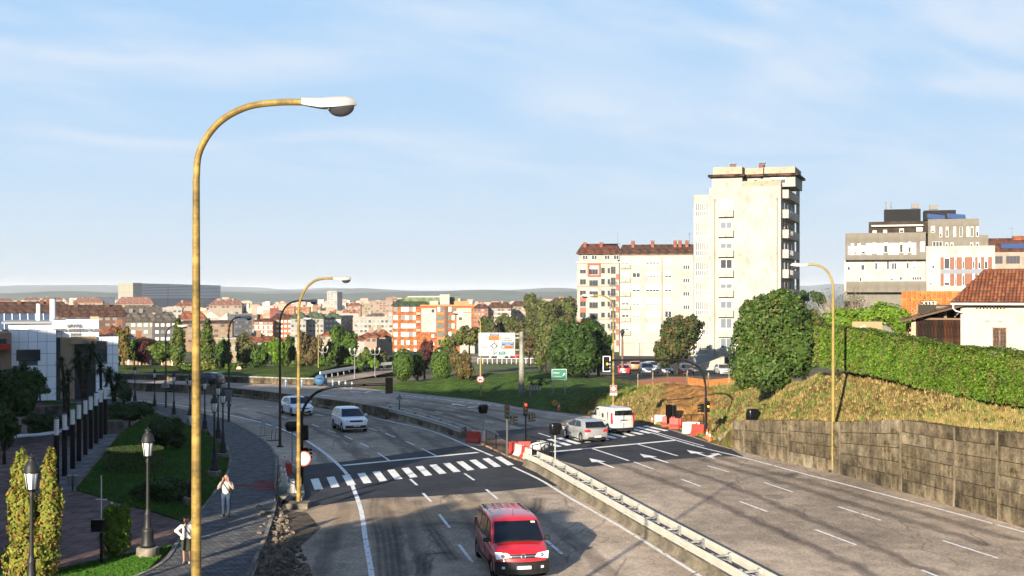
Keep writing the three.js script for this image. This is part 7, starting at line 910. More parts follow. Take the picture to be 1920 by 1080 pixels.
// long hospital slab on the skyline
{
  const { t, U, Yv } = building('hospital_slab', 'very long pale slab building with striped floors on the skyline', 254, 1650, -16, -1.2), W = U(440), H = Yv(532), wall = M(0.07, 0.085, 0.11, 0.6); part(t, 'body', wall, W, H, 18, W / 2, H / 2, -9); for (let j = 0; j < 9; j++) part(t, 'floor_band', M(0.5, 0.51, 0.53, 0.6), W - 1, (H - Yv(562)) / 24, 0.6, W / 2, mix(Yv(560), H, (j + 0.5) / 9), 0.1); for (const f of [0.333, 0.655]) part(t, 'dark_joint', M(0.03, 0.035, 0.04, 0.8), 1.6, H - 2, 0.6, W * f, H / 2, 0.25); part(t, 'end_tower', plasterM(0.3, 0.29, 0.25), U(263) - U(247), H + 1.2, 20, (U(247) + U(263)) / 2 - U(254), (H + 1.2) / 2, -8); part(t, 'roof_rim', M(0.3, 0.32, 0.35, 0.6), W + 1, 0.8, 19, W / 2, H + 0.4, -9);
}
// the big orange brick block with green roof
{
  const { t, U, Yv } = building('brick_block', 'large orange brick apartment block with white panels and green roof in the valley', 736, 440, -13, 0.0), br = M(0.46, 0.165, 0.065, 0.9, { map: T.earth }), wp = plasterM(0.47, 0.45, 0.40), H = Yv(573), add = (a, b, y0, y1, d, z, m, n) => part(t, n, m, U(b) - U(a), Yv(y0) - Yv(y1), d, (U(a) + U(b)) / 2, (Yv(y0) + Yv(y1)) / 2, z);
  add(736, 790, 574, 690, 12, -7.5, br, 'left_wing'); add(788, 889, 574, 690, 12, -6, br, 'main_wall'); add(790, 818, 578, 623, 0.5, 0.15, wp, 'white_panel'); add(856, 884, 578, 622, 0.5, 0.15, wp, 'white_panel'); add(834, 839, 573, 690, 0.5, -0.0, M(0.08, 0.06, 0.05, 0.9), 'stair_recess');
  const w = (a, b, y, h, m, z) => part(t, 'window', m, U(b) - U(a), h, 0.12, (U(a) + U(b)) / 2, Yv(y) , z); const wb = M(0.46, 0.46, 0.44, 0.6), gr = M(0.06, 0.1, 0.085, 0.5);
  for (let j = 0; j < 6; j++) { const y = 580 + 15.7 * j; if (j < 4) { for (const [a, b] of [[738, 746], [752, 759], [759.5, 766], [767, 773], [774, 779]]) w(a, b, y, 1.6, rb() < 0.7 ? wb : farWin[1], -1.45); } else for (const [a, b] of [[740, 744], [752, 757], [762, 768], [776, 781]]) w(a, b, y, 1.6, wb, -1.45); for (const [a, b] of [[820.5, 825], [826, 831.5], [841, 846], [847, 852]]) w(a, b, y, 1.7, rb() < 0.6 ? gr : wb, 0.03); if (j < 4) { w(809, 814, y + 3, 1.1, j ? wb : glassDark, 0.42); if (j === 1) w(860, 866, y + 2, 1.0, farWin[0], 0.42); } else w(808, 814, y + 3, 1.2, wb, 0.03); if (j < 3) part(t, 'balcony', M(0.25, 0.2, 0.17, 0.9), U(790) - U(780), 0.9, 1.4, (U(780) + U(790)) / 2, Yv(y + 8), -0.8); }
  for (let j = 0; j < 6; j++) add(819.5, 833, 585.5 + 15.7 * j, 589.5 + 15.7 * j, 0.3, 0.05, M(0.38, 0.13, 0.055, 0.9), 'brick_band'); const rg = M(0.07, 0.095, 0.05, 0.9, { map: T.tile }); hipRoof(t, 0, U(806), -1.4, -13, H, Yv(561) - H, 0.6, rg, 0.4); add(788, 890, 571.5, 574, 13, -6, M(0.44, 0.15, 0.07, 0.9), 'cornice'); add(756, 860, 557, 572, 7, -8.5, M(0.16, 0.2, 0.1, 0.9, { map: T.mottle }), 'green_attic'); add(825, 843, 552, 571, 5, -3.5, wp, 'stair_tower'); add(806, 822, 564, 572, 3, -2.5, M(0.25, 0.23, 0.2, 0.9), 'attic_terrace'); add(852, 880, 565, 572, 3, -2.5, M(0.42, 0.15, 0.07, 0.9), 'attic_wall'); add(765, 826, 555.5, 557, 7.5, -8.5, M(0.5, 0.48, 0.44, 0.8), 'attic_rim');
}
// far-off town and woods under the hills: one mass of tiny houses and tree clumps
{
  const r = rng(31337), walls = [new MB(), new MB(), new MB()], roofs = new MB(), trees = new MB();
  for (let i = 0; i < 900; i++) { const z = 700 + Math.pow(r(), 1.3) * 2300, px = -60 + r() * 1180, k = z / F, x = (px - 960) * k, y = fall(z) + (z > 1500 ? 4 : 0), w = 6 + r() * 12, h = 4 + r() * r() * 13, a = (r() - 0.5) * 0.9; walls[Math.floor(r() * 3)].box(x, y + h / 2, -z, w, h, 8 + r() * 5, a); if (r() < 0.7) roofs.box(x, y + h + 0.5, -z, w + 0.8, 1.2, 9.5, a, 0, 0); }
  for (let i = 0; i < 420; i++) { const z = 420 + r() * 2600, px = -60 + r() * 2000, k = z / F, s = 2.5 + r() * 4; if (px > 1100 && z < 700) continue; trees.add(new THREE.IcosahedronGeometry(1, 1), (px - 960) * k, fall(z) + s * 0.6, -z, r() * 6, r(), 0, V(s * (0.8 + 0.6 * r()), s, s)); }
  const o = new THREE.Group(); o.name = 'distant_town'; scene.add(o); tag(o, 'far-off town of tiny pale houses spread below the hills', 'town', null, 'stuff'); [[0.32, 0.3, 0.27], [0.28, 0.22, 0.16], [0.25, 0.17, 0.13]].forEach((c, i) => walls[i].build('house_walls', M(...c, 0.9), o)); roofs.build('house_roofs', M(0.30, 0.15, 0.1, 0.9), o); const w = trees.build('distant_woods', M(0.045, 0.07, 0.03, 1, { map: again(T.grass, 9) }), scene); tag(w, 'far-off clumps of dark trees among the distant houses', 'woods', null, 'stuff');
}
// apartment block and trees left of the viewer, outside the frame: they shade the park and the carriageway
{
  const c = Math.cos(SUN_AZ), s = Math.sin(SUN_AZ), at = (u, w) => V(u * c + w * s, 0, -(w * c - u * s)), o = thing('shading_block', 'eight-storey brick block on the left behind the plaza', 'building', at(-90, 20), -SUN_AZ), L = 58.0, H = 24.4;
  part(o, 'wall', M(0.35, 0.2, 0.13, 0.9, { map: T.plaster }), L, H, 14, L / 2, H / 2, 7); part(o, 'roof', roofBrown, L + 0.6, 0.4, 14.6, L / 2, H + 0.2, 7); for (let j = 0; j < 8; j++) for (let i = 0; i < 16; i++) part(o, 'window', farWin[0], 1.4, 1.5, 0.1, 2 + i * 3.6, 2 + j * 3, 0.0);
  [[-19.6, 12, 11.4, 4.8, 'broad street tree behind the plaza, nearer the bridge'], [-23.4, 14, 10.6, 3.2, 'street tree between the apartment block and the bridge']].forEach(([u, w, h, R, l]) => { const b = at(u, w), bl = [[0, h * 0.68, 0, R * 0.8, h * 0.26, R * 0.8]]; for (let k = 0; k < 6; k++) bl.push([Math.cos(k * 1.05) * R * 0.6, h * (0.5 + 0.07 * (k % 4)), Math.sin(k * 1.05) * R * 0.6, R * 0.45, h * 0.17, R * 0.45]); plant('street_tree', l, 'tree', b, bl, GREEN.mid, 0.16, 0.9, { tw: 0.25, depth: 0.5 }); });
}
// ---------- vehicles ----------
const carPaint = (r, g, b) => M(r, g, b, 0.32, { clearcoat: 0.8, clearcoatRoughness: 0.08 }), tyreMat = M(0.008, 0.008, 0.0085, 0.9), rimMat = M(0.30, 0.30, 0.31, 0.35, { metalness: 0.7 }), carGlass = M(0.004, 0.005, 0.007, 0.05), lampClear = M(0.62, 0.63, 0.65, 0.12, { clearcoat: 1 }), lampRed = M(0.32, 0.012, 0.012, 0.2, { clearcoat: 1 }), blackPl = M(0.009, 0.009, 0.0095, 0.6), chrome = M(0.55, 0.55, 0.56, 0.15, { metalness: 0.9 });
function plateTex(s) { return canvasTex(256, 56, (c) => { c.fillStyle = '#f1f1ec'; c.fillRect(0, 0, 256, 56); c.fillStyle = '#1c49a0'; c.fillRect(0, 0, 26, 56); text(c, s, 140, 30, 42, '#15161a'); c.strokeStyle = '#555'; c.lineWidth = 3; c.strokeRect(1, 1, 254, 54); }); }
// a car: side outline swept across the width, cabin on top, panes, wheels and lamps. Front is +z.
function makeCar(name, label, S, parts = true) {
  const t = thing(name, label, S.cat ?? 'car'), W = S.w, hwB = W / 2, belt = S.belt, tum = S.tum ?? 0.28, paintM = S.paint;
  const plan = (z) => { const e = Math.max(0, Math.abs(z) - (S.l / 2 - 0.75)) / 0.75; return 1 - 0.13 * e * e * (z > 0 ? 1 : 0.7); }, hw = (y) => hwB - Math.max(0, y - belt) * tum;
  const bend = (q) => { const p = q.attributes.position; for (let i = 0; i < p.count; i++) { const x = p.getX(i), y = p.getY(i), z = p.getZ(i), f = clamp(x / hwB, -1, 1), e = Math.min(1, Math.max(0, Math.abs(z) - (S.l / 2 - 0.9)) / 0.9); p.setZ(i, z - Math.sign(z) * (z > 0 ? S.bow ?? 0.3 : 0.14) * f * f * e); p.setY(i, y - f * f * (y > belt + 0.3 ? 0.05 : y > 0.75 ? 0.045 : 0)); } q.computeVertexNormals(); return q; };
  const shapeGeo = (s, w, b) => { const g = new THREE.ExtrudeGeometry(s, { depth: w - 2 * b, bevelEnabled: true, bevelSize: b, bevelThickness: b, bevelOffset: -b, bevelSegments: 4, curveSegments: 14, steps: 8 }); g.rotateY(-Math.PI / 2); g.translate((w - 2 * b) / 2, 0, 0); const q = bare(g), p = q.attributes.position; for (let i = 0; i < p.count; i++) { const x = p.getX(i), y = p.getY(i), z = p.getZ(i); p.setX(i, x / (w / 2) * hw(y) * plan(z) * (w / W)); } bend(q); q.computeVertexNormals(); return boxUV(toCreasedNormals(q, 0.6)); };
  const s = new THREE.Shape(), R = S.r + 0.06, [wf, wr] = [S.wf, S.wr], yb = S.clear ?? 0.24; s.moveTo(S.low[0][0], S.low[0][1]); for (const [z, y] of S.low.slice(1)) s.lineTo(z, y); s.lineTo(wr - R, yb); s.absarc(wr, S.r, R, Math.PI + Math.asin((S.r - yb) / R), -Math.asin((S.r - yb) / R), true); s.lineTo(wf - R, yb); s.absarc(wf, S.r, R, Math.PI + Math.asin((S.r - yb) / R), -Math.asin((S.r - yb) / R), true); s.lineTo(S.low[0][0], yb); s.closePath();
  const body = mesh('body', shapeGeo(s, W, 0.09), paintM, t); const c = new THREE.Shape(S.cab.map(([z, y]) => new THREE.Vector2(z, y))), cab = mesh('cabin', shapeGeo(c, W - 0.05, 0.07), paintM, t);
  new MB().box(0, 0.42, 0, W - 0.34, 0.42, S.l - 0.5).build('underbody', blackMatt, t);
  // panes lie a finger's breadth outside the cabin
  const [A, B] = S.ws, [C, D] = S.rg, pane = (name2, P1, P2, sgn) => { const d = V(0, P2[1] - P1[1], P2[0] - P1[0]).normalize(), n = V(0, -d.z, d.y).multiplyScalar(n0(d) * 0.014), a = hw(P1[1]) * plan(P1[0]) * 0.90, b = hw(P2[1]) * plan(P2[0]) * 0.87; function n0(dd) { return (sgn > 0 ? (dd.y > 0 ? 1 : -1) : (dd.y > 0 ? -1 : 1)); } const q = (x, p) => V(x, p[1] + n.y, p[0] + n.z); const m = new MB(), N = 6; for (let i = 0; i < N; i++) { const f = (k) => { const u = -1 + 2 * k / N, bow = 0.05 * (1 - u * u) * sgn; return [V(u * a, P1[1] + n.y, P1[0] + n.z + bow), V(u * b, P2[1] + n.y, P2[0] + n.z + bow)]; }, [p0, p1] = f(i), [q0, q1] = f(i + 1); sgn > 0 ? m.quad(p0, q0, q1, p1) : m.quad(q0, p0, p1, q1); } return mesh(name2, m.geo(), carGlass, t); };
  pane('windscreen', A, B, 1); pane('rear_window', C, D, -1);
  for (const sx of [-1, 1]) for (const poly of S.side) { const m = new MB(), v = poly.map(([z, y]) => V(sx * (hw(y) * plan(z) * ((W - 0.05) / W) * 0.999 + 0.012), y, z)); for (let i = 1; i < v.length - 1; i++) sx > 0 ? m.quad(v[0], v[i + 1], v[i], v[i]) : m.quad(v[0], v[i], v[i + 1], v[i + 1]); mesh('side_window', boxUV(mergeGeometries(m.g)), carGlass, t); }
  const tg = cached('tyre' + S.r, () => { const m = new MB(); m.lathe(0, 0, 0, [[S.r * 0.6, -0.1], [S.r * 0.93, -0.105], [S.r, -0.07], [S.r, 0.07], [S.r * 0.93, 0.105], [S.r * 0.6, 0.1]], 24); return m.geo(); }), rg = cached('rim' + S.r, () => { const m = new MB(); m.add(new THREE.CylinderGeometry(S.r * 0.62, S.r * 0.62, 0.14, 20)); for (let k = 0; k < 5; k++) m.box(Math.cos(k * 1.2566) * S.r * 0.32, 0.075, Math.sin(k * 1.2566) * S.r * 0.32, S.r * 0.5, 0.03, 0.07, -k * 1.2566); m.add(new THREE.CylinderGeometry(0.06, 0.06, 0.2, 10)); return m.geo(); });
  for (const sx of [-1, 1]) for (const z of [wf, wr]) { const w = mesh('wheel', tg, tyreMat, t); w.position.set(sx * (hwB - 0.12), S.r, z); w.rotation.z = -sx * Math.PI / 2; if (parts) mesh('rim', rg, rimMat, w); }
  for (const [nm, mat, list] of [['headlight', lampClear, S.head], ['taillight', lampRed, S.tail]]) for (const sx of [-1, 1]) { const [x, y, z, w, h, ry = 0.25, rx = 0] = list, hl = nm === 'headlight', sh = new THREE.Shape(); sh.moveTo(-w / 2, -h * (hl ? 0.28 : 0.5)); sh.lineTo(w * 0.42, -h * 0.5); sh.lineTo(w / 2, h * 0.5); sh.lineTo(-w * 0.3, h * (hl ? 0.22 : 0.5)); sh.closePath(); const g0 = new THREE.ExtrudeGeometry(sh, { depth: 0.07, bevelEnabled: true, bevelSize: 0.015, bevelThickness: 0.015, bevelSegments: 2 }), q0 = bare(g0); q0.translate(0, 0, -0.05); if (!hl) q0.rotateY(Math.PI); if ((sx < 0) === hl) q0.scale(-1, 1, 1); q0.rotateX(hl ? rx : -rx); q0.translate(sx * x, y, z); if ((sx < 0) === hl) { const pp = q0.attributes.position.array; for (let i = 0; i < pp.length; i += 9) for (let k = 0; k < 3; k++) { const tmp = pp[i + 3 + k]; pp[i + 3 + k] = pp[i + 6 + k]; pp[i + 6 + k] = tmp; } } bend(q0); const m = mesh(nm, boxUV(q0), mat, t); if (hl && parts) { const b = bend(bare(new THREE.SphereGeometry(Math.min(w, h) * 0.3, 12, 8)).translate(sx * x, y, z + 0.012)); mesh('bulb', boxUV(b), chrome, m); } }
  for (const sx of [-1, 1]) { const m = new MB().rbox(0, 0, 0, 0.2, 0.15, 0.1, 0.04, 0, 0, 0, 3).box(-sx * 0.12, -0.06, -0.02, 0.14, 0.04, 0.05).build('mirror', S.mirror ?? paintM, t); m.position.set(sx * (hwB + 0.1), belt + 0.1, A[0] - 0.35); }
  for (const [x, y, z, w, h, d, mat, nm, rx = 0] of S.extra ?? []) { const g0 = bare(new THREE.BoxGeometry(w, h, d, 8, 1, 1)); g0.rotateX(rx); g0.translate(x, y, z); mesh(nm, boxUV(bend(g0)), mat, t); }
  if (S.plate) { const m = new THREE.MeshStandardMaterial({ map: plateTex(S.plate), roughness: 0.5 }); m.color.setRGB(0.7, 0.7, 0.7); for (const [z, ry] of [[S.pz[0], 0], [S.pz[1], Math.PI]]) { const p = mesh('number_plate', boxGeo(0.52, 0.115, 0.015), blackPl, t); p.position.set(0, S.pz[2], z); p.rotation.y = ry; const q = mesh('plate_face', new THREE.PlaneGeometry(0.52, 0.115), m, p); q.position.z = 0.009; } }
  for (const sx of [-1, 1]) for (const z of S.handles ?? []) { const m = new MB().rbox(0, 0, 0, 0.03, 0.03, 0.16, 0.012).build('door_handle', paintM, t); m.position.set(sx * (hwB - 0.0), belt - 0.12, z); }
  for (const sx of [-1, 1]) for (const [z, y0, y1] of S.gaps ?? []) { const m = new MB().box(0, 0, 0, 0.008, y1 - y0, 0.015).build('door_gap', blackMatt, t); m.position.set(sx * (hwB + 0.001) * plan(z), (y0 + y1) / 2, z); }
  return t;
}
const put = (o, p, ry, y = 0) => { o.position.set(p.x, y, p.z); o.rotation.y = ry; return o; };
// red van coming towards the viewer
{
  const red = carPaint(0.36, 0.007, 0.007), van = makeCar('red_van', 'red passenger van driving towards the viewer in the near lanes', { cat: 'van', l: 4.96, w: 1.92, r: 0.35, wf: 1.55, wr: -1.73, belt: 1.1, tum: 0.17, paint: red, clear: 0.24, bow: 0.26,
    low: [[2.40, 0.24], [2.48, 0.42], [2.47, 0.66], [2.40, 0.86], [2.22, 0.99], [1.55, 1.17], [0.8, 1.2], [-2.40, 1.2], [-2.48, 0.9], [-2.46, 0.3], [-2.3, 0.24]],
    cab: [[1.66, 1.1], [0.92, 1.78], [0.7, 1.86], [0.2, 1.9], [-2.1, 1.88], [-2.32, 1.8], [-2.42, 1.1]], ws: [[1.60, 1.17], [0.96, 1.76]], rg: [[-2.41, 1.15], [-2.33, 1.72]],
    side: [[[1.28, 1.16], [0.72, 1.7], [0.35, 1.72], [0.35, 1.12]], [[0.22, 1.12], [0.22, 1.74], [-0.95, 1.74], [-0.95, 1.12]], [[-1.05, 1.12], [-1.05, 1.74], [-2.1, 1.72], [-2.2, 1.15]]], head: [0.66, 0.86, 2.41, 0.5, 0.24, 0.5, -0.4], tail: [0.84, 1.1, -2.42, 0.14, 0.6, 0.1], mirror: blackPl, plate: '0921 LFW', pz: [2.505, -2.5, 0.47], handles: [0.45, 0.1], gaps: [[1.3, 0.35, 1.1], [0.3, 0.35, 1.1], [-1.0, 0.4, 1.1]],
    extra: [[0, 0.44, 2.40, 1.84, 0.42, 0.2, blackPl, 'lower_bumper'], [0, 0.82, 2.40, 0.95, 0.14, 0.06, blackPl, 'grille', -0.3], [0, 0.83, 2.435, 1.0, 0.022, 0.03, chrome, 'grille_bar', -0.3], [0, 0.36, 2.50, 1.0, 0.09, 0.04, M(0.012, 0.012, 0.012, 0.8), 'air_intake'], [0.68, 0.48, 2.44, 0.26, 0.2, 0.08, M(0.03, 0.03, 0.03, 0.5), 'fog_lamp_housing'], [-0.68, 0.48, 2.44, 0.26, 0.2, 0.08, M(0.03, 0.03, 0.03, 0.5), 'fog_lamp_housing'], [0.66, 0.46, 2.485, 0.1, 0.08, 0.04, lampClear, 'fog_lamp'], [-0.66, 0.46, 2.485, 0.1, 0.08, 0.04, lampClear, 'fog_lamp'], [0.0, 1.2, 1.63, 1.5, 0.03, 0.08, blackPl, 'cowl'], [0.95, 0.42, -0.1, 0.05, 0.12, 2.5, blackPl, 'side_moulding'], [-0.95, 0.42, -0.1, 0.05, 0.12, 2.5, blackPl, 'side_moulding'], [0.35, 1.28, 1.52, 0.02, 0.02, 0.03, blackPl, 'sensor']] });
  // ribbed roof, aerial, badge, wipers, seats seen through the glass
  for (let k = -2; k <= 2; k++) { const m = new MB().rbox(0, 0, 0, 0.05, 0.016, 2.4, 0.006).build('roof_rib', red, van); m.position.set(k * 0.27, 1.889 - 0.0045 * k * k, -0.95); } for (const z of [0.05, -1.0]) { const m = new MB().rbox(0, 0, 0, 0.9, 0.03, 0.04, 0.005).build('roof_rib', red, van); m.position.set(0, 1.878, z); } for (const sx of [-1, 1]) for (const z of [-0.1, -0.5, -1.0, -1.5, -1.95]) new MB().rbox(sx * 0.66, 1.868, z, 0.06, 0.02, 0.1, 0.006).build('roof_fixing', blackPl, van);
  new MB().bar(V(0, 1.88, 0.5), V(0, 2.08, 0.38), 0.008, 0.005, 6).build('aerial', blackPl, van); const bd = new MB().add(new THREE.TorusGeometry(0.075, 0.013, 8, 24), 0, 0.83, 2.47, 0, -0.25).build('badge', chrome, van); new MB().prism([[-0.1, 0.012], [0.02, 0.02], [-0.02, -0.004], [0.1, -0.012], [-0.02, -0.02], [0.02, 0.004]], 0.01, 0, 0.83, 2.47).build('badge_bolt', chrome, bd);
  for (const [a, b] of [[V(-0.6, 1.2, 1.66), V(0.05, 1.27, 1.57)], [V(0.15, 1.2, 1.66), V(0.72, 1.27, 1.55)]]) new MB().bar(a, b, 0.012, 0.008, 5).build('wiper', blackPl, van); new MB().rbox(0.42, 1.72, 1.035, 0.5, 0.08, 0.02, 0.008, 0, -0.83).build('sun_visor', M(0.4, 0.38, 0.33, 0.8), van); new MB().rbox(-0.02, 1.66, 1.1, 0.22, 0.06, 0.03, 0.01, 0, -0.83).build('rear_view_mirror', M(0.1, 0.1, 0.11, 0.4), van);
  put(van, V(-0.06, 0, -44.3), 0.18);
}
// white sport utility car and white hatchback coming towards us
const hatch = (paint, o = {}) => ({ l: 4.1, w: 1.76, r: 0.32, wf: 1.28, wr: -1.26, belt: 0.93, tum: 0.42, paint, clear: 0.22, low: [[1.98, 0.22], [2.05, 0.4], [2.03, 0.6], [1.92, 0.74], [1.6, 0.85], [0.95, 0.97], [-1.7, 1.0], [-1.98, 0.92], [-2.05, 0.6], [-2.02, 0.3], [-1.9, 0.22]], cab: [[1.05, 0.9], [0.25, 1.38], [0.0, 1.45], [-0.7, 1.46], [-1.45, 1.38], [-1.9, 0.93]], ws: [[1.0, 0.95], [0.26, 1.37]], rg: [[-1.86, 0.99], [-1.5, 1.33]], side: [[[0.75, 0.97], [0.15, 1.34], [-0.25, 1.37], [-0.25, 0.97]], [[-0.34, 0.97], [-0.34, 1.37], [-0.95, 1.34], [-1.25, 1.02]]], head: [0.62, 0.68, 1.985, 0.42, 0.2, 0.55, -0.6], tail: [0.62, 0.80, -2.0, 0.4, 0.17, 0.4], plate: '4583 KDR', pz: [2.06, -2.08, 0.42], handles: [-0.1, -0.9], gaps: [[0.62, 0.35, 0.9], [-0.3, 0.35, 0.95]], extra: [[0, 0.36, 2.0, 1.2, 0.16, 0.12, blackPl, 'air_intake'], [0, 0.62, 2.0, 0.9, 0.09, 0.06, blackPl, 'grille'], [0, 0.3, -2.02, 1.2, 0.18, 0.1, blackPl, 'rear_diffuser']], ...o });
const suv = (paint, o = {}) => ({ l: 4.4, w: 1.82, r: 0.35, wf: 1.36, wr: -1.32, belt: 1.02, tum: 0.36, paint, clear: 0.26, low: [[2.12, 0.26], [2.2, 0.45], [2.18, 0.72], [2.05, 0.9], [1.7, 0.98], [1.05, 1.07], [-1.9, 1.1], [-2.14, 1.0], [-2.2, 0.65], [-2.16, 0.35], [-2.05, 0.26]], cab: [[1.12, 1.0], [0.3, 1.52], [0.0, 1.62], [-1.2, 1.62], [-1.75, 1.52], [-2.08, 1.02]], ws: [[1.07, 1.06], [0.3, 1.52]], rg: [[-2.03, 1.1], [-1.8, 1.47]], side: [[[0.85, 1.06], [0.2, 1.5], [-0.25, 1.53], [-0.25, 1.06]], [[-0.34, 1.06], [-0.34, 1.53], [-1.05, 1.52], [-1.2, 1.08]], [[-1.3, 1.1], [-1.2, 1.5], [-1.6, 1.46], [-1.75, 1.12]]], head: [0.66, 0.83, 2.115, 0.44, 0.18, 0.5, -0.6], tail: [0.7, 0.93, -2.15, 0.3, 0.2, 0.4], plate: '7714 JHT', pz: [2.215, -2.22, 0.5], handles: [-0.1, -1.0], gaps: [[0.7, 0.38, 1.0], [-0.3, 0.38, 1.05]], extra: [[0, 0.8, 2.12, 0.95, 0.14, 0.08, blackPl, 'grille'], [0, 0.42, 2.16, 1.5, 0.18, 0.1, blackPl, 'lower_bumper'], [0, 0.34, -2.16, 1.5, 0.2, 0.1, blackPl, 'rear_bumper'], [0.9, 0.36, 0, 0.06, 0.16, 1.8, blackPl, 'side_moulding'], [-0.9, 0.36, 0, 0.06, 0.16, 1.8, blackPl, 'side_moulding']], ...o });
put(makeCar('white_suv', 'white sport utility car driving towards the crossing in the left carriageway', suv(carPaint(0.62, 0.63, 0.64))), G(655, 806), 0.36);
put(makeCar('white_hatchback', 'white hatchback behind the second yellow lamp in the left carriageway', hatch(carPaint(0.60, 0.61, 0.62))), G(556, 777), 0.47);
put(makeCar('silver_hatchback', 'silver hatchback driving away over the right crossing', hatch(M(0.17, 0.17, 0.172, 0.35, { clearcoat: 0.8 }))), G(1096, 824.5), 3.5);
{ // white works van with signwriting
  const wp = carPaint(0.33, 0.33, 0.325), v = makeCar('white_van', 'white small delivery van driving away beyond the silver hatchback', { cat: 'van', l: 4.3, w: 1.8, r: 0.33, wf: 1.35, wr: -1.3, belt: 1.08, tum: 0.2, paint: wp, clear: 0.24, low: [[2.08, 0.24], [2.15, 0.42], [2.12, 0.66], [1.98, 0.84], [1.25, 1.05], [-2.05, 1.12], [-2.12, 0.6], [-2.1, 0.3], [-2.0, 0.24]], cab: [[1.35, 1.02], [0.7, 1.68], [0.4, 1.78], [-1.75, 1.8], [-2.0, 1.76], [-2.11, 1.0]], ws: [[1.28, 1.1], [0.72, 1.67]], rg: [[-2.1, 1.3], [-2.045, 1.62]], side: [[[1.05, 1.12], [0.6, 1.62], [0.2, 1.62], [0.2, 1.1]]], head: [0.68, 0.78, 2.04, 0.36, 0.2, 0.4, -0.5], tail: [0.83, 1.1, -2.08, 0.1, 0.75, 0.15], mirror: blackPl, plate: '2290 CFG', pz: [2.16, -2.14, 0.82], handles: [0.3], gaps: [[1.2, 0.35, 1.05], [0.12, 0.35, 1.1], [-1.05, 0.4, 1.6]], extra: [[0, 0.32, -2.08, 1.68, 0.2, 0.14, blackPl, 'rear_bumper'], [0.0, 1.05, -2.125, 0.03, 1.2, 0.02, blackPl, 'door_split'], [0, 0.95, -2.14, 0.5, 0.04, 0.03, blackPl, 'door_handle'], [0.44, 1.46, -2.075, 0.42, 0.28, 0.02, M(0.55, 0.13, 0.03, 0.5), 'orange_poster', 0.1], [-0.9, 0.5, 0, 0.04, 0.08, 1.6, blackPl, 'side_moulding'], [0.9, 0.5, 0, 0.04, 0.08, 1.6, blackPl, 'side_moulding']] });
  const side = new THREE.MeshStandardMaterial({ roughness: 0.5, map: canvasTex(512, 256, (c) => { c.fillStyle = '#f3f2ee'; c.fillRect(0, 0, 512, 256); text(c, 'PINTURA Y DECO', 262, 206, 44, '#3c4660'); c.fillStyle = '#444a55'; c.fillRect(250, 56, 90, 84); for (let k = 0; k < 5; k++) { c.fillStyle = '#9aa3b4'; c.fillRect(70, 44 + k * 18, 110, 5); } c.fillStyle = '#d9602a'; c.beginPath(); c.arc(40, 210, 16, 0, 7); c.fill(); }) }); side.color.setRGB(0.36, 0.36, 0.355);
  for (const sx of [-1, 1]) { const q = mesh('side_lettering', new THREE.PlaneGeometry(1.7, 0.85), side, v); q.position.set(sx * 0.868, 1.1, -0.55); q.rotation.set(0, sx * Math.PI / 2, 0); q.position.x = sx * 0.912; }
  put(v, G(1144, 808), 3.52);
}
// far and parked cars
{
  const far = put(makeCar('dark_car', 'dark car far along the far carriageway, beside the nearest lamp pole', hatch(carPaint(0.02, 0.022, 0.03)), false), G(385, 723), 4.45);
  const yard = structure('car_park'), q = (px, z) => V((px - 960) / F * z, 0, -z); const strip = (z0, z1) => { const m = new MB(), a = q(1085, z0), b = q(1420, z0), c = q(1420, z1), d = q(1085, z1); a.y = b.y = fall(z0) + 0.05; c.y = d.y = fall(z1) + 0.05; m.quad(a, b, c, d).build('yard_surface', asphaltNew, yard); }; strip(158, 185); strip(185, 262);
  { const m = new MB(), a = q(880, 228), b = q(1020, 228), c = q(1020, 262), d = q(880, 262); a.y = b.y = fall(228) + 0.06; c.y = d.y = fall(262) + 0.06; m.quad(a, b, c, d).build('street_surface', asphaltOld, yard); const f = thing('white_fence', 'white post fence along the street behind the roundabout sign', 'fence'); for (let i = 0; i <= 12; i++) { const p = q(896 + i * 9, 224); new MB().box(p.x, fall(224) + 0.5, p.z, 0.14, 1.1, 0.14).build('post', M(0.3, 0.3, 0.29, 0.7), f); } const e0 = q(896, 224), e1 = q(1004, 224); e0.y = e1.y = fall(224) + 0.95; new MB().beam(e0, e1, 0.1, 0.14).build('rail', M(0.3, 0.3, 0.29, 0.7), f); }
  [[1171, 179, 'red', carPaint(0.38, 0.02, 0.015), 3.0, 'red parked car seen from behind, left end of the fence row'], [1212, 178, 'navy', carPaint(0.04, 0.05, 0.075), 0.05, 'dark blue parked car facing the fence'], [1247, 177, 'black', carPaint(0.025, 0.025, 0.03), 0.1, 'black parked car facing the fence'], [1287, 176, 'maroon', carPaint(0.16, 0.03, 0.025), 0.02, 'maroon parked car beside the green net'], [1190, 196, 'amber', carPaint(0.33, 0.13, 0.03), 3.1, 'orange-brown car parked behind the fence row'], [1221, 195, 'white', carPaint(0.32, 0.32, 0.32), 0.2, 'white car parked behind the fence row'], [1355, 172, 'white', carPaint(0.32, 0.32, 0.32), 0.1, 'white car parked at the right of the green net'], [938, 243, 'pale', carPaint(0.2, 0.24, 0.28), 1.5, 'pale blue van-like car parked behind the roundabout sign'], [962, 246, 'red', carPaint(0.3, 0.03, 0.02), 1.5, 'red car parked right of the roundabout sign']].forEach(([px, z, n, m, ry, l], i) => { const c = makeCar('parked_car', l, (i % 3 === 1 ? suv : hatch)(m, i < 4 ? {} : { plate: null }), i < 4); c.userData.group = 'cars parked by the flats'; put(c, q(px, z), ry, fall(z) + 0.06); });
}

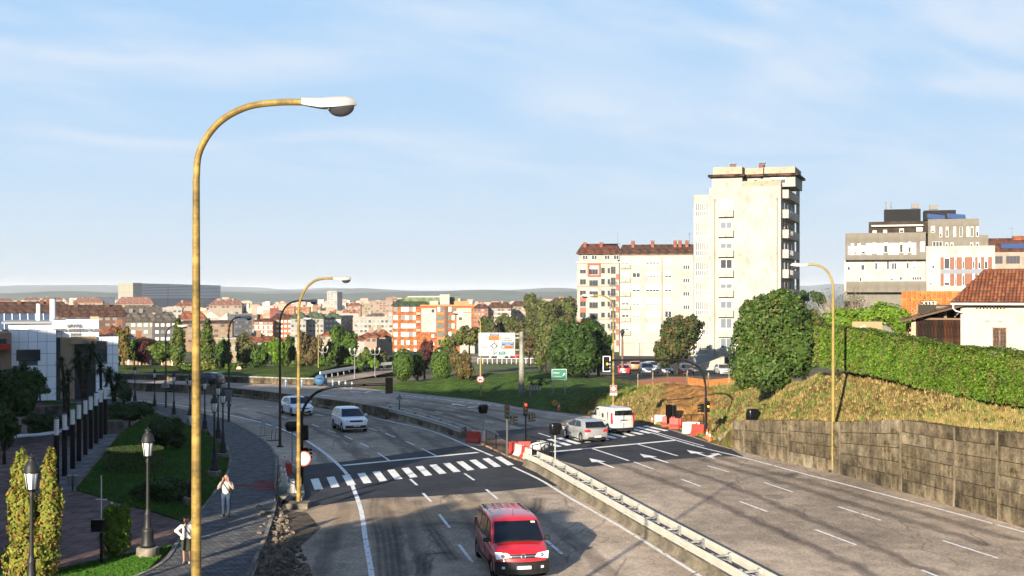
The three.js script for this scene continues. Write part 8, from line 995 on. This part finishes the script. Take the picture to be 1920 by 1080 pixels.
// ---------- people ----------
function sdfMesh(name, bones, mat, parent, o = {}) {       // bones: [a, b, ra, rb]; joined with a smooth minimum
  const n = o.res ?? 84, k = o.k ?? 0.03, infl = o.inflate ?? 0, bb = new THREE.Box3(); for (const [a, b, ra, rb2] of bones) { bb.expandByPoint(a.clone().addScalar(Math.max(ra, rb2) + 0.04)); bb.expandByPoint(a.clone().addScalar(-Math.max(ra, rb2) - 0.04)); bb.expandByPoint(b.clone().addScalar(Math.max(ra, rb2) + 0.04)); bb.expandByPoint(b.clone().addScalar(-Math.max(ra, rb2) - 0.04)); }
  const c = bb.getCenter(V(0, 0, 0)), h = Math.max(...bb.getSize(V(0, 0, 0)).toArray()) / 2 + 0.03, mc = new MarchingCubes(n, mat, false, false, 120000); mc.isolation = 0; const p = V(0, 0, 0), ab = V(0, 0, 0), ap = V(0, 0, 0), half = n / 2;
  for (let z = 0; z < n; z++) for (let y = 0; y < n; y++) for (let x = 0; x < n; x++) { p.set((x - half) / half * h + c.x, (y - half) / half * h + c.y, (z - half) / half * h + c.z); let d = 9; for (const [a, b, ra, rb2, sq] of bones) { ab.subVectors(b, a); ap.subVectors(p, a); const t = clamp(ap.dot(ab) / (ab.lengthSq() || 1)); ap.addScaledVector(ab, -t); if (sq) ap.z *= sq; const e = ap.length() - mix(ra, rb2, t) - infl, g = clamp(0.5 + 0.5 * (e - d) / k); d = mix(e, d, g) - k * g * (1 - g); } if (o.cut && o.cut(p)) d = 0.05; mc.field[x + y * n + z * n * n] = -d; }
  mc.update(); const cnt = mc.count, pos = new Float32Array(cnt * 3), nor = new Float32Array(cnt * 3); for (let i = 0; i < cnt; i++) { pos[3 * i] = mc.positionArray[3 * i] * h + c.x; pos[3 * i + 1] = mc.positionArray[3 * i + 1] * h + c.y; pos[3 * i + 2] = mc.positionArray[3 * i + 2] * h + c.z; for (let q = 0; q < 3; q++) nor[3 * i + q] = mc.normalArray[3 * i + q]; }
  const g = new THREE.BufferGeometry(); g.setAttribute('position', new THREE.BufferAttribute(pos, 3)); g.computeVertexNormals(); let g2 = boxUV(g); if (o.extra) g2 = boxUV(mergeGeometries([bare(g2), ...o.extra.g])); return mesh(name, g2, mat, parent);
}
const skin = M(0.25, 0.135, 0.095, 0.7), mirrorB = (l) => l.flatMap((b) => [b, b.map((v) => v.isVector3 ? V(-v.x, v.y, v.z) : v)]);
function hand(mb, w, dir, up, s = 1) { const side = dir.clone().cross(up).normalize(), pc = w.clone().addScaledVector(dir, 0.045); mb.bar(w, w.clone().addScaledVector(dir, 0.085), 0.028, 0.034, 8); for (let k = 0; k < 4; k++) { const o = (k - 1.5) * 0.019, a = w.clone().addScaledVector(dir, 0.08).addScaledVector(side, o), b = a.clone().addScaledVector(dir, 0.04).addScaledVector(up, -0.008), c = b.clone().addScaledVector(dir, [0.03, 0.038, 0.034, 0.024][k]).addScaledVector(up, -0.022); mb.bar(a, b, 0.009, 0.0085, 6).bar(b, c, 0.0085, 0.007, 6); } const t0 = w.clone().addScaledVector(dir, 0.03).addScaledVector(side, s * 0.026), t1 = t0.clone().addScaledVector(dir, 0.035).addScaledVector(side, s * 0.022); mb.bar(t0, t1, 0.011, 0.009, 6).bar(t1, t1.clone().addScaledVector(dir, 0.03), 0.009, 0.0075, 6); return mb; }
function faceBits(t, y, z, hairM, brow = true) { const f = new MB(); for (const sx of [-1, 1]) f.add(new THREE.SphereGeometry(0.012, 8, 6), sx * 0.034, y + 0.005, z + 0.088); f.build('eyes', M(0.03, 0.02, 0.015, 0.3), t); new MB().rbox(0, y - 0.055, z + 0.092, 0.045, 0.012, 0.012, 0.004).build('mouth', M(0.3, 0.1, 0.09, 0.6), t); }
{ // bald man lifting both hands to his face
  const t = thing('person', 'bald person in white shirt and jeans, both hands raised to the face', 'person', G(424, 968, 0.12).setY(0.125), 0.06), sh = V(0.185, 1.42, 0), el = V(0.31, 1.2, 0.13), wr = V(0.125, 1.53, 0.17), legs = [[V(0.1, 0.92, 0), V(0.11, 0.5, 0.02), 0.09, 0.062], [V(0.11, 0.5, 0.02), V(0.11, 0.09, -0.02), 0.06, 0.042], [V(0.11, 0.05, -0.03), V(0.13, 0.04, 0.15), 0.042, 0.036]];
  const hm = new MB(); hand(hm, wr, V(-0.25, 0.96, -0.1).normalize(), V(0, 0, 1), -1); hand(hm, V(-wr.x, wr.y, wr.z), V(0.25, 0.96, -0.1).normalize(), V(0, 0, 1), 1); hm.add(new THREE.ConeGeometry(0.018, 0.05, 6), 0, 1.615, 0.125, 0, 0.3); for (const sx of [-1, 1]) hm.add(new THREE.SphereGeometry(0.022, 8, 6), sx * 0.092, 1.63, 0.01, 0, 0, 0, V(0.5, 1.2, 0.9));
  sdfMesh('body', [[V(0, 0.95, 0), V(0, 1.2, 0.01), 0.135, 0.15, 1.25], [V(0, 1.2, 0.01), V(0, 1.4, 0), 0.15, 0.13, 1.3], [V(-0.15, 1.41, 0), V(0.15, 1.41, 0), 0.06, 0.06], [V(0, 1.42, 0), V(0, 1.54, 0.01), 0.055, 0.055], [V(0, 1.62, 0.02), V(0, 1.67, 0.0), 0.088, 0.092], ...mirrorB([[sh, el, 0.05, 0.04], [el, wr, 0.04, 0.028], ...legs])], skin, t, { extra: hm });
  sdfMesh('shirt', [[V(0, 0.98, 0), V(0, 1.2, 0.02), 0.142, 0.155, 1.22], [V(0, 1.2, 0.02), V(0, 1.4, 0), 0.155, 0.132, 1.28], [V(-0.16, 1.41, 0), V(0.16, 1.41, 0), 0.064, 0.064], ...mirrorB([[sh, sh.clone().lerp(el, 0.7), 0.066, 0.062]])], M(0.30, 0.295, 0.285, 0.9), t, { inflate: 0.012, res: 60, cut: (p) => p.y < 0.95 || p.y > 1.475 });
  sdfMesh('jeans', [[V(-0.06, 0.95, 0), V(0.06, 0.95, 0), 0.125, 0.125, 1.2], ...mirrorB(legs.slice(0, 2))], M(0.045, 0.07, 0.13, 0.9, { map: T.mottle }), t, { inflate: 0.015, res: 64, cut: (p) => p.y > 1.0 || p.y < 0.08 });
  sdfMesh('shoes', mirrorB([[V(0.11, 0.055, -0.05), V(0.135, 0.045, 0.16), 0.05, 0.042]]), M(0.03, 0.03, 0.032, 0.6), t, { res: 40, inflate: 0.008 }); faceBits(t, 1.645, 0.015);
  const st = new MB(); st.tube([V(-0.14, 1.475, 0.02), V(-0.08, 1.4, 0.14), V(0.06, 1.2, 0.165), V(0.19, 1.0, 0.06)], 0.016, 6, 16).tube([V(-0.14, 1.475, 0.0), V(-0.06, 1.4, -0.13), V(0.08, 1.2, -0.15), V(0.19, 1.0, -0.04)], 0.016, 6, 16).rbox(0.22, 0.98, 0.0, 0.08, 0.2, 0.2, 0.03).build('shoulder_bag', black, t);
}
{ // woman with one hand on her hip
  const t = thing('person', 'person in white jacket and dark skirt, one hand on the hip', 'person', G(350, 1056, 0.12).setY(0.125), 0.2), legs = [[V(0.09, 0.86, 0), V(0.09, 0.46, 0.02), 0.085, 0.055], [V(0.09, 0.46, 0.02), V(0.09, 0.08, -0.02), 0.052, 0.034], [V(0.09, 0.045, -0.03), V(0.1, 0.03, 0.13), 0.034, 0.028]], aL = [[V(-0.17, 1.31, 0), V(-0.36, 1.14, -0.02), 0.05, 0.042], [V(-0.36, 1.14, -0.02), V(-0.17, 0.98, 0.06), 0.04, 0.03]], aR = [[V(0.17, 1.31, 0), V(0.25, 1.06, 0.0), 0.05, 0.042], [V(0.25, 1.06, 0), V(0.21, 0.86, 0.1), 0.04, 0.028]];
  const hm = new MB(); hand(hm, V(-0.17, 0.98, 0.06), V(0.5, -0.75, 0.3).normalize(), V(-0.5, 0, 0.8).normalize(), 1); hand(hm, V(0.21, 0.86, 0.1), V(-0.1, -0.95, 0.2).normalize(), V(1, 0, 0), 1); hm.add(new THREE.ConeGeometry(0.016, 0.045, 6), 0, 1.49, 0.115, 0, 0.3); for (const sx of [-1, 1]) hm.add(new THREE.SphereGeometry(0.02, 8, 6), sx * 0.084, 1.5, 0.01, 0, 0, 0, V(0.5, 1.2, 0.9));
  const torso = [[V(0, 0.9, 0), V(0, 1.1, 0.01), 0.135, 0.125, 1.2], [V(0, 1.1, 0.01), V(0, 1.29, 0), 0.13, 0.115, 1.25], [V(-0.13, 1.3, 0), V(0.13, 1.3, 0), 0.055, 0.055]];
  sdfMesh('body', [...torso, [V(0, 1.31, 0), V(0, 1.42, 0.01), 0.048, 0.048], [V(0, 1.49, 0.015), V(0, 1.54, 0.0), 0.082, 0.086], ...aL, ...aR, ...mirrorB(legs)], skin, t, { extra: hm });
  sdfMesh('jacket', [...torso, ...aL, ...aR, [V(-0.08, 0.88, 0), V(0.08, 0.88, 0), 0.12, 0.12, 1.1]], M(0.36, 0.355, 0.345, 0.9), t, { inflate: 0.016, res: 70, cut: (p) => p.y < 0.84 || p.y > 1.36 }); sdfMesh('skirt', [[V(0, 0.86, 0), V(0, 0.5, 0.02), 0.155, 0.185, 1.15]], M(0.035, 0.04, 0.028, 0.9), t, { res: 50, inflate: 0.01, cut: (p) => p.y > 0.92 || p.y < 0.46 });
  sdfMesh('hair', [[V(0, 1.55, -0.03), V(0, 1.57, 0.0), 0.095, 0.095], [V(0, 1.5, -0.05), V(0, 1.44, -0.05), 0.08, 0.06], ...mirrorB([[V(0.08, 1.54, -0.01), V(0.085, 1.46, -0.02), 0.03, 0.022]])], M(0.05, 0.022, 0.016, 0.6), t, { res: 48, inflate: 0.006, cut: (p) => p.z > 0.055 && p.y < 1.575 }); sdfMesh('shoes', mirrorB([[V(0.09, 0.04, -0.04), V(0.1, 0.032, 0.13), 0.036, 0.032]]), M(0.35, 0.27, 0.22, 0.7), t, { res: 36, inflate: 0.006 }); faceBits(t, 1.515, 0.01);
  new MB().tube([V(-0.12, 1.36, 0.03), V(-0.05, 1.25, 0.13), V(0.08, 1.05, 0.155), V(0.2, 0.88, 0.1)], 0.014, 6, 14).rbox(0.2, 0.8, 0.1, 0.22, 0.17, 0.08, 0.03).build('handbag', black, t);
}
renderer.render(scene, camera);
